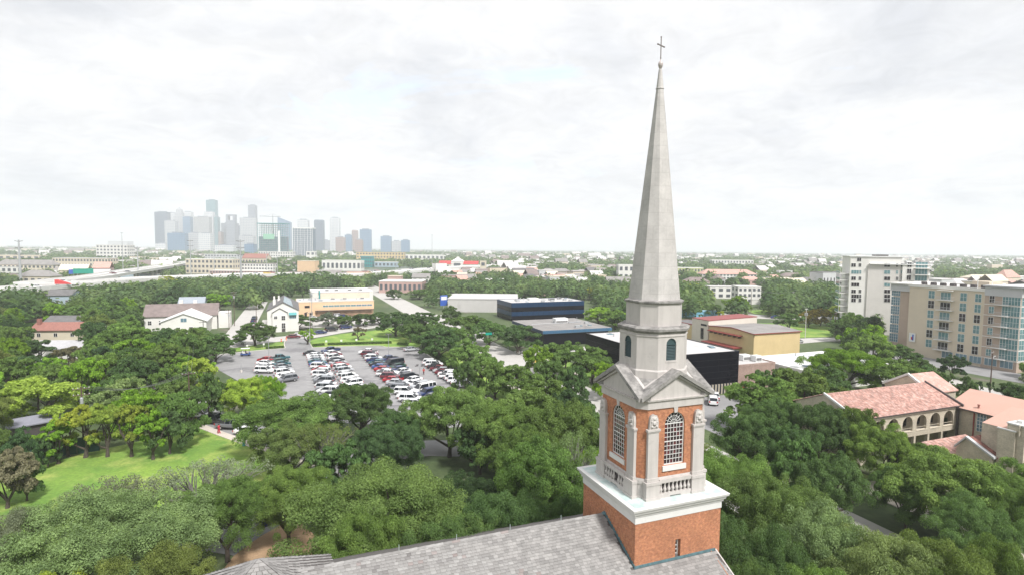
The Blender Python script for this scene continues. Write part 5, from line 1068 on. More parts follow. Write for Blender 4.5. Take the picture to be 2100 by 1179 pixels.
# ------------------------------------------------------------------ people (a few pixels tall each)
def person(label, P, ang, top, bottom, walk=.25, arm=.3, sit=False, z=0.0):
    "one continuous skinned body, with clothing as its children"
    r = thing('person', label, 'person', (P[0], P[1], z), ang)
    J = dict(pel=(0, 0, .96), chest=(0, 0, 1.34), neck=(0, 0, 1.50), head=(0, 0, 1.66), top=(0, 0, 1.76), kl=(walk*.5, .10, .52), al=(walk*.2, .10, .09), tl=(walk*.2+.17, .10, .03), kr=(-walk*.1, -.10, .52), ar=(-walk*1.0, -.10, .12), tr=(-walk*1.0+.16, -.10, .03),
             hl=(0, .10, .92), hr=(0, -.10, .92), sl=(0, .19, 1.43), sr=(0, -.19, 1.43), el=(-arm*.3, .26, 1.15), er=(arm*.3, -.26, 1.15), wl=(arm*.4, .26, .93), wr=(arm*1.0, -.22, .98), fl=(arm*.55, .25, .84), fr=(arm*1.2, -.2, .92))
    if sit: J.update(kl=(.45, .12, .55), al=(.5, .12, .10), tl=(.66, .12, .05), kr=(.45, -.12, .55), ar=(.5, -.12, .10), tr=(.66, -.12, .05), pel=(0, 0, .62), chest=(0, 0, 1.0), neck=(0, 0, 1.16), head=(.02, 0, 1.32), top=(.02, 0, 1.42), hl=(0, .1, .6), hr=(0, -.1, .6), sl=(0, .19, 1.1), sr=(0, -.19, 1.1), el=(.12, .25, .85), er=(.12, -.25, .85), wl=(.38, .18, .85), wr=(.38, -.18, .85), fl=(.46, .16, .87), fr=(.46, -.16, .87))
    k = list(J); E_ = [('pel', 'chest'), ('chest', 'neck'), ('neck', 'head'), ('head', 'top'), ('pel', 'hl'), ('hl', 'kl'), ('kl', 'al'), ('al', 'tl'), ('pel', 'hr'), ('hr', 'kr'), ('kr', 'ar'), ('ar', 'tr'), ('chest', 'sl'), ('sl', 'el'), ('el', 'wl'), ('wl', 'fl'), ('chest', 'sr'), ('sr', 'er'), ('er', 'wr'), ('wr', 'fr')]
    Rr = dict(pel=.145, chest=.15, neck=.06, head=.10, top=.075, hl=.095, hr=.095, kl=.065, kr=.065, al=.045, ar=.045, tl=.035, tr=.035, sl=.065, sr=.065, el=.045, er=.045, wl=.032, wr=.032, fl=.03, fr=.03)
    me = bpy.data.meshes.new('body'); me.from_pydata([J[n] for n in k], [(k.index(a), k.index(b)) for a, b in E_], []); me.materials.append(M['skin'])
    o = bpy.data.objects.new('body', me); COL.objects.link(o); o.parent = r; sk = o.modifiers.new('skin', 'SKIN')
    for i, n in enumerate(k): me.skin_vertices[0].data[i].radius = (Rr[n],)*2
    me.skin_vertices[0].data[0].use_root = True; sb = o.modifiers.new('sub', 'SUBSURF'); sb.levels = sb.render_levels = 1
    def tubes(name, segs, col):
        m = MB()
        for a, b, ra, rb in segs: m.tube([J[a], J[b]], [ra, rb], 8)
        q = m.part(name, M['cloth'], r); q.color = (*col, 1); return q
    tubes('shirt', [('pel', 'chest', .165, .175), ('chest', 'neck', .175, .085), ('sl', 'el', .09, .068), ('sr', 'er', .09, .068), ('chest', 'sl', .15, .09), ('chest', 'sr', .15, .09)], top)
    tubes('trousers', [('hl', 'kl', .12, .085), ('kl', 'al', .085, .06), ('hr', 'kr', .12, .085), ('kr', 'ar', .085, .06), ('pel', 'hl', .15, .12), ('pel', 'hr', .15, .12)], bottom)
    m = MB(); hx, hy, hz = J['head']; m.lathe(hx-.015, 0, [(hz-.02, .108), (hz+.07, .112), (hz+.13, .08), (hz+.155, .02)], 10); m.part('hair', M['hair'], r); return r
person('person in red shirt and red trousers standing on the path by the pickups', at(449, 889, 0), GA+2.6, (.50, .02, .05), (.45, .02, .05), .2, .3).scale = (1.12,)*3
person('person in red top walking in the lot beside the right edge row', at(869, 768, 0), GA-2.2, (.48, .03, .03), (.10, .03, .04), .3).scale = (1.12,)*3
_p = at(504, 729, .1); person('person in dark clothes driving the blue golf cart', (_p[0], _p[1]), GA-.1, (.03, .03, .05), (.03, .03, .04), sit=True, z=.42).scale = (1.1,)*3
person('person in dark coat crossing the bright street at the traffic signal', at(1068, 726, 0), GA, (.05, .05, .07), (.03, .03, .05), .3).scale = (1.1,)*3

# ------------------------------------------------------------------ poles, lamps, wires
def lot_lamp(label, base, top, heads=4, group='slender lamp posts in the car park'):
    P = at(*base); hgt = float(at_d(top[0], top[1], P[1])[2]); r = thing('lamp_post', label, 'lamp post', P, GA, group)
    m = MB(); m.lathe(0, 0, [(0, .28), (.7, .28), (.72, .1)], 8); m.part('concrete_base', M['kerb'], r)
    m = MB(); m.tube([(0, 0, .7), (0, 0, hgt)], [.10, .06], 8); m.part('pole', M['metal'], r)
    for i in range(heads):
        a = 2*math.pi*i/heads+.4; m = MB(); m.tube([(0, 0, hgt-.05), (math.cos(a)*.7, math.sin(a)*.7, hgt+.05)], .03, 5); o = m.part('arm', M['metal'], r)
        m = MB(); m.x = Matrix.Translation((math.cos(a)*.95, math.sin(a)*.95, hgt+.05)) @ Matrix.Rotation(a, 4, 'Z'); m.loft([[(-.3, -.2, -.08), (.35, -.2, -.04), (.35, .2, -.04), (-.3, .2, -.08)], [(-.3, -.16, .14), (.3, -.16, .06), (.3, .16, .06), (-.3, .16, .14)]]); m.part('lamp_head', M['metal_dark'], o)
    return r
lot_lamp('slender lamp post at the left edge of the lot beside leftmost row', (552, 757), (551.5, 690)); lot_lamp('slender lamp post between driveway tree and the black sedan', (636, 724), (635, 640), 2)
lot_lamp('slender lamp post on the far lawn edge above the navy pickup', (797, 738), (796, 685)); lot_lamp('slender four-headed lamp post beside the white van', (861, 819), (858.5, 749)); lot_lamp('short dark post left of the leftmost row behind the yellowish oak', (495, 763), (494.5, 745), 0)
def util_pole(label, base, top, arms=1, transf=True, mat=None, rad=.16, lamp=False, name='utility_pole', rz=0.3):
    P = at(*base); hgt = float(at_d(top[0], top[1], P[1])[2]); r = thing(name, label, 'utility pole', P, GA+rz, 'utility poles'); mat = mat or M['wood_pole']
    m = MB(); m.tube([(0, 0, 0), (0, 0, hgt)], [rad, rad*.65], 8); m.part('pole', mat, r)
    for i in range(arms):
        z = hgt-.4-i*1.1; m = MB(); m.box(-1.25, -.06, z-.07, 1.25, .06, z+.07); o = m.part('crossarm', mat, r)
        for x in (-1.1, -.45, .45, 1.1): q = MB(); q.lathe(x, 0, [(z+.07, .03), (z+.14, .06), (z+.22, .06), (z+.26, .02)], 6); q.part('insulator', M['white'], o)
    if transf:
        for s in (-1, 1): m = MB(); m.lathe(.0, s*.42, [(hgt-3.0, .22), (hgt-2.9, .25), (hgt-2.0, .25), (hgt-1.9, .12), (hgt-1.8, .05)], 8); m.part('transformer', M['metal'], r)
    if lamp: m = MB(); m.tube([(0, 0, hgt-2), (1.2, 0, hgt-1.6), (2.4, 0, hgt-1.5)], .05, 6); o = m.part('lamp_arm', M['metal'], r); m = MB(); m.loft([[(2.3, -.15, hgt-1.6), (3.1, -.1, hgt-1.55), (3.1, .1, hgt-1.55), (2.3, .15, hgt-1.6)], [(2.3, -.12, hgt-1.4), (3.0, -.08, hgt-1.45), (3.0, .08, hgt-1.45), (2.3, .12, hgt-1.4)]]); m.part('lamp_head', M['lamp'], o)
    r['hz'] = hgt; return r
def top_of(r, dx=0, dz=-.2): return Vector(r.location)+Vector((math.cos(r.rotation_euler.z)*dx, math.sin(r.rotation_euler.z)*dx, r['hz']+dz))
P1 = util_pole('wooden pole with transformers among the yellow-green trees by the left lawn', (172, 922), (160, 792), 2)
P2 = util_pole('thin dark wooden pole beside pickups at the end of left lawn', (390, 872), (386, 762), 1, False)
P3 = util_pole('tall wooden pole left of the white gable above the trees', (396, 742), (395, 686), 1, False)
P4 = util_pole('black pole in front of the long white hall', (418, 712), (417, 658), 1, False, M['metal_dark'])
P5 = util_pole('wooden pole with transformers at the side street, left of three', (470, 676), (470, 634), 2); P6 = util_pole('wooden pole on the side street verge, tallest of the cluster', (481, 668), (480, 598), 2); P7 = util_pole('brown pole between parked cars in the side street', (526, 668), (524, 625), 0, False)
P8 = util_pole('grey pole with equipment in front of the apricot strip', (640, 672), (637, 594), 2, True, M['metal']); P9 = util_pole('wooden pole in front of the apricot strip entrance', (637, 690), (636, 640), 1, False)
P10 = util_pole('pole with long lamp arm before the red-tiled house', (215, 724), (213, 667), 1, False, lamp=True)
P11 = util_pole('pale concrete pole standing on the round green right of the hall', (1651, 694), (1654, 632), 1, True, M['concrete']); P12 = util_pole('tall bare pole in front of the white cubic house', (1540, 640), (1540, 592), 0, False); P13 = util_pole('pole with cable fan behind the bright street', (1625, 640), (1626, 598), 1, False, M['concrete'])
P14 = util_pole('tall brown wooden pole in front of the tan apartment block', (2030, 805), (2036, 720), 1, False, lamp=True); P15 = util_pole('grey lamp pole with teal base among the palms', (1747, 706), (1746, 672), 0, False, M['metal'], lamp=True); P16 = util_pole('dark pole by the palms right of the spreading street tree', (1712, 690), (1711, 640), 1, True)
def wires(a, b, n=3, sag=1.6, label='thin overhead power cables between wooden poles', spread=.9):
    m = MB()
    for i in range(n):
        o = (i-(n-1)/2)*spread; p, q = top_of(a, o, .05), top_of(b, o, .05); pts = [p.lerp(q, t/14)-Vector((0, 0, sag*4*(t/14)*(1-t/14))) for t in range(15)]; m.tube(pts, .034, 3)
    o = m.part('power_cables', M['wire']); tag(o, label, 'cables'); return o
wires(P1, P2, 3, 1.8, 'overhead cables sagging above the yellow-green trees by the left lawn'); wires(P3, P2, 2, 1.5, 'overhead cables running from the left gable pole to the lawn pole'); wires(P5, P6, 3, .8, 'short cables between the two transformer poles of the side street')
wires(P13, P11, 3, 1.2, 'cables over the round green right of the yellow hall'); wires(P12, P13, 3, 1.5, 'cables between the bare pole and the cable fan pole'); wires(P8, P9, 2, .6, 'cables between the poles before the apricot strip')
# tall white monopoles and mast lights along the highway
def monopole(label, base, top, rad=.9, arms=3, group='tall grey transmission monopoles', name='transmission_monopole', dist=None):
    P = at(*base) if dist is None else at_d(base[0], base[1], dist); hgt = float(at_d(top[0], top[1], P[1])[2]); r = thing(name, label, 'transmission pole', (P[0], P[1], 0), 0, group)
    m = MB(); m.tube([(0, 0, 0), (0, 0, hgt)], [rad, rad*.45], 10); m.part('pole', M['metal'], r)
    for i in range(arms):
        z = hgt-1.5-i*5.5; m = MB(); m.tube([(-3.4, 0, z+.5), (0, 0, z), (3.4, 0, z+.5)], .22, 6); m.part('crossarm', M['metal_dark'], r)
    return r
monopole('tall pale transmission pole at the far left edge', (43, 588), (38, 492), 1.15); monopole('tall transmission pole standing in front of the beige ramp', (284, 575), (283, 506), .8, 2); monopole('grey transmission pole before the downtown towers, left of the white hotel', (495, 592), (494, 492), .9)
monopole('thin lattice-topped pole right below the striped tower', (392, 570), (391, 492), .6, 2)
def mast(label, base, top):
    P = at(*base); hgt = float(at_d(top[0], top[1], P[1])[2]); r = thing('highway_light_mast', label, 'light mast', P, 0, 'high light masts along the highway'); m = MB(); m.tube([(0, 0, 0), (0, 0, hgt)], [.42, .24], 6); m.part('pole', M['metal'], r)
    m = MB(); m.tube([(-1.5, 0, hgt), (1.5, 0, hgt)], .25, 6); m.part('lamp_ring', M['metal'], r)
for lb, bx in (('highway light mast left of the curved office, rising past the skyline base', ((253, 566), (253, 478))), ('highway light mast right of the downtown cluster', ((886, 550), (885.5, 482))), ('highway light mast before the white hotel', ((547, 566), (547, 508))), ('highway light mast by the construction block', ((569, 566), (568.5, 512))), ('highway light mast beside the dark green glass cube', ((812, 556), (811.5, 514))), ('highway light mast right of the palms at the strip mall', ((440, 563), (439, 512)))): mast(lb, *bx)

# ------------------------------------------------------------------ signs, banners, fences and small things
def slab_sign(name, label, cat, base, top, w, hs, mat, posts=1, th=.35, ang=GA, band=None, postw=.15):
    P = at(*base); zt = float(at_d(top[0], top[1], P[1])[2]); r = thing(name, label, cat, P, ang)
    for i in range(posts):
        x = 0 if posts == 1 else -w*.3+i*w*.6; m = MB(); m.box(x-postw, -postw, 0, x+postw, postw, zt-hs*.3); m.part('post', M['metal'], r)
    m = MB(); m.box(-w/2, -th/2, zt-hs, w/2, th/2, zt); o = m.part('panel', mat, r)
    if band: m = MB(); m.box(-w/2*.8, -th/2-.04, zt-hs*.45, w/2*.8, -th/2-.005, zt-hs*.12); m.part('sign_face', band, o)
    return r
slab_sign('roadside_sign', 'white and blue petrol price sign on a post beyond the lot trees', 'sign', (910, 636), (909, 605), 4.6, 6, M['blue_sign'], 1, .5, GA+.3, M['white'])
slab_sign('billboard', 'bare white billboard frame on two posts behind the cream storey', 'billboard', (706, 592), (706, 570), 14, 1.8, M['white'], 2, 1.0)
slab_sign('billboard', 'small dark billboard among trees right of the bare white frame', 'billboard', (718, 600), (718, 581), 8, 3, M['metal_dark'], 1, .8)
slab_sign('billboard', 'teal billboard on the beige slab below the construction block', 'billboard', (619, 560), (619, 543), 8, 5, M['green_sign'], 1, .8)
slab_sign('warning_sign', 'yellow diamond road sign beside the bright street', 'sign', (1097, 745), (1098, 731), 1.2, 1.8, M['yellow_sign'], 1, .08, 0, postw=.06)
slab_sign('highway_sign', 'dark blue exit sign panel over the left highway', 'sign', (152, 583), (151, 553), 7, 4, M['blue_sign'], 1, .4)
slab_sign('highway_sign', 'large green direction sign panel over the left highway', 'sign', (172, 583), (171, 551), 15, 4.5, M['green_sign'], 2, .4)
slab_sign('highway_sign', 'small green sign on the beige flyover', 'sign', (221, 560), (221, 543), 9, 4, M['green_sign'], 1, .4); slab_sign('highway_sign', 'green and yellow sign gantry further up the flyover', 'sign', (240, 556), (240, 544), 10, 3, M['green_sign'], 1, .4, band=M['yellow_sign'])
r = slab_sign('highway_sign', 'small teal sign on the far ramp below the downtown towers', 'sign', (343, 545), (343, 531), 16, 5, M['green_sign'], 1, .5)
# traffic signal with green street-name plate
P = at(1042, 716); r = thing('traffic_signal', 'traffic signal mast arm with green street name plate over the intersection', 'traffic signal', P, GA)
m = MB(); m.tube([(0, 0, 0), (0, 0, 6.4)], .13, 8); m.part('pole', M['metal'], r); q_ = at_d(983, 691.5, P[1]-3); dv = np.array([q_[0]-P[0], q_[1]-P[1], 0]); lx, ly = float(dv@E2), float(dv@E1)
m = MB(); m.tube([(0, 0, 5.9), (lx, ly, 6.3)], .09, 6); m.part('mast_arm', M['metal'], r)
for f in (.25, .55, .92): m = MB(); m.box(lx*f-.18, ly*f-.2, 5.3, lx*f+.18, ly*f-.02, 6.35); o = m.part('signal_head', M['metal_dark'], r)
m = MB(); m.box(lx*.66-1.4, ly*.66-.16, 5.5, lx*.66+1.1, ly*.66-.1, 6.35); m.part('street_name_plate', M['green_sign'], r)
# feather banners
def feather(label, base, top, w=.85):
    P = at(*base); zt = float(at_d(top[0], top[1], P[1])[2]); r = thing('feather_banner', label, 'banner', P, .15, 'dark blue feather banners by the street')
    m = MB(); m.tube([(0, 0, 0), (0, 0, zt*.75), (.12, 0, zt*.95), (.4, 0, zt)], .03, 5); m.part('pole', M['metal_dark'], r)
    m = MB(); n = 10; L_ = []; R2 = []
    for i in range(n+1):
        t = i/n; z = zt*.22+zt*.77*t; L_.append((.03+.35*max(0, t-.75)*1.6, .03*math.sin(t*9), z)); R2.append((.05+w*(1-.15*t-(max(0, t-.6)/.4)**2*.72), .03*math.sin(t*9+1), z-.1*t))
    for i in range(n): m.quad(L_[i], R2[i], R2[i+1], L_[i+1])
    o = m.part('cloth', M['cloth'], r); o.color = (.025, .035, .28, 1)
    for zc, ww in ((.45, .22), (.55, .3), (.66, .18)):
        k = MB(); z = zt*zc; k.box(.25, -.06, z, .25+ww, -.04, z+.22); q = k.part('white_print', M['cloth'], o); q.color = (.25, .30, .6, 1)
    return r
feather('dark blue feather banner standing by the mulch area fence', (534, 1090), (529, 1047)); feather('dark blue feather banner further along the street under the oak', (627, 1032), (620, 1009))
# low black picket fence along the mulch
FP = smooth(pxs([(440, 1128), (505, 1102), (560, 1072), (612, 1048), (650, 1028)]), 8)
r = thing('picket_fence', 'low black metal picket fence along the wood-chip play area', 'fence', FP[0]); o0 = np.array([FP[0][0], FP[0][1], 0])
m = MB(); 
for z in (.25, 1.15): m.tube([tuple(p-o0+np.array([0, 0, z])) for p in FP], .02, 4)
m.part('rail', M['metal_dark'], r)
pk = MB().box(-.012, -.012, 0, .012, .012, 1.25).data('picket', M['metal_dark']); d_ = 0
for a, b_ in zip(FP, FP[1:]):
    L_ = float(np.linalg.norm(b_-a)); n = max(1, int(L_/.2))
    for i in range(n): link('picket', pk, r, tuple(a+(b_-a)*i/n-o0))
# green windscreen fence at the back of the left lawn
FA, FB = at(60, 945), at(205, 925)
r = thing('windscreen_fence', 'dark green cloth-covered fence behind the left lawn trees', 'fence', FA, math.atan2(FB[1]-FA[1], FB[0]-FA[0])); LN = float(np.linalg.norm(FB-FA)); n = int(LN/3)
for i in range(n+1): m = MB(); m.tube([(i*LN/n, 0, 0), (i*LN/n, 0, 3)], .04, 6); m.part('post', M['metal_dark'], r)
for i in range(n): m = MB(); m.box(i*LN/n+.06, .03, .15, (i+1)*LN/n-.06, .05, 2.9); m.part('screen_panel', pm('green_screen_cloth%d' % i, (.015, .06, .05), .8, .2, 1), r)
# garden bench / planter box by that fence
P = at(128, 932); r = thing('picnic_bench', 'dark wooden bench at the back edge of the left lawn', 'bench', P, .35)
m = MB(); m.box(-1.3, -.25, .42, 1.3, .25, .50); m.part('seat', M['wood_pole'], r); m = MB(); m.box(-1.3, .25, .5, 1.3, .31, .95); m.part('backrest', M['wood_pole'], r)
for x in (-1.1, 1.1):
    for y in (-.2, .2): m = MB(); m.box(x-.05, y-.05, 0, x+.05, y+.05, .42); m.part('leg', M['wood_pole'], r)
# small white signs, cones, hydrant, hedges along the lot lawn
for (x, y, l_) in ((669, 703, 'leftmost'), (700, 701.5, 'second'), (731, 700, 'third'), (763, 698.5, 'rightmost')):
    P = at(x, y); r = thing('lawn_sign', f'small white sign on the lawn behind the hedge, {l_} of four', 'sign', P, GA, 'small white lawn signs'); m = MB(); m.box(-.35, -.03, .35, .35, .03, 1.05); m.part('panel', M['white'], r); m = MB(); m.tube([(0, 0, 0), (0, 0, .36)], .03, 5); m.part('stake', M['metal'], r)
for (x, y, l_) in ((507, 716, 'left'), (541, 713, 'right')):
    P = at(x, y); r = thing('lawn_sign', f'small white post sign on the lawn left of the driveway, {l_} of two', 'sign', P, GA); m = MB(); m.box(-.3, -.03, 1.1, .3, .03, 1.7); m.part('panel', M['white'], r); m = MB(); m.tube([(0, 0, 0), (0, 0, 1.1)], .04, 5); m.part('post', M['white'], r)
for (x, y, l_) in ((577, 700, 'left'), (587, 697, 'right')):
    P = at(x, y); r = thing('traffic_barrel', f'orange traffic barrel at the top of the driveway, {l_} of two', 'traffic barrel', P); m = MB(); m.lathe(0, 0, [(0, .32), (.08, .32), (.1, .26), (1.05, .22), (1.1, .1)], 12); m.part('drum', M['orange_cone'], r); m = MB(); m.lathe(0, 0, [(.45, .262), (.6, .258)], 12); m.part('reflective_band', M['white'], r)
P = at(500, 913); r = thing('fire_hydrant', 'white and teal hydrant beside the footpath under the lichened oak', 'hydrant', P); m = MB(); m.lathe(0, 0, [(0, .2), (.08, .2), (.1, .13), (.7, .13), (.72, .17), (.78, .17)], 10); m.part('barrel', M['teal'], r); m = MB(); m.lathe(0, 0, [(.78, .16), (.9, .14), (.98, .06)], 10); m.part('cap', M['white'], r); r.scale = (1.6,)*3
def hedge(label, a, b, h=.8, w=1.0):
    A, B = at(*a), at(*b); L_ = float(np.linalg.norm(B-A)); rg = np.random.default_rng(int(a[0])); n = int(L_*260)
    c = np.stack([rg.uniform(0, L_, n), rg.uniform(-w/2, w/2, n), rg.uniform(0.05, h, n)], 1); f = rg.integers(0, 3, n); c[f == 0, 2] = h+rg.normal(0, .04, (f == 0).sum()); c[f == 1, 1] = -w/2+rg.normal(0, .03, (f == 1).sum())
    o = link('clipped_hedge', leaf_quads('hedge_leaves', c, rg.normal(size=(n, 3))+np.array([0, -.4, .6]), .11, rg)); o.location = A; o.rotation_euler = (0, 0, math.atan2(B[1]-A[1], B[0]-A[0])); o.color = (.045, .085, .022, 1)
    tag(o, label, 'hedge'); return o
def leaf_quads(name, C, Nn, size, rg, mat=None, asp=.62):
    "one rhombic leaf clump per centre"
    Nn = Nn/np.linalg.norm(Nn, axis=1, keepdims=True); r = rg.normal(size=Nn.shape); T = np.cross(Nn, r); T /= np.linalg.norm(T, axis=1, keepdims=True); B = np.cross(Nn, T)
    s = (size*rg.uniform(.6, 1.35, len(C)))[:, None]; V = np.stack([C-T*s, C-B*s*asp, C+T*s, C+B*s*asp], 1).reshape(-1, 3); F = np.arange(len(C)*4).reshape(-1, 4); return fast_mesh(name, V, F, mat or M['leaf'])
hedge('long clipped hedge along the far edge of the lot', (672, 707), (803, 703.5)); hedge('short clipped hedge between driveway tree and long hedge', (640, 710), (665, 707.5)); hedge('short clipped hedge on the lawn left of the driveway', (545, 716), (582, 713)); hedge('low hedge right of the lot lawn', (815, 706), (838, 708))
hedge('clipped hedge along the right edge row of cars', (872, 712), (990, 797), 1.0, 2.2); hedge('low hedge at the bright street behind the yellow hall', (1570, 650), (1640, 646), 2.2, 2.5)

# ------------------------------------------------------------------ elevated highway and flyover
def deck(name, label, P, w, z, barrier=True, piers=True):
    r = thing(name, label, 'overpass', (0, 0, 0)); L, R_ = strip_pts(P, w); zs = [float(p[2]) if z is None else z for p in P]; m = MB(); bm_ = MB()
    for k in range(len(L)-1):
        a, b, c, d = L[k], R_[k], R_[k+1], L[k+1]; z0, z1 = zs[k], zs[k+1]
        m.loft([[(a.x, a.y, z0), (b.x, b.y, z0), (c.x, c.y, z1), (d.x, d.y, z1)], [(a.x, a.y, z0-1.4), (b.x, b.y, z0-1.4), (c.x, c.y, z1-1.4), (d.x, d.y, z1-1.4)]])
        if barrier:
            for (p, q, zz0, zz1) in ((a, d, z0, z1), (b, c, z0, z1), ((a+b)/2, (c+d)/2, z0, z1)): bm_.loft([[(p.x, p.y, zz0), (p.x, p.y+.4, zz0), (p.x, p.y+.4, zz0+1.2), (p.x, p.y, zz0+1.2)], [(q.x, q.y, zz1), (q.x, q.y+.4, zz1), (q.x, q.y+.4, zz1+1.2), (q.x, q.y, zz1+1.2)]])
    m.part('deck', M['concrete_bright'], r)
    if barrier: bm_.part('barrier', M['concrete_bright'], r)
    if piers:
        for k in range(0, len(P), 3):
            for f in (-.3, .3): c = (L[k]*(0.5+f)+R_[k]*(0.5-f)); q = MB(); q.lathe(c.x, c.y, [(-.3, 1.1), (zs[k]-1.3, 1.1)], 8); q.part('pier', M['concrete'], r)
    return r
HW = smooth([at(x, y, 8) for x, y in ((-60, 598), (40, 591), (120, 584), (200, 579), (300, 571.5), (420, 567), (520, 563), (600, 563), (690, 565), (760, 561), (840, 556), (920, 549.5), (1000, 545.5), (1100, 543))], 4)
deck('elevated_highway', 'elevated white concrete highway running across behind the trees', HW, 26, 8)
FO = smooth([at(*p) for p in ((60, 582, 8), (130, 575, 8.5), (200, 567, 9), (260, 557, 10), (310, 550, 10.5), (360, 542, 11), (410, 535, 11))], 4)
deck('flyover_ramp', 'wide pale flyover ramp sweeping towards the downtown towers', FO, 22, None)
for i, (x, y, k, c_) in enumerate(((75, 588, 'suv', 'white'), (128, 577, 'suv', 'white'), (232, 560, 'sedan', 'maroon'), (262, 557, 'sedan', 'grey'), (526, 561.5, 'suv', 'white'), (560, 560.5, 'suv', 'red'), (548, 561, 'van', 'yellow'), (750, 559.5, 'van', 'red'), (768, 558, 'van', 'white'), (820, 555, 'suv', 'white'), (845, 553.5, 'van', 'white'), (880, 551, 'suv', 'silver'))):
    zc = 8.02 if i not in (2, 3) else 9.6; P = at(x, y, zc+.8); add_car(k, c_, P, .15, f'{c_} {"car" if k != "van" else "van"} driving on the highway, {ordn(i)} from the left', 'vehicles on the elevated highway', name='driving_car', z=zc+.05, sc=1.2)
P = at(138, 580, 10); r = thing('truck', 'red and white freight truck on the left highway', 'truck', (P[0], P[1], 8.05), .12); m = MB(); m.loft([[(-7, -1.3, 1.1), (3, -1.3, 1.1), (3, 1.3, 1.1), (-7, 1.3, 1.1)], [(-7, -1.3, 4.1), (-6, -1.3, 4.1), (-6, 1.3, 4.1), (-7, 1.3, 4.1)]]); m.part('red_wedge', M['red'], r); m = MB(); m.box(-7, -1.2, .8, 7, 1.2, 1.1); m.box(3.2, -1.25, 1.1, 5, 1.25, 3.7); m.box(5, -1.2, 1.1, 7, 1.2, 2.6); m.part('cab', M['white'], r)
for x in (-6, -4.7, 3.9, 6): m = MB(); m.x = Matrix.Translation((x, 0, .5)) @ Matrix.Rotation(math.pi/2, 4, 'X'); m.lathe(0, 0, [(-1.2, .5), (1.2, .5)], 10); m.part('wheel', M['black'], r)
# ------------------------------------------------------------------ trees
def crown_cloud(rg, R, Hc, z0, nclump, n, size, rag=.25, low=.25, flat=1.0, name='crown', asp=.62, fill=.22):
    "leaf clumps on an uneven dome of puffs: R radius, Hc dome height over z0"
    ph = rg.uniform(0, 6.28, 5); am = rg.uniform(.04, .13, 5)
    def rad(a): return R*(1+sum(am[k]*np.sin((k+2)*a+ph[k]) for k in range(5)))
    C, r = [], []; nl = max(6, nclump//8)
    for i in range(nl+nl//3):                    # big limbs' lobes, and the leaf puffs on each of them
        a = 2*np.pi*(i*.618)+rg.uniform(-.4, .4); u = np.sqrt((min(i, nl-1)+.5)/nl); RR = rad(a); rr = u*RR*.74; lr = R*rg.uniform(.22, .36)*(1.12-.3*u)
        zc = z0+(Hc-lr*.35)*np.sqrt(max(.05, 1-(min(rr, RR*.97)/RR)**2))*rg.uniform(.50, .86)
        if i >= nl: rr = RR*rg.uniform(.45, .72); zc = z0+Hc*rg.uniform(.02, .2)
        c0 = np.array([rr*np.cos(a), rr*np.sin(a), zc])
        for j in range(max(3, nclump//nl)):
            d = rg.normal(size=3); d /= np.linalg.norm(d); d[2] = abs(d[2]) if rg.uniform() < .72 else -abs(d[2])*.6
            C.append(c0+d*lr*np.array([1, 1, .62])*rg.uniform(.75, 1.05)); r.append(R*rg.uniform(.06, .125))
    C = np.array(C); r = np.array(r); nclump = len(C); C[:, 2] = np.maximum(C[:, 2], z0*.8)
    k = rg.choice(nclump, n, p=r**2/np.sum(r**2)); D = rg.normal(size=(n, 3)); D /= np.linalg.norm(D, axis=1, keepdims=True)
    flip = (D[:, 2] < -.2) & (rg.uniform(size=n) < .75); D[flip, 2] *= -1
    rr = r[k]*np.where(rg.uniform(size=n) < fill, rg.uniform(.2, .9, n), rg.normal(1.0, .10, n))
    P = C[k]+D*rr[:, None]*np.array([1, 1, .72*flat]); Nn = D*.8+rg.normal(size=(n, 3))*.45+np.array([0, 0, .35])
    return leaf_quads(name, P, Nn, size, rg, asp=asp), C
def trunk_mesh(rg, C, z0, r0, mat, limbs=6, twigs=0, lean=.4, seg=6):
    m = MB(); fork = Vector((rg.uniform(-.3, .3), rg.uniform(-.3, .3), z0*.42)); m.tube([(0, 0, -.1), (fork.x*.4, fork.y*.4, fork.z*.5), tuple(fork)], [r0*1.35, r0, r0*.92], seg+2)
    idx = rg.choice(len(C), min(len(C), limbs), replace=False); Ls = []
    for i in idx:
        e = Vector(C[i]); mid = fork.lerp(e, .45)+Vector((rg.normal()*.5, rg.normal()*.5, -.06*(e-fork).length+rg.uniform(.0, .8))); m.tube([tuple(fork), tuple(mid), tuple(e)], [r0*.62, r0*.36, r0*.10], seg); Ls.append((mid, e))
    for i in rg.choice(len(C), min(len(C), twigs), replace=False) if twigs else ():
        e = Vector(C[i]); a, b_ = min(Ls, key=lambda q: (q[0]-e).length); m.tube([tuple(a), tuple(a.lerp(e, .55)+Vector((0, 0, .3))), tuple(e)], [r0*.28, r0*.17, r0*.05], 5)
    return m.data('trunk', mat)
VAR = {}
def variant(key, seed, R, H, base, nclump, n, size, mat=None, r0=.42, limbs=7, twigs=10, **kw):
    rg = np.random.default_rng(seed); z0 = H*base; cm_, C = crown_cloud(rg, R, H-z0-R*.06, z0, nclump, n, size, **kw); VAR.setdefault(key, []).append((cm_, trunk_mesh(rg, C, z0*1.1, r0, mat or M['bark'], limbs, twigs), R, H))
for s in range(2): variant('close', 80+s, 10, 12.5, .28, 230, 165000, .084)
for s in range(3): variant('near', 10+s, 10, 12.5, .28, 190, 95000, .13)
for s in range(2): variant('sparse', 20+s, 10, 12.5, .36, 90, 7500, .13, M['bark_pale'], .45, 18, 110, fill=.15)
for s in range(4): variant('mid', 30+s, 8, 11, .22, 120, 19000, .25, limbs=5, twigs=4)
for s in range(2): variant('elm', 40+s, 5.2, 13, .26, 80, 11000, .27, limbs=5, twigs=8)
for s in range(2): variant('round', 50+s, 4.5, 7.5, .3, 50, 5000, .26, limbs=4, twigs=3)
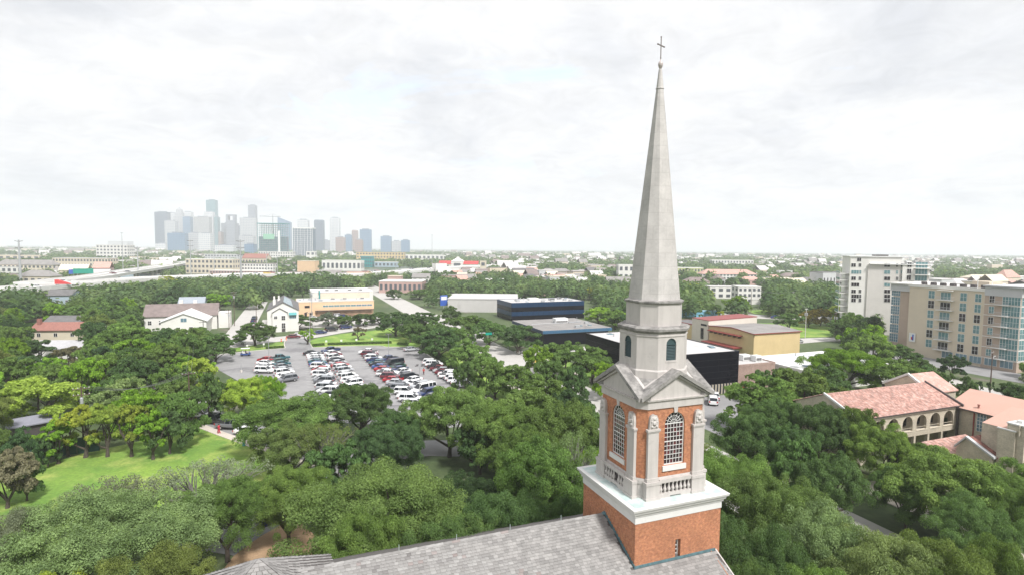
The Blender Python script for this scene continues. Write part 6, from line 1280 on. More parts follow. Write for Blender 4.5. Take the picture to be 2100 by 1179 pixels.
for s in range(4): variant('far', 60+s, 8, 10.5, .18, 56, 2600, .62, limbs=3, twigs=0)
GREEN = dict(rusty=(.27, .235, .05), oak=(.135, .215, .056), dark=(.100, .170, .055), deep=(.070, .128, .050), pale=(.185, .248, .102), pale2=(.160, .238, .070), bright=(.18, .31, .035), yellow=(.36, .40, .05), olive=(.165, .215, .065), grey=(.215, .245, .165), brown=(.21, .185, .11), lime=(.28, .37, .06))
NTREE = []
rt_ = random.Random(77)
def tree(P, R, H, var, col, label, cat='tree', name='live_oak_tree', group=None, zrot=None):
    if var == 'near' and P[1] < 66: var = 'close'
    cm_, tk, R0, H0 = rt_.choice(VAR[var]); r = thing(name, label, cat, (P[0], P[1], 0), rt_.uniform(0, 6.28) if zrot is None else zrot, group)
    r.scale = (R/R0, R/R0*rt_.uniform(.93, 1.07), H/H0); c = link('crown', cm_, r); g = GREEN[col]; f = rt_.uniform(.80, 1.22); c.color = (g[0]*f*rt_.uniform(.93, 1.07), g[1]*f, g[2]*f*rt_.uniform(.9, 1.1), 1); link('trunk', tk, r); NTREE.append((P[0], P[1], R, H)); return r
def tpx(px, pytop, wpx, H, var, col, label, **kw):
    "a tree whose crown top, at height H, shows at (px, pytop) and whose crown is wpx wide"
    P = at(px, pytop, H*.97); Dd = P[1]; R = wpx/2/FPX*Dd*1.02; f = R/Dd     # the dome top we see lies a little behind the middle
    P = P*(1-f*.35); return tree(P, R*(1-f*.35), H, var, col, label, **kw)
T = tpx
# --- foreground
T(215, 975, 470, 13, 'near', 'pale', 'huge pale grey-green oak filling the bottom left corner'); T(40, 1140, 260, 12, 'near', 'lime', 'yellowish green oak cut by the bottom edge, far left'); T(300, 1090, 270, 11.5, 'near', 'olive', 'olive oak at the bottom edge left of the mulch'); T(-40, 1020, 260, 12, 'near', 'grey', 'grey-green oak cut by the left edge near the bottom')
T(462, 950, 205, 11, 'near', 'oak', 'dark oak overhanging the street left of the first banner'); T(420, 912, 250, 10.5, 'sparse', 'grey', 'sparse lichened oak with bare grey limbs over the left lawn'); T(235, 945, 210, 11, 'sparse', 'grey', 'thin lichened crown sticking up from the bottom left oak'); T(590, 935, 190, 10.5, 'near', 'oak', 'green oak whose trunk stands by the street between the banners')
T(800, 918, 440, 14, 'near', 'pale2', 'broad bright oak at the bottom centre behind the church ridge'); T(730, 1012, 240, 13, 'near', 'oak', 'oak hanging over the mulch area just above the ridge end'); T(930, 1015, 260, 13, 'near', 'dark', 'dark oak behind the middle of the church ridge'); T(688, 888, 130, 9.5, 'mid', 'dark', 'small dark round oak above the broad central oak')
T(1105, 878, 250, 13.5, 'near', 'oak', 'oak left of the tower balustrade, middle height'); T(1170, 868, 150, 13.5, 'sparse', 'pale', 'pale lichened oak touching the left side of the belfry'); T(1060, 975, 260, 13, 'near', 'dark', 'dark oak between ridge and belfry'); T(1150, 990, 200, 13, 'near', 'dark', 'dark oak immediately left of the brick shaft')
T(505, 762, 120, 10, 'near', 'lime', 'yellow-green oak at the near left corner of the lot'); T(592, 792, 220, 11, 'near', 'oak', 'oak in front of the lot with spreading branches, left of centre'); T(545, 757, 90, 10, 'near', 'bright', 'yellowish small oak at the left of the lot'); T(592, 852, 165, 10, 'near', 'olive', 'lichened olive oak above the parked pickups'); T(660, 850, 150, 10, 'sparse', 'olive', 'thin olive oak between lot and central dark oak')
T(738, 772, 155, 11.5, 'near', 'dark', 'dark oak cutting into the middle rows of the lot'); T(815, 828, 140, 9.5, 'near', 'dark', 'low dark oak below the white van'); T(922, 775, 190, 13.5, 'near', 'oak', 'tall oak with forked dark trunk standing at the grey road'); T(1035, 796, 200, 13, 'near', 'oak', 'oak right of the forked-trunk oak'); T(1150, 800, 190, 13, 'near', 'oak', 'wide oak left of the pediment corner')
T(985, 855, 120, 9, 'mid', 'dark', 'low dark oak right of the grey road'); T(1060, 742, 120, 9.5, 'mid', 'oak', 'oak left of the tower beside the footpath'); T(1120, 770, 150, 9.5, 'mid', 'oak', 'oak below the footpath left of the tower'); T(1195, 805, 110, 11, 'mid', 'dark', 'dark oak tucked behind the left pediment')
# --- car park surroundings
for i, (x, y, w, c, l) in enumerate(((862, 634, 100, 'dark', 'dark oak nearest the end of the lot lawn'), (812, 636, 90, 'dark', 'dark oak left of the lawn end group'), (900, 668, 110, 'dark', 'dark oak just right of the lot lawn'), (870, 655, 90, 'dark', 'oak right behind the lawn corner'), (958, 690, 100, 'oak', 'oak over the hedge at the upper right of the lot'), (952, 728, 60, 'dark', 'dark oak overhanging the lot hedge'),
    (996, 714, 90, 'oak', 'oak above the right edge row'), (1015, 728, 80, 'oak', 'oak with visible trunk at the bright road'), (955, 640, 90, 'oak', 'oak along the boulevard left of the navy block'), (1003, 650, 90, 'dark', 'oak below the left corner of the navy block'), (1062, 660, 100, 'dark', 'broad oak left of the blue fascia roof'), (1100, 700, 70, 'bright', 'yellow-green oak behind the yellow warning sign'),
    (1160, 692, 130, 'oak', 'wide oak below the blue fascia roof'), (1215, 705, 100, 'oak', 'oak before the long black office, left of tower'), (1248, 730, 80, 'bright', 'bright oak touching the drum of the tower'), (1130, 725, 80, 'dark', 'dark oak by the boulevard footpath'), (1180, 745, 70, 'dark', 'small dark oak over the footpath left of the tower'))): T(x, y, w, 10.5, 'mid', c, l)
T(522, 657, 95, 9, 'mid', 'dark', 'street oak with dark trunk on the small lawn left of driveway'); T(630, 670, 38, 6.5, 'round', 'bright', 'small round bright tree at the lawn corner beside driveway', name='round_tree'); T(735, 664, 34, 6.2, 'round', 'brown', 'small brownish round tree alone on the bright lawn', name='crape_myrtle'); T(612, 641, 62, 7, 'mid', 'dark', 'dark oak hiding the lower right of the white town house'); T(672, 638, 60, 6.6, 'mid', 'grey', 'grey-green oak before the apricot strip')
T(708, 643, 44, 6, 'mid', 'oak', 'small oak mid front of the apricot strip'); T(745, 638, 58, 6.6, 'mid', 'dark', 'oak before the right half of the apricot strip'); T(778, 636, 58, 6.6, 'mid', 'dark', 'oak at the right end of the apricot strip'); T(700, 650, 24, 5, 'round', 'oak', 'low tree between parked dark cars and strip', name='round_tree')
# --- left lawn edge and forest
for x_, y_, w_2, l_2 in ((1848, 703, 90, 'oak hiding the foot of the tan block, far left'), (1880, 728, 66, 'oak before the tan block, second from the left'), (1928, 752, 54, 'small dark oak before the shop windows'), (1985, 768, 44, 'little dark oak near the tan block entrance'), (2098, 800, 70, 'dark oak over the pink roof, right edge')): T(x_, y_, w_2, 7.5, 'mid', 'dark', l_2)
T(95, 880, 60, 6, 'mid', 'dark', 'dark bushy tree before the lilac-grey shed'); T(40, 870, 80, 8, 'mid', 'deep', 'deep green tree left of the lilac-grey shed')
for i, (x, y, w, h, c, l) in enumerate(((170, 806, 95, 11, 'yellow', 'bright yellow-green elm left of the lawn pole'), (215, 800, 80, 11.5, 'lime', 'yellow-green elm right of the lawn pole'), (265, 806, 75, 11, 'lime', 'drooping yellow-green elm at the lawn edge'), (310, 822, 70, 10, 'bright', 'green elm at the right of the lawn edge row'), (115, 845, 80, 8.5, 'bright', 'small elm over the green screen fence'), (135, 822, 70, 9.5, 'lime', 'yellow-green elm over the bench'))): T(x, y, w, h, 'elm', c, l, name='elm_tree')
T(8, 905, 130, 9, 'mid', 'brown', 'brownish-topped tree at the left edge of the lawn'); T(50, 925, 70, 7, 'mid', 'dark', 'dark bush tree at the left lawn corner'); T(345, 835, 90, 8, 'mid', 'dark', 'dark bushy tree at the far corner of the left lawn'); T(370, 790, 110, 11, 'mid', 'oak', 'oak beside the thin dark pole'); T(428, 758, 95, 11, 'mid', 'dark', 'oak above the white pickup'); T(400, 720, 100, 11, 'mid', 'lime', 'yellowish oak right of the middle left woods')
T(250, 652, 110, 13, 'mid', 'oak', 'tall oak right of the red clay-tiled house'); T(190, 650, 80, 13, 'mid', 'dark', 'dark oak behind the right end of red-tiled house'); T(60, 690, 90, 9, 'mid', 'deep', 'dark oak in front of the red-tiled house, left'); T(140, 704, 60, 7, 'mid', 'brown', 'brown-leaved tree below the red-tiled house'); T(205, 683, 75, 7, 'mid', 'dark', 'low dark tree right of the red-tiled house'); T(270, 690, 110, 10, 'mid', 'bright', 'bright green crown under the thin lamp pole, left woods')
T(343, 565, 52, 12, 'mid', 'yellow', 'yellow-topped tree standing before the highway'); T(445, 597, 58, 11, 'mid', 'bright', 'bright crown right above the long white hall'); T(385, 668, 120, 9.5, 'mid', 'oak', 'oak crowns in front of the white hall'); T(330, 672, 90, 9.5, 'mid', 'oak', 'oak at the left of the white hall gable'); T(440, 680, 90, 9.5, 'mid', 'dark', 'oak at the right of the black pole')
T(660, 555, 60, 13, 'mid', 'dark', 'tall dark tree behind the white shed'); T(620, 575, 40, 12, 'mid', 'dark', 'round dark tree left of the white shed'); T(575, 562, 60, 11, 'mid', 'bright', 'bright trees below the highway, centre left'); T(718, 569, 40, 9, 'mid', 'bright', 'yellow-green tree left of the pink building'); T(1620, 636, 0.1+60, 9, 'mid', 'dark', 'tree behind the round green')
# --- right side
for x, y, w, h, v, c, l in ((1500, 893, 230, 14, 'near', 'pale2', 'oak immediately right of the brick shaft and belfry'), (1600, 938, 260, 14, 'near', 'pale2', 'big light oak right of the tower, middle of the right slope'), (1545, 1030, 250, 14, 'near', 'dark', 'dark oak right of the shaft near the bottom'), (1700, 1010, 280, 13.5, 'near', 'pale', 'pale oak in the lower right before the sidewalk'), (1830, 1045, 300, 13.5, 'near', 'pale', 'pale broad oak at the bottom right'), (1980, 1075, 280, 13, 'near', 'pale2', 'oak near the bottom right corner'), (2100, 1085, 220, 13, 'near', 'oak', 'oak cut by the bottom right corner'),
    (1680, 1110, 260, 13, 'near', 'oak', 'oak at the bottom edge right of the tower'), (1880, 1120, 260, 12.5, 'near', 'pale2', 'oak at the bottom edge, lower right middle'), (1560, 1110, 200, 13, 'near', 'dark', 'dark oak at the bottom edge next to the slate verge'),
    (1575, 762, 170, 12, 'mid', 'oak', 'oak right of the black office car yard'), (1650, 742, 150, 12, 'mid', 'oak', 'oak before the glaring white roof'), (1700, 745, 110, 11, 'mid', 'dark', 'oak under the spreading bright oak'), (1735, 705, 160, 12, 'near', 'bright', 'big spreading oak left of the tan apartments'), (1835, 725, 130, 11, 'mid', 'oak', 'oak below the tan apartment block'), (1900, 745, 90, 8, 'mid', 'dark', 'dark street tree before the tan apartments'), (1955, 722, 60, 7.5, 'mid', 'deep', 'dark round street tree at the apartment entrance'), (2085, 775, 70, 8, 'mid', 'dark', 'dark tree at the right edge above pink roof'),
    (1545, 830, 150, 12, 'near', 'dark', 'dark oak right of the tower beside the paved yard'), (1620, 845, 150, 12, 'near', 'dark', 'dark oak left of the mottled pink roof'), (1690, 812, 130, 12, 'near', 'dark', 'dark oak covering the left gable of pink roof'), (1752, 818, 120, 11.5, 'near', 'oak', 'oak in front of the mottled pink roof'), (1812, 856, 140, 10.5, 'near', 'oak', 'oak under the upper arches'), (1700, 905, 180, 11, 'near', 'dark', 'dark oak over the boulevard footpath'), (1640, 890, 140, 11, 'mid', 'dark', 'dark oak between tower oaks and pink roof'),
    (1955, 905, 270, 11.5, 'near', 'oak', 'spreading oak with thick forked trunk before the chapel'), (2075, 948, 170, 11, 'near', 'oak', 'oak before the chapel arch at the right edge'), (2010, 1000, 200, 10.5, 'near', 'dark', 'dark oak lower right of the forked-trunk oak'), (1885, 893, 120, 8, 'near', 'oak', 'low oak hiding the covered walk'), (1865, 945, 150, 9, 'near', 'dark', 'dark oak left of the thick forked trunk')): T(x, y, w, h, v, c, l)
# trees on the round green and along the far street at the right
for x, y, w, h, v, c, l, nm in ((1625, 618, 34, 8, 'round', 'oak', 'small tree leftmost on the round green', 'round_tree'), (1660, 630, 50, 9.5, 'mid', 'rusty', 'reddish-topped tree on the round green, left', 'elm_tree'), (1685, 628, 46, 9.5, 'mid', 'rusty', 'reddish-topped tree on the round green, middle', 'elm_tree'), (1735, 620, 80, 10.5, 'mid', 'lime', 'wide yellow-green tree behind the palms', 'elm_tree'), (1780, 636, 50, 9, 'mid', 'olive', 'olive tree right of the wide yellow-green one', 'elm_tree'), (1728, 655, 60, 9, 'mid', 'dark', 'grey-green street tree left of the palms', 'live_oak_tree'),
    (1425, 580, 40, 10, 'mid', 'yellow', 'yellow tree just right of the spire base', 'elm_tree'), (1448, 590, 40, 9, 'mid', 'lime', 'lime tree right of the yellow one by the spire', 'elm_tree'), (1515, 604, 60, 11, 'mid', 'bright', 'tall bright tree behind the cream slab-walled wing', 'elm_tree'), (1465, 620, 40, 8, 'mid', 'dark', 'dark tree left of the tall bright tree', 'live_oak_tree'), (1480, 634, 16, 5, 'round', 'yellow', 'small yellow bush tree by the blue awning', 'round_tree'), (1210, 588, 32, 9, 'mid', 'yellow', 'yellow round tree left of the spire', 'elm_tree'), (1100, 585, 40, 9, 'mid', 'lime', 'lime tree above the navy block', 'elm_tree'),
    (1228, 625, 70, 9, 'mid', 'bright', 'bright tree right of the navy block', 'live_oak_tree'), (1262, 630, 60, 10, 'mid', 'oak', 'oak left of the upper drum', 'live_oak_tree'), (1045, 565, 40, 10, 'mid', 'dark', 'dark tree over the warehouses, centre', 'live_oak_tree'), (1085, 555, 42, 9, 'mid', 'bright', 'round bright tree centre distance', 'live_oak_tree'), (1145, 566, 60, 9, 'mid', 'dark', 'broad dark tree centre distance', 'live_oak_tree'), (950, 570, 50, 11, 'mid', 'dark', 'dark tree right of the pink building', 'live_oak_tree'), (905, 595, 60, 9, 'mid', 'oak', 'oak below the pink building', 'live_oak_tree'), (925, 625, 50, 9, 'mid', 'dark', 'dark oak left of the white warehouse', 'live_oak_tree'), (860, 590, 60, 8, 'mid', 'oak', 'oaks before the pink building', 'live_oak_tree'), (808, 590, 40, 8, 'mid', 'dark', 'dark oak left of the pink building', 'live_oak_tree'),
    (1940, 840, 62, 5.5, 'round', 'deep', 'dark clipped tree under the cloister arches', 'round_tree'), (2010, 775, 16, 4, 'round', 'deep', 'dark clipped shrub before the apartments, left', 'round_tree'), (2033, 778, 16, 4, 'round', 'deep', 'dark clipped shrub before the apartments, right', 'round_tree')): T(x, y, w, h, v, c, l, name=nm)
# palms
def palm(label, px, py, H, R=2.2):
    P = at(px, py, H); r = thing('palm_tree', label, 'palm tree', (P[0], P[1], 0), rt_.uniform(0, 6)); rg = random.Random(int(px)); m = MB(); m.tube([(0, 0, 0), (.1, 0, H*.5), (0, 0, H-.6)], [.28, .2, .18], 7); m.part('trunk', M['bark'], r)
    m = MB()
    for i in range(46):
        a = rg.uniform(0, 6.28); el = rg.uniform(-.9, 1.2); L_ = R*rg.uniform(.8, 1.1); p0 = Vector((0, 0, H-.7)); d = Vector((math.cos(a)*math.cos(el), math.sin(a)*math.cos(el), math.sin(el))); p1 = p0+d*L_*.6; p2 = p1+(d+Vector((0, 0, -.9))).normalized()*L_*.5; sd = d.cross(Vector((0, 0, 1))).normalized()*.32
        m.quad(tuple(p0), tuple(p1-sd), tuple(p1+sd)); m.quad(tuple(p1-sd), tuple(p2-sd*.5), tuple(p2+sd*.5), tuple(p1+sd))
    c = m.part('fronds', M['leaf'], r); c.color = (.13, .19, .08, 1); return r
for i, (x, y, h) in enumerate(((1757, 650, 8), (1775, 660, 8.5), (1790, 655, 9), (1767, 668, 7.5), (1800, 645, 9), (1805, 665, 8))): palm(f'fan palm {"leftmost" if i == 0 else ("rightmost" if i == 5 else ordn(i)+" from the left")} in the clump by the apartment corner', x, y, h, 2.6)
palm('single palm in front of the highway and the grey monopole', 494, 566, 9, 2); palm('palm before the beige slab left of the white strip', 655, 545, 12, 3); palm('second palm before the beige slab', 661, 548, 11, 3)

# --- forest fill: trees that stand between the ones above; keep what the photograph shows clear
CLEAR = [(425, 705, 960, 835), (960, 738, 1035, 790), (455, 686, 900, 722), (150, 862, 620, 1000), (0, 905, 460, 1060), (545, 600, 615, 680), (600, 590, 775, 660), (295, 618, 462, 664), (60, 655, 168, 690), (485, 618, 535, 700), (775, 575, 872, 600), (800, 598, 870, 640), (900, 600, 935, 640), (935, 608, 1060, 640),
         (1005, 606, 1210, 660), (1060, 640, 1250, 690), (1195, 675, 1530, 790), (1395, 640, 1605, 730), (1590, 655, 1720, 715), (1580, 636, 1680, 660), (1820, 568, 2100, 745), (1725, 515, 1915, 605), (1690, 765, 2100, 850), (1800, 840, 2100, 935), (1940, 745, 2060, 800), (1590, 722, 1700, 745), (1440, 790, 1520, 870), (1000, 705, 1120, 750), (490, 1050, 660, 1179), (610, 985, 700, 1030), (380, 840, 520, 900), (45, 572, 200, 589), (200, 566, 350, 579), (350, 560, 560, 570), (560, 556, 740, 564), (740, 548, 1000, 560), (1460, 583, 1565, 622), (95, 592, 140, 612), (65, 700, 165, 722), (0, 840, 110, 885), (860, 900, 990, 945), (1140, 755, 1225, 782), (1760, 1000, 1910, 1070)]
def free(P, R, H):
    x, y = proj((P[0], P[1], H*.75)); x1, y1 = proj((P[0], P[1], H)); yb = proj((P[0], P[1], H*.3))[1]
    w = R/P[1]*FPX*.8
    for a, b_, c, d_ in CLEAR:
        if x+w > a and x-w < c and yb > b_ and y1 < d_:
            if P[1] < 41400/max(12, b_-511)+6: return False
    return True
def in_building(P, R):
    s, t = ST(np.asarray(P)); e = R*.55
    for s0, t0, s1, t1 in ((82, 110, 106, 150), (86, 186, 115, 217), (100, 256, 142, 280), (141, 141, 166, 190), (105, 111, 121, 129), (121, 103, 153, 125), (202, 90, 228, 148), (86, 63, 115, 88), (112, 18, 127, 68), (98, 46, 118, 56), (0, 299, 40, 342), (9, 350, 47, 382), (-11, 253, 3, 292), (-59, 254, -25, 286), (56, -30, 72, 620), (10, 20, 30, 48)):
        if s0-e < s < s1+e and t0-e < t < t1+e: return True
    return False
HWp = [Vector((p[0], p[1])) for p in HW[::2]]+[Vector((p[0], p[1])) for p in FO[::2]]
fill = []; rf_ = random.Random(5)
for k in range(26000):
    Yd = 45+ (rf_.random()**.8)*430; X = rf_.uniform(-1, 1)*Yd*1.0
    R = rf_.uniform(4.2, 7.2); H = rf_.uniform(8.5, 12.5)
    if Yd < 110: R *= 1.2
    P = np.array([X, Yd, 0]); x, y = proj((X, Yd, H))
    if not -120 < x < 2220 or y > 1230: continue
    if in_building(P, R) or not free(P, R, H): continue
    if any((X-a)**2+(Yd-b_)**2 < ((R+r_)*(.70 if Yd < 200 else .74))**2 for a, b_, r_, _h in NTREE) : continue
    if any((Vector((X, Yd))-q).length < 20+R for q in HWp): continue
    s, t = ST(P)
    if -23 < s < 43 and 115 < t < 205: continue
    NTREE.append((X, Yd, R, H)); fill.append((Yd, X, R, H, x, y))
fill.sort(); LIM = 300-sum(1 for o in bpy.data.objects if o.parent is None and o.get('category') == 'tree')
rest = fill[LIM:]; fill = fill[:LIM]
LBL = dict(pale2='pale oak', oak='mid-green oak', dark='dark green oak', deep='deep green oak', pale='pale oak', bright='bright green oak', olive='olive-green oak', lime='lime-green oak', grey='grey-green oak', yellow='yellowish oak')
MARKS = [(113, 664, 'the red clay-tiled house'), (118, 600, 'the charcoal-roofed house'), (370, 640, 'the long white hall'), (565, 640, 'the white town house'), (700, 630, 'the apricot strip'), (600, 705, 'the driveway'), (735, 680, 'the brownish round tree'), (560, 740, 'the leftmost lamp post of the lot'), (700, 760, 'the middle of the car park'), (890, 800, 'the white van'), (920, 765, 'the right edge row of cars'), (1030, 690, 'the traffic signal'),
  (1100, 735, 'the yellow warning sign'), (1105, 635, 'the navy office block'), (1160, 670, 'the blue fascia roof'), (1360, 720, 'the louvred drum'), (1460, 750, 'the black office'), (1560, 690, 'the yellow hall'), (1650, 735, 'the glaring white roof'), (1810, 560, 'the white condominium'), (1900, 660, 'the tan apartment block'), (1800, 810, 'the mottled pink roof'), (2030, 810, 'the smooth pink roof'), (2070, 920, 'the chapel front'), (1900, 860, 'the cloister arches'), (1780, 660, 'the fan palms'),
  (1620, 680, 'the round green'), (1340, 900, 'the belfry'), (1390, 1100, 'the slit window'), (900, 1110, 'the church ridge'), (530, 1140, 'the hipped transept roof'), (540, 1110, 'the mulch area'), (530, 1065, 'the nearer feather banner'), (622, 1020, 'the farther feather banner'), (915, 930, 'the forked oak trunk'), (449, 880, 'the person in red'), (200, 960, 'the left lawn'), (125, 925, 'the picnic bench'), (165, 800, 'the transformer pole'), (388, 780, 'the thin dark pole'), (396, 700, 'the tall wooden pole'),
  (50, 865, 'the lilac-grey shed roof'), (40, 540, 'the far left transmission pole'), (284, 540, 'the second transmission pole'), (495, 540, 'the third transmission pole'), (480, 640, 'the side street poles'), (505, 728, 'the golf cart'), (240, 740, 'the middle of the left woods'), (60, 760, 'the left edge woods'), (300, 610, 'the trees below the highway'), (820, 585, 'the pink brick building'), (1000, 625, 'the white warehouse'), (1250, 620, 'the spire base'), (1830, 1000, 'the diagonal footpath'), (2080, 1000, 'the lower right edge'), (1900, 1150, 'the bottom right corner'), (1650, 1050, 'the lower right oaks'), (20, 1100, 'the bottom left corner'), (1200, 780, 'the boulevard footpath'), (1470, 820, 'the paved yard cars')]
USED = {}
def where_label(head, x, y, lim=16):
    ms = sorted(MARKS, key=lambda q: (q[0]-x)**2+1.6*(q[1]-y)**2)
    for mx_, my_, nm in ms[:14]:
        dx, dy = x-mx_, y-my_; far_ = math.hypot(dx, dy*1.3); tier = 'just ' if far_ < 45 else ('' if far_ < 110 else ('well ' if far_ < 220 else 'far '))
        rel = ('left of' if dx < 0 else 'right of') if abs(dx) > 2.2*abs(dy) else (('above' if dy < 0 else 'below') if abs(dy) > 2.2*abs(dx) else ('up and left of' if dx < 0 and dy < 0 else 'up and right of' if dy < 0 else 'down and left of' if dx < 0 else 'down and right of'))
        l = f'{head} {tier}{rel} {nm}'
        if l not in USED: USED[l] = 1; return l
    l = f'{head} {tier}{rel} {nm}'; return l
for Yd, X, R, H, x, y in fill:
    c = rf_.choices(['oak', 'dark', 'deep', 'bright', 'olive', 'pale', 'lime', 'grey'], [5, 4, 1.6, 2.6, 1.5, 1.3, 1, 1])[0]
    v = 'near' if Yd < 100 else ('mid' if Yd < 300 else 'far')
    if x < 480 and Yd > 110: c = rf_.choices(['dark', 'oak', 'deep', 'bright', 'olive'], [4, 5, 1.5, 1.6, 1.2])[0]
    tree((X, Yd), R*1.08, H, v, c, where_label(LBL[c], x, y), group='oaks filling the neighbourhood')
print('TREES', len(NTREE), 'fill', len(fill), 'rest', len(rest))
# ------------------------------------------------------------------ distance: houses, blocks, downtown, far woods, haze
def block(name, label, cat, xl, xr, yt, yb, wall, roof, rows=2, cols=6, depth=14, ang=None, kind='flat', wmat=None, group=None, wh=.5):
    P = at((xl+xr)/2, yb, 0); Dd = P[1]; ang = 0.0 if ang is None else ang; w = (xr-xl)/FPX*Dd/max(.5, math.cos(ang)); h = max(3.0, float(at_d((xl+xr)/2, yt, Dd)[2])); r = thing(name, label, cat, (P[0], P[1], 0), ang, group); hb_ = h if kind == 'flat' else h*.62
    m = MB(); m.box(-w/2, 0, 0, w/2, depth, hb_); 
    if kind == 'gable': m.loft([[(-w/2, 0, hb_), (-w/2, depth, hb_), (-w/2, depth/2, h-.1)], [(w/2, 0, hb_), (w/2, depth, hb_), (w/2, depth/2, h-.1)]])
    m.part('wall', wall, r); m = MB()
    if kind == 'flat': m.box(-w/2-.2, -.2, hb_, w/2+.2, depth+.2, hb_+.5)
    elif kind == 'gable': gable_roof(m, -w/2, 0, w/2, depth, hb_, h, 'x', .6, .3)
    else: m.loft([[(-w/2-.6, -.6, hb_), (w/2+.6, -.6, hb_), (w/2+.6, depth+.6, hb_), (-w/2-.6, depth+.6, hb_)], [(-w/2+depth*.45, depth*.5-.1, h), (w/2-depth*.45, depth*.5-.1, h), (w/2-depth*.45, depth*.5+.1, h), (-w/2+depth*.45, depth*.5+.1, h)]])
    m.part('roof', roof, r)
    if rows and cols:
        g = MB(); cw_, ch_ = w/cols, hb_/rows
        for j in range(rows):
            for i in range(cols): g.box(-w/2+(i+.5)*cw_-cw_*.27, -.14, j*ch_+ch_*.28, -w/2+(i+.5)*cw_+cw_*.27, -.02, j*ch_+ch_*(.28+wh))
        nd = max(2, int(depth/5))
        for s_ in (-1, 1):
            for j in range(rows):
                for i in range(nd): x = s_*w/2; a, b_ = sorted((x+s_*.02, x+s_*.14)); g.box(a, (i+.25)*depth/nd, j*ch_+ch_*.28, b_, (i+.7)*depth/nd, j*ch_+ch_*(.28+wh))
        g.part('windows', wmat or M['glass_far'], r, kind='stuff')
    return r
W_, Cm, Gy, Tn, Rf, Rd, Br, RW = M['white_wall'], M['cream'], M['gray_wall'], M['tan'], M['roof_gray'], M['roof_dark'], M['roof_brown'], M['roof_white']
rtile = M['tile']; PB = M['pink_wall']; brs = M['brown_wall']
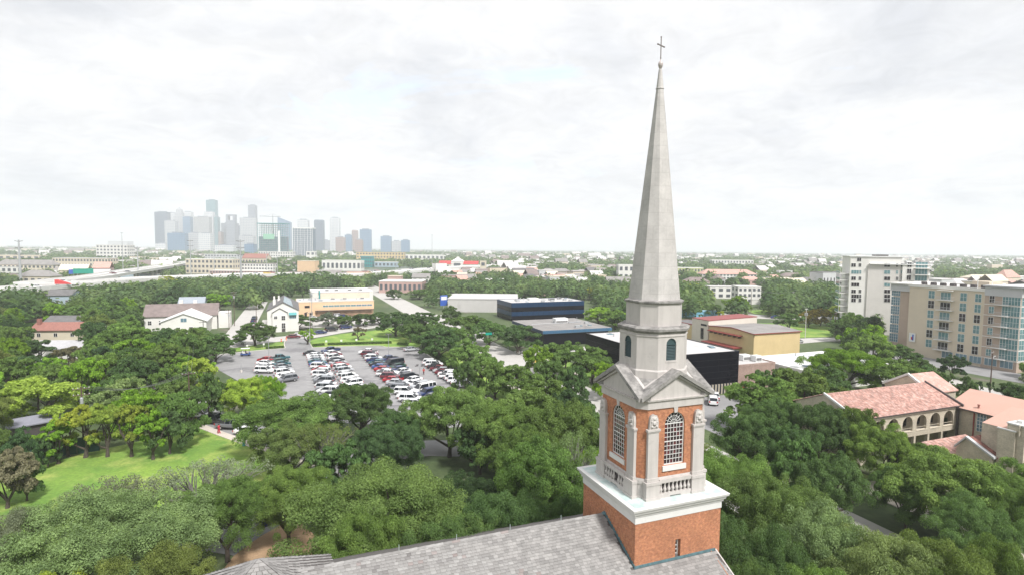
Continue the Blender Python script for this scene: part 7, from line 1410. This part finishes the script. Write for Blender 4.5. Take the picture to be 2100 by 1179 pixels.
FAR = [('apartment_row', 'long grey-roofed cream apartment row at the far left', 'apartments', -10, 108, 533, 560, Cm, Rf, 2, 14, 14, 'hip'), ('apartment_row', 'beige apartment row with flat roof left of the ramp', 'apartments', 108, 222, 530, 556, M['cream'], RW, 3, 18, 20, 'flat'), ('house', 'large grey hipped house behind the left transmission pole', 'house', 34, 102, 555, 586, Cm, Rf, 1, 5, 14, 'hip'), ('apartment_row', 'white low building with dark windows at far left edge', 'building', -20, 36, 548, 560, W_, RW, 1, 5, 10, 'flat'), ('house', 'brownish roofed low house at the far left edge', 'house', -15, 34, 562, 585, W_, Br, 1, 5, 12, 'hip'), ('warehouse', 'apricot flat building far left beyond the apartments', 'building', -5, 82, 524, 534, M['tan'], Cm, 1, 6, 20, 'flat'),
 ('office_building', 'cream and black glazed office left of downtown', 'office building', 198, 262, 503, 536, W_, W_, 5, 9, 24, 'flat'), ('stadium', 'pale curved arena behind the black glazed office', 'arena', 222, 262, 495, 512, Gy, W_, 0, 0, 60, 'flat'), ('retaining_wall', 'long grey-blue noise wall beside the highway', 'wall', 224, 330, 563, 571, M['pale_blue'], W_, 0, 0, 1.2, 'flat'),
 ('apartment_block', 'beige four-storey apartments below the striped tower', 'apartments', 381, 478, 532, 562, Cm, W_, 3, 12, 18, 'flat'), ('apartment_block', 'white and pink galleried apartments left of the palms', 'apartments', 478, 560, 541, 561, W_, Br, 3, 14, 14, 'flat'), ('parking_garage', 'long open parking deck with pink parapets', 'parking garage', 430, 548, 556, 568, PB, W_, 2, 20, 14, 'flat'), ('church_hall', 'tan hall with salmon red pitched roof below downtown', 'hall', 497, 546, 521, 545, Tn, M['tile_red'], 1, 8, 22, 'gable'), ('apartment_block', 'grey and white flats behind the salmon roof', 'apartments', 420, 492, 522, 534, Gy, W_, 2, 12, 16, 'flat'), ('apartment_block', 'white and grey flats below the construction block', 'apartments', 530, 600, 517, 533, W_, W_, 3, 14, 20, 'flat'),
 ('tower_house', 'small white tower house right of construction block', 'building', 628, 646, 516, 535, W_, W_, 2, 2, 14, 'flat'), ('commercial_building', 'cream slab building beside two palms', 'building', 610, 646, 536, 562, M['orange'], Cm, 0, 0, 16, 'flat'), ('commercial_building', 'long white showroom with row of dark windows', 'showroom', 660, 740, 535, 556, W_, W_, 1, 9, 20, 'flat'), ('glass_cube', 'dark green glass cube building right of white showroom', 'office building', 740, 762, 526, 548, M['teal'], M['metal'], 3, 5, 20, 'flat'), ('apartment_block', 'long yellow apartments with ribbed bays', 'apartments', 731, 828, 518, 537, M['yellow'], Rf, 3, 16, 24, 'flat'), ('commercial_building', 'blue-grey canopy building below yellow apartments', 'building', 768, 815, 538, 548, M['pale_blue'], W_, 1, 6, 12, 'flat'),
 ('commercial_building', 'low white sheds right of the yellow apartments', 'building', 830, 910, 523, 534, W_, W_, 1, 9, 20, 'flat'), ('cinema', 'cream cinema with red wing roofs beyond the highway', 'cinema', 900, 980, 536, 552, Cm, M['red'], 1, 7, 26, 'gable'), ('cinema_dome', 'domed cream entrance of the red-roofed cinema', 'cinema', 925, 950, 527, 552, W_, W_, 1, 1, 26, 'hip'), ('tower_house', 'small cream tower right of the cinema', 'tower', 984, 997, 536, 562, Cm, Cm, 2, 1, 6, 'flat'), ('commercial_building', 'pink brick building with white roof and square windows', 'office building', 777, 865, 578, 601, PB, W_, 1, 9, 24, 'flat'), ('stair_tower', 'pale pitched roof block on the pink brick building', 'building', 795, 822, 567, 590, M['pink_wall'], Cm, 0, 0, 10, 'flat'), ('house', 'white gabled house right behind the pink building', 'house', 845, 880, 562, 582, W_, Rf, 1, 3, 12, 'gable'),
 ('petrol_station', 'white petrol station canopy by the blue sign', 'petrol station', 885, 938, 606, 618, W_, W_, 0, 0, 10, 'flat'), ('warehouse', 'low white panelled warehouse left of navy block', 'warehouse', 918, 1062, 614, 640, M['roof_white'], RW, 0, 0, 34, 'flat'), ('warehouse', 'long bright blue roofed shed over the white warehouse', 'warehouse', 954, 1060, 604, 612, pm('bright_blue_metal', (.06, .25, .48), .5), pm('bright_blue_roof', (.08, .30, .55), .5), 0, 0, 8, 'flat'), ('warehouse', 'plain white box warehouse in the centre distance', 'warehouse', 994, 1032, 575, 593, W_, W_, 0, 0, 22, 'flat'), ('warehouse', 'cream flat warehouse beside the white box', 'warehouse', 972, 1038, 592, 606, Cm, Rf, 0, 0, 16, 'flat'),
 ('commercial_building', 'grey glazed pavilion in the centre distance', 'building', 1056, 1105, 586, 600, Gy, Gy, 1, 7, 12, 'flat'), ('commercial_building', 'maroon-walled flat shed right of the glazed pavilion', 'building', 1072, 1125, 598, 606, PB, W_, 0, 0, 10, 'flat'), ('house_row', 'row of cream town houses with grey roofs, centre distance', 'houses', 1110, 1170, 551, 566, Cm, Rf, 1, 9, 12, 'hip'), ('commercial_building', 'white flat shed left of yellow round tree', 'building', 1140, 1175, 596, 608, W_, W_, 0, 0, 12, 'flat'), ('commercial_building', 'low white shed right of the yellow round tree', 'building', 1236, 1286, 609, 626, W_, W_, 0, 0, 20, 'flat'), ('tower_house', 'white block with paired black windows left of spire', 'building', 1268, 1300, 544, 575, W_, W_, 2, 3, 14, 'flat'), ('house', 'white steep house with dark dormers left of spire', 'house', 1246, 1296, 569, 597, W_, Rf, 1, 6, 14, 'gable'),
 ('pool_awning', 'long light blue awning wall right of spire base', 'awning', 1396, 1478, 640, 650, pm('light_blue_cloth', (.20, .45, .62), .6), pm('light_blue_cloth_roof', (.30, .52, .66), .6), 0, 0, 3, 'flat'), ('school', 'yellow-green walled school with white roof right of spire', 'school', 1385, 1442, 550, 570, pm('lime_wall', (.50, .52, .26), .8), W_, 2, 9, 16, 'flat'), ('apartment_block', 'white galleried apartments with salmon tiled roofs', 'apartments', 1440, 1552, 553, 578, W_, rtile, 3, 16, 18, 'hip'), ('apartment_block', 'white stepped flats beyond the salmon tiled apartments', 'apartments', 1460, 1545, 534, 549, W_, W_, 2, 14, 16, 'flat'), ('house', 'grey-brown hipped house left of the cubic white house', 'house', 1406, 1456, 569, 592, Cm, Br, 1, 4, 13, 'hip'),
 ('modern_house', 'cubic white three-storey house right of spire', 'house', 1513, 1560, 589, 622, W_, W_, 3, 5, 12, 'flat'), ('modern_house', 'white cubic wing left of the three-storey house', 'house', 1455, 1516, 589, 612, W_, RW, 2, 4, 12, 'flat'), ('garden_wall', 'white garden wall at the foot of the cubic house', 'wall', 1540, 1570, 614, 624, W_, W_, 0, 0, 1, 'flat'), ('house', 'long mauve-grey roofed house with dormers, right distance', 'house', 1605, 1670, 560, 578, Cm, Br, 1, 7, 14, 'hip'), ('house', 'slate-blue roofed house below the mauve-grey one', 'house', 1640, 1710, 569, 586, W_, Rd, 1, 6, 13, 'hip'), ('house', 'white shed left above the mauve roofed house', 'house', 1598, 1625, 556, 568, W_, W_, 1, 3, 10, 'flat'),
 ('house', 'pale hipped house left of the white condominium', 'house', 1680, 1704, 561, 574, Cm, Cm, 1, 2, 10, 'hip'), ('house', 'second pale hipped house beside the condominium', 'house', 1708, 1730, 561, 574, Cm, Cm, 1, 2, 10, 'hip'), ('house', 'mauve roof glimpsed between trees before the condominium', 'house', 1682, 1716, 608, 622, Gy, Br, 0, 0, 8, 'gable'), ('house_row', 'brown roofed row peeping above the tan apartments', 'houses', 1900, 1960, 571, 582, Cm, Br, 1, 7, 12, 'gable'), ('house_row', 'pale pink-grey roofs over the tan apartments, right', 'houses', 1990, 2080, 564, 580, Cm, Cm, 0, 0, 16, 'hip'), ('house_row', 'mauve gabled roofs behind the tan apartments', 'houses', 1960, 2010, 572, 586, Cm, Br, 0, 0, 12, 'gable'), ('warehouse', 'white roofed warehouse far right behind apartments', 'warehouse', 2060, 2140, 568, 584, W_, W_, 0, 0, 20, 'flat'),
 ('lawn_shed', 'dark grey shed with flat roof beside the palms', 'building', 1802, 1822, 652, 676, brs, Rd, 0, 0, 8, 'gable')]
for (nm, lb, ct, xl, xr, yt, yb, wl, rf2, rw, cl, dp, kd) in FAR: block(nm, lb, ct, xl, xr, yt, yb, wl, rf2, rw, cl, dp, .0, kd)
# small random houses between the trees: each its own thing out to about a kilometre and a half
rh = random.Random(31); hb_list = []; NB = [(xl, xr, yt, yb) for (_a, _b, _c, xl, xr, yt, yb, *_r) in FAR]
WALLS = [(W_, 'white'), (Cm, 'cream'), (Gy, 'grey'), (Tn, 'tan'), (PB, 'pink brick')]; ROOFS = [(Rf, 'grey'), (Rd, 'charcoal'), (Br, 'brown'), (RW, 'white'), (M['tile'], 'clay'), (Cm, 'cream')]
far_pos = []
def ok_far(x, yb, w):
    if any(xl-w < x < xr+w and yt-2 < yb < yb2+6 for xl, xr, yt, yb2 in NB): return False
    if x < 1010 and 540 < yb < 596 and yb > 590-(x/1000)*46-8 and yb < 604-(x/1000)*46: return False
    return True
n_ = 0
while len(far_pos) < 1900 and n_ < 60000:
    n_ += 1; x = rh.uniform(-40, 2140); hz_ = 509+.0095*(x-1050); yb = hz_+8.5+rh.random()**1.7*72
    Dd = 41400/(yb-hz_); w = rh.uniform(9, 26)
    if Dd > 4200: continue
    if not ok_far(x, yb, w/Dd*FPX*.5): continue
    if x < 900 and Dd < 560: continue
    if 1100 > x and Dd < 480: continue
    if Dd < 430: continue
    if any(abs(x-a) < (w+w2)*.5/Dd*FPX and abs(Dd-d2) < 24 for a, d2, w2 in far_pos[-400:]): continue
    far_pos.append((x, Dd, w))
    P = at(x, yb, 0); kd = rh.choice(['flat', 'gable', 'hip', 'gable']); hgt = rh.uniform(6, 11)+(rh.random() < .12)*rh.uniform(3, 10)
    if Dd > 1700: w *= rh.uniform(1, 2.6); hgt *= 1.1
    hb_list.append((Dd, P, w, rh.uniform(9, 16), hgt, kd, x, yb))
hb_list.sort(key=lambda q: q[0]); boxes = {}
MARKS_F = [(113, 600, 'the charcoal-roofed house'), (40, 540, 'the far left transmission pole'), (160, 545, 'the left apartment rows'), (230, 520, 'the black glazed office'), (284, 540, 'the second transmission pole'), (395, 540, 'the beige apartments'), (430, 500, 'the tallest downtown tower'), (520, 530, 'the salmon hall roof'), (558, 500, 'the construction block'), (620, 500, 'the white grid tower'), (700, 545, 'the long white showroom'), (751, 536, 'the green glass cube'), (780, 525, 'the yellow apartments'), (820, 585, 'the pink brick building'), (886, 520, 'the right hand light mast'), (938, 540, 'the red-roofed cinema'), (1000, 560, 'the white box warehouse'), (1080, 590, 'the glazed pavilion'), (1140, 556, 'the cream house row'),
  (1280, 560, 'the block with black windows'), (1340, 550, 'the spire'), (1413, 560, 'the yellow-green school'), (1495, 565, 'the salmon tiled apartments'), (1535, 605, 'the cubic white house'), (1500, 540, 'the white stepped flats'), (1640, 568, 'the mauve-grey roof'), (1675, 578, 'the slate-blue roof'), (1745, 560, 'the condominium balconies'), (1810, 550, 'the white condominium'), (1930, 570, 'the brown roofed row'), (2030, 570, 'the pink-grey roofs'), (2090, 545, 'the right edge horizon'), (620, 560, 'the teal billboard')]
_tm = MARKS[:]; MARKS[:] = MARKS_F
NI = 150
for k, (Dd, P, w, dp, hgt, kd, x, yb) in enumerate(hb_list[:NI]):
    (wl, wn), (rfm, rn) = rh.choice(WALLS), rh.choice(ROOFS); ang = GA+rh.choice((0, 0, math.pi/2))*0+rh.uniform(-.05, .05)
    r = thing('far_house', where_label(f'small {wn} house with {rn} roof', x, yb-4), 'house', (P[0], P[1], 0), ang, 'small houses in the distance'); hw = hgt if kd == 'flat' else hgt*.6
    m = MB(); m.box(-w/2, 0, 0, w/2, dp, hw); m.part('wall', wl, r); m = MB()
    if kd == 'flat': m.box(-w/2-.2, -.2, hw, w/2+.2, dp+.2, hw+.45)
    elif kd == 'gable': gable_roof(m, -w/2, 0, w/2, dp, hw, hgt, 'x', .5, .25)
    else: m.loft([[(-w/2-.5, -.5, hw), (w/2+.5, -.5, hw), (w/2+.5, dp+.5, hw), (-w/2-.5, dp+.5, hw)], [(-w/2+dp*.4, dp*.5-.1, hgt), (w/2-dp*.4, dp*.5-.1, hgt), (w/2-dp*.4, dp*.5+.1, hgt), (-w/2+dp*.4, dp*.5+.1, hgt)]])
    m.part('roof', rfm, r)
    for i in range(max(2, int(w/4))):
        g = MB(); x_ = -w/2+w*(i+.5)/max(2, int(w/4)); g.box(x_-.6, -.1, hw*.35, x_+.6, -.01, hw*.7); g.part('window', M['glass_dark'], r)
walls_m, roofs_m = MB(), MB()
for (Dd, P, w, dp, hgt, kd, x, yb) in hb_list[NI:]:
    X = Matrix.Translation((P[0], P[1], 0)) @ Matrix.Rotation(GA+rh.uniform(-.3, .3), 4, 'Z'); walls_m.x = roofs_m.x = X; hw = hgt*(.95 if kd == 'flat' else .6); t_ = rh.randint(0, 3); walls_m.mi = t_; roofs_m.mi = rh.randint(0, 3); walls_m.box(-w/2, 0, 0, w/2, dp, hw)
    if kd == 'flat': roofs_m.box(-w/2, 0, hw, w/2, dp, hw+.4)
    else: gable_roof(roofs_m, -w/2, 0, w/2, dp, hw, hgt, 'x', .4, .2)
walls_m.x = roofs_m.x = None
far_b = walls_m; nb0 = 4
for i, f in enumerate(roofs_m.f): pass
off = len(walls_m.v); walls_m.v += roofs_m.v; walls_m.f += [tuple(off+i for i in f) for f in roofs_m.f]; walls_m.m += [4+q for q in roofs_m.m]
o = walls_m.part('distant_houses', [W_, Cm, W_, Tn, RW, Rf, Br, RW]); o['kind'] = 'stuff'; o['label'] = 'countless small pale houses and sheds fading towards the horizon'
MARKS[:] = _tm

# --- downtown
BS = 517
def skyc(name, c, g, fx=7.0, fz=9.0, gx=.6, gz=.55): return facade_mat(name, c, g, fx, fz, gx, gz)
SK = dict(dark=skyc('tower_dark', (.07, .11, .17), (.03, .055, .10)), blue=skyc('tower_blue', (.10, .20, .32), (.05, .12, .22)), pale=skyc('tower_pale', (.45, .45, .46), (.24, .27, .31), 8.5), teal=skyc('tower_teal', (.12, .24, .27), (.08, .18, .21)), stripe=skyc('tower_striped', (.50, .48, .46), (.10, .13, .17), 5, 400, .45, 1), brown=skyc('tower_brown', (.30, .20, .17), (.16, .12, .12)), grey=skyc('tower_grey', (.24, .26, .30), (.13, .15, .20)), white=skyc('tower_white', (.62, .62, .62), (.33, .36, .41), 8))
def tower_(label, xl, xr, yt, m, D=3300, top=None, depth=38, base=BS, rot=.12):
    P = at_d((xl+xr)/2, base, D); w = (xr-xl)/FPX*D; h = float(at_d((xl+xr)/2, yt, D)[2]); r = thing('skyscraper', label, 'skyscraper', (P[0], P[1], 0), rot, 'downtown towers'); w *= .93; mb = MB()
    if top == 'slant': mb.loft([[(-w/2, 0, 0), (w/2, 0, 0), (w/2, depth, 0), (-w/2, depth, 0)], [(-w/2, 0, h), (w/2, 0, h*.86), (w/2, depth, h*.86), (-w/2, depth, h)]])
    elif top == 'cham': mb.loft([[(-w/2+3, 0, 0), (w/2-3, 0, 0), (w/2, 6, 0), (w/2, depth, 0), (-w/2, depth, 0), (-w/2, 6, 0)], [(-w/2+3, 0, h-6), (w/2-3, 0, h-6), (w/2, 6, h-6), (w/2, depth, h-6), (-w/2, depth, h-6), (-w/2, 6, h-6)], [(-w/2+8, 3, h), (w/2-8, 3, h), (w/2-4, 8, h), (w/2-4, depth-4, h), (-w/2+4, depth-4, h), (-w/2+4, 8, h)]])
    elif top == 'step':
        mb.box(-w/2, 0, 0, w/2, depth, h*.78); mb.box(-w*.38, 3, h*.78, w*.38, depth-3, h*.87); mb.box(-w*.28, 6, h*.87, w*.28, depth-6, h*.94); mb.loft([[(-w*.2, 9, h*.94), (w*.2, 9, h*.94), (w*.2, depth-9, h*.94), (-w*.2, depth-9, h*.94)], [(-.5, depth/2-.5, h), (.5, depth/2-.5, h), (.5, depth/2+.5, h), (-.5, depth/2+.5, h)]])
    elif top == 'hole': mb.box(-w/2, 0, 0, w/2, depth, h*.84); mb.box(-w/2, 0, h*.84, -w*.28, depth, h*.96); mb.box(w*.28, 0, h*.84, w/2, depth, h*.96); mb.box(-w/2, 0, h*.96, w/2, depth, h)
    else: mb.box(-w/2, 0, 0, w/2, depth, h)
    mb.part('shaft', SK[m] if isinstance(m, str) else m, r); c = MB()
    if top is None: c.box(-w*.3, depth*.3, h, w*.3, depth*.7, h+5); c.part('crown', SK['grey'], r)
    return r
TW = [('dark blue slab tower, leftmost of downtown', 319, 346, 435, 'dark'), ('pale wide tower overlapping the dark leftmost slab', 339, 361, 453, 'pale', 3200), ('pale slab just left of the stepped crown tower', 344, 360, 437, 'white', 3420), ('pale tower with stepped pyramid crown', 358, 377, 424, 'pale', 3300, 'step'), ('white slab behind the blue tower right of stepped crown', 376, 394, 435, 'white', 3450), ('blue tower right of the stepped crown', 376.5, 392, 445, 'blue', 3250), ('low blue block with white cap at downtown left', 344, 380, 478, 'blue', 2600),
 ('striped grey tower with vertical ribs', 399, 431, 445, 'stripe', 3200), ('tallest tower of downtown, teal glass', 425, 444.5, 410.5, 'teal', 3350), ('pinkish tower before the tallest one', 420, 438, 435, 'white', 3280), ('slim teal tower hugging the tallest one on the right', 441, 448, 445, 'teal', 3300), ('pale low tower left of the white grid block', 387, 408, 478, 'pale', 2700), ('white grid block in front of the striped tower', 407, 432, 479, 'white', 2500), ('slim brown tower between teal and notched towers', 448.5, 454.5, 476, 'brown', 3300), ('grey tower with square hole near its top', 464.5, 483, 440, 'grey', 3300, 'hole'), ('broad grey shoulders around the holed tower', 454.5, 487, 458, 'grey', 3360),
 ('short dark slab right of the holed tower', 483, 492.5, 464, 'dark', 3400), ('wide pale tower before the slim blue-grey one', 492.5, 526, 447, 'pale', 3200), ('slim tall blue-grey tower left of the crane', 510.5, 525.5, 421, 'grey', 3400), ('pale slanted-roof glass tower behind the construction block', 570, 596.5, 446, 'blue', 3400, 'slant'), ('white tower peeking over the white grid tower', 610, 633, 451, 'white', 3200), ('dark blue tower with chamfered shoulders standing alone', 644, 664, 451, 'dark', 3200, 'cham'), ('tall pale tower right of the chamfered one', 676.5, 697, 447, 'white', 3300), ('tan low tower at foot of the tall pale one', 688, 707, 487, 'brown', 2900), ('blue-grey block left of the brown tower', 707, 721, 482, 'blue', 3100),
 ('brownish tower with rounded top', 721, 733.5, 472, 'brown', 3200, 'cham'), ('small rosy block before the blue crowned tower', 727.5, 743.5, 492, 'brown', 2700), ('blue tower with ribbed crown at downtown right', 737.5, 761.5, 471, 'blue', 3000), ('grey-blue block right of downtown', 780, 803, 485, 'blue', 3000), ('low wide pale block right end of downtown', 803, 822, 495, 'pale', 3000), ('last blue-grey block at the right end of downtown', 822, 840.5, 493, 'blue', 2900), ('low grey rounded hill-like block right of white grid tower', 652, 676, 493, 'grey', 3600), ('pale podium at the foot of the dark leftmost slab', 319, 340, 500, 'white', 2900), ('low white arena between grid block and grey shoulders', 440, 480, 504, 'white', 2300), ('blue glass low block beside the arena', 501, 521, 501, 'blue', 2200), ('small pale tower before the wide pale tower', 490, 520, 484, 'pale', 2700)]
for t in TW: tower_(*t)
# white grid tower, and the block under construction with its crane (nearer than downtown)
D1 = 1500; xl, xr = 600.5, 641.5; P = at_d((xl+xr)/2, 516, D1); w = (xr-xl)/FPX*D1*.96; h = float(at_d(620, 469, D1)[2])
r = thing('grid_tower', 'white tower with dark window grid right of the construction block', 'apartment tower', (P[0], P[1], 0), .05)
m = MB(); m.box(-w/2, 0, 0, w/2, 30, h); m.part('core', skyc('grid_glass', (.16, .21, .27), (.10, .14, .19), 3, 3.4), r); m = MB(); n = 12
for i in range(n+1): x = -w/2+w*i/n; t = 1.0 if i in (0, 1, n-1, n) or i % 2 else .35; m.box(x-t/2, -.8, 0, x+t/2, -.01, h)
for j in range(15): z = h*(j+1)/15; m.box(-w/2-.5, -1.0, z-.45, w/2+.5, -.02, z+.1)
m.part('white_frame', M['white'], r, kind='stuff'); m = MB(); m.box(-w/2-.6, -1, h+.1, w/2+.6, 30, h+3.0); m.part('roof_band', M['white'], r)
D1 = 1600; xl, xr = 528.5, 587; P = at_d((xl+xr)/2, 516, D1); w = (xr-xl)/FPX*D1*.97; h = float(at_d(557, 459, D1)[2])
r = thing('construction_block', 'glass tower under construction with open floors and green netting', 'building under construction', (P[0], P[1], 0), .05)
m = MB(); m.box(-w*.47, 3, 0, w*.47, 30, h*.62); m.part('glazed_core', skyc('new_glass', (.20, .28, .36), (.10, .20, .28), 3, 3.6), r); m = MB()
for j in range(19): z = h*(j+1)/19; m.box(-w/2, 0, z-.5, w/2, 32, z)
m.part('floor_slabs', M['concrete'], r, kind='stuff'); m = MB()
for i in range(17): x = -w/2+w*i/16; m.box(x-.35, .3, 0, x+.35, 1.0, h); m.box(x-.35, 30, 0, x+.35, 30.6, h)
m.part('columns', M['teal'], r, kind='stuff'); m = MB(); m.box(w*.22, -.6, 0, w*.30, -.1, h*.8); m.part('hoist_strip', M['white'], r)
m = MB(); m.box(-w*.3, -.5, h*.55, w*.1, -.2, h*.7); m.part('green_netting', pm('green_netting', (.25, .50, .35), .8), r); m = MB(); m.box(-w/2-1, -1, h-.4, w/2+1, 33, h+1.6); m.part('top_deck', M['teal'], r)
r = thing('tower_crane', 'thin tower crane with long jib standing over the construction block', 'crane', (P[0], P[1]+10, 0)); m = MB(); hc = float(at_d(557, 443, D1)[2]); m.tube([(0, 0, 0), (0, 0, hc)], 1.1, 4); m.part('mast', M['metal'], r)
jl = (530-557)/FPX*D1; jr = (573-557)/FPX*D1; m = MB(); m.tube([(jl, 0, hc-.5), (jr, 0, hc-2)], .8, 4); m.tube([(0, 0, hc), (0, 0, hc+6)], .7, 4); m.tube([(jl*.7, 0, hc), (0, 0, hc+6)], .3, 3); m.tube([(jr, 0, hc-1), (0, 0, hc+6)], .3, 3); m.part('jib', M['metal'], r)

# --- distant woods in one mass
leaf_far = leaf_mat('far_leaves'); _nt = leaf_far.node_tree
for n in _nt.nodes:
    if n.type == 'TEX_NOISE': n.inputs['Scale'].default_value = .06; n.inputs['Detail'].default_value = 2
    if n.type == 'MAP_RANGE' and abs(n.inputs[4].default_value-1.35) < .01: n.inputs[3].default_value = .55; n.inputs[4].default_value = 1.75
    if n.type == 'MAP_RANGE' and abs(n.inputs[4].default_value-.493) < .001: n.inputs[3].default_value = .53; n.inputs[4].default_value = .468
def woods(name, label, pts, nl, sz, seed):
    rg = np.random.default_rng(seed); Cs, Ns = [], []
    A = np.array(pts); n = len(A); D = rg.normal(size=(n, nl, 3)); D /= np.linalg.norm(D, axis=2, keepdims=True); D[..., 2] = np.abs(D[..., 2])*1.0-.15*(rg.uniform(size=(n, nl)) < .4)
    a = np.arctan2(D[..., 1], D[..., 0]); lob = 1+.18*np.sin(a*3+rg.uniform(0, 6.28, (n, 1)))+.12*np.sin(a*5+rg.uniform(0, 6.28, (n, 1)))
    rr = rg.uniform(.75, 1.05, (n, nl))*lob
    P = np.empty((n, nl, 3)); P[..., 0] = A[:, 0:1]+D[..., 0]*rr*A[:, 2:3]; P[..., 1] = A[:, 1:2]+D[..., 1]*rr*A[:, 2:3]; P[..., 2] = A[:, 3:4]*.35+np.abs(D[..., 2])*rr*A[:, 3:4]*.65
    low = rg.uniform(size=(n, nl)) < .16; P[..., 2][low] *= rg.uniform(.2, .8, low.sum())
    C = P.reshape(-1, 3); Nn = (D*.8+rg.normal(size=D.shape)*.4+np.array([0, -.15, .35])).reshape(-1, 3)
    s = np.repeat(A[:, 2]*sz, nl)
    Nn /= np.linalg.norm(Nn, axis=1, keepdims=True); q = rg.normal(size=Nn.shape); Tt = np.cross(Nn, q); Tt /= np.linalg.norm(Tt, axis=1, keepdims=True); B = np.cross(Nn, Tt); s = (s*rg.uniform(.6, 1.3, len(C)))[:, None]
    V = np.stack([C-Tt*s, C-B*s*.7, C+Tt*s, C+B*s*.7], 1).reshape(-1, 3); o = link(name, fast_mesh(name, V, np.arange(len(C)*4).reshape(-1, 4), leaf_far)); o['kind'] = 'stuff'; o['label'] = label; o.color = (.095, .152, .055, 1); return o
rw = random.Random(91); near_w = [(X, Yd, R, H) for Yd, X, R, H, x, y in rest]; mid_w, far_w = [], []
NBpx = [(xl, xr, yt, yb) for xl, xr, yt, yb in NB]
CL2 = [c for c in CLEAR if c[3] < 760]
def hides(X, Yd, R, H):
    x, yt = proj((X, Yd, H*.9)); yb = proj((X, Yd, 0))[1]; w = R/Yd*FPX*.8
    for xl, xr, a, b_ in NBpx:
        Dn = 41400/max(6, b_-509)
        if x+w > xl and x-w < xr and Yd < Dn+14 and yt < b_-(b_-a)*.30 and yb > a: return True
    for c0, c1, c2, c3 in CL2:
        if x+w > c0 and x-w < c2 and yt < c3-3 and proj((X, Yd, H*.4))[1] > c1: return True
    return False
cells = {}
for k in range(60000):
    Yd = 300*math.exp(rw.random()*2.75); X = rw.uniform(-1, 1)*Yd*1.0; R = rw.uniform(5, 9); H = rw.uniform(8, 12.5)
    g_ = 10 if Yd < 700 else (16 if Yd < 1500 else 30)
    key = (int(X//g_), int(Yd//g_))
    if key in cells: continue
    cl_ = math.sin(X*.011+1.3)*math.sin(Yd*.009+.4)+.6*math.sin(X*.031+Yd*.023)
    if rw.random() > (.46+.36*cl_+(.25 if Yd < 480 else 0)): continue
    if any((Vector((X, Yd))-q).length < 22+R for q in HWp[::2]): continue
    if Yd < 475 and (in_building(np.array([X, Yd, 0]), R) or any((X-a)**2+(Yd-b_)**2 < (R*.8+r_*.8)**2 for a, b_, r_, _h in NTREE)): continue
    if any(abs(X-hp[1][0]) < hp[2]*.5+R*.4 and abs(Yd-hp[1][1]) < 10 for hp in hb_list[:260]) and Yd < 1600: continue
    if hides(X, Yd, R, H): continue
    cells[key] = 1
    if Yd < 700: near_w.append((X, Yd, R, H))
    elif Yd < 1600: mid_w.append((X, Yd, R*1.25, H))
    else: far_w.append((X, Yd, R*2.2, H))
print('WOODS', len(near_w), len(mid_w), len(far_w))
def woods3():
    a = woods('distant_trees', 'mass of trees filling the distance out to the horizon', near_w[:1700], 260, .20, 1); b = woods('tmp', '', mid_w[:2600], 60, .30, 2); c = woods('tmp', '', far_w[:2600], 16, .5, 3)
    va, fa = [], []; off = 0
    for o in (a, b, c):
        me = o.data; v = np.empty(len(me.vertices)*3, np.float32); me.vertices.foreach_get('co', v); v = v.reshape(-1, 3); va.append(v); fa.append(np.arange(len(v)).reshape(-1, 4)+off); off += len(v)
    a.data = fast_mesh('distant_trees', np.concatenate(va), np.concatenate(fa), leaf_far)
    for o in (b, c): bpy.data.objects.remove(o)
woods3()
# --- the air
hz = MB(); hz.box(-11500, -11500, -1.5, 11500, 11500, 330)
hm = bpy.data.materials.new('haze_air'); hm.use_nodes = True; t = hm.node_tree; t.nodes.clear(); out = N(t, 'ShaderNodeOutputMaterial'); pv = N(t, 'ShaderNodeVolumePrincipled')
pv.inputs['Color'].default_value = (.955, .972, 1.0, 1); pv.inputs['Density'].default_value = .00020; pv.inputs['Anisotropy'].default_value = .0; t.links.new(pv.outputs[0], out.inputs['Volume'])
o = hz.part('haze', hm); o['kind'] = 'stuff'; o['label'] = 'pale humid haze over the whole city'
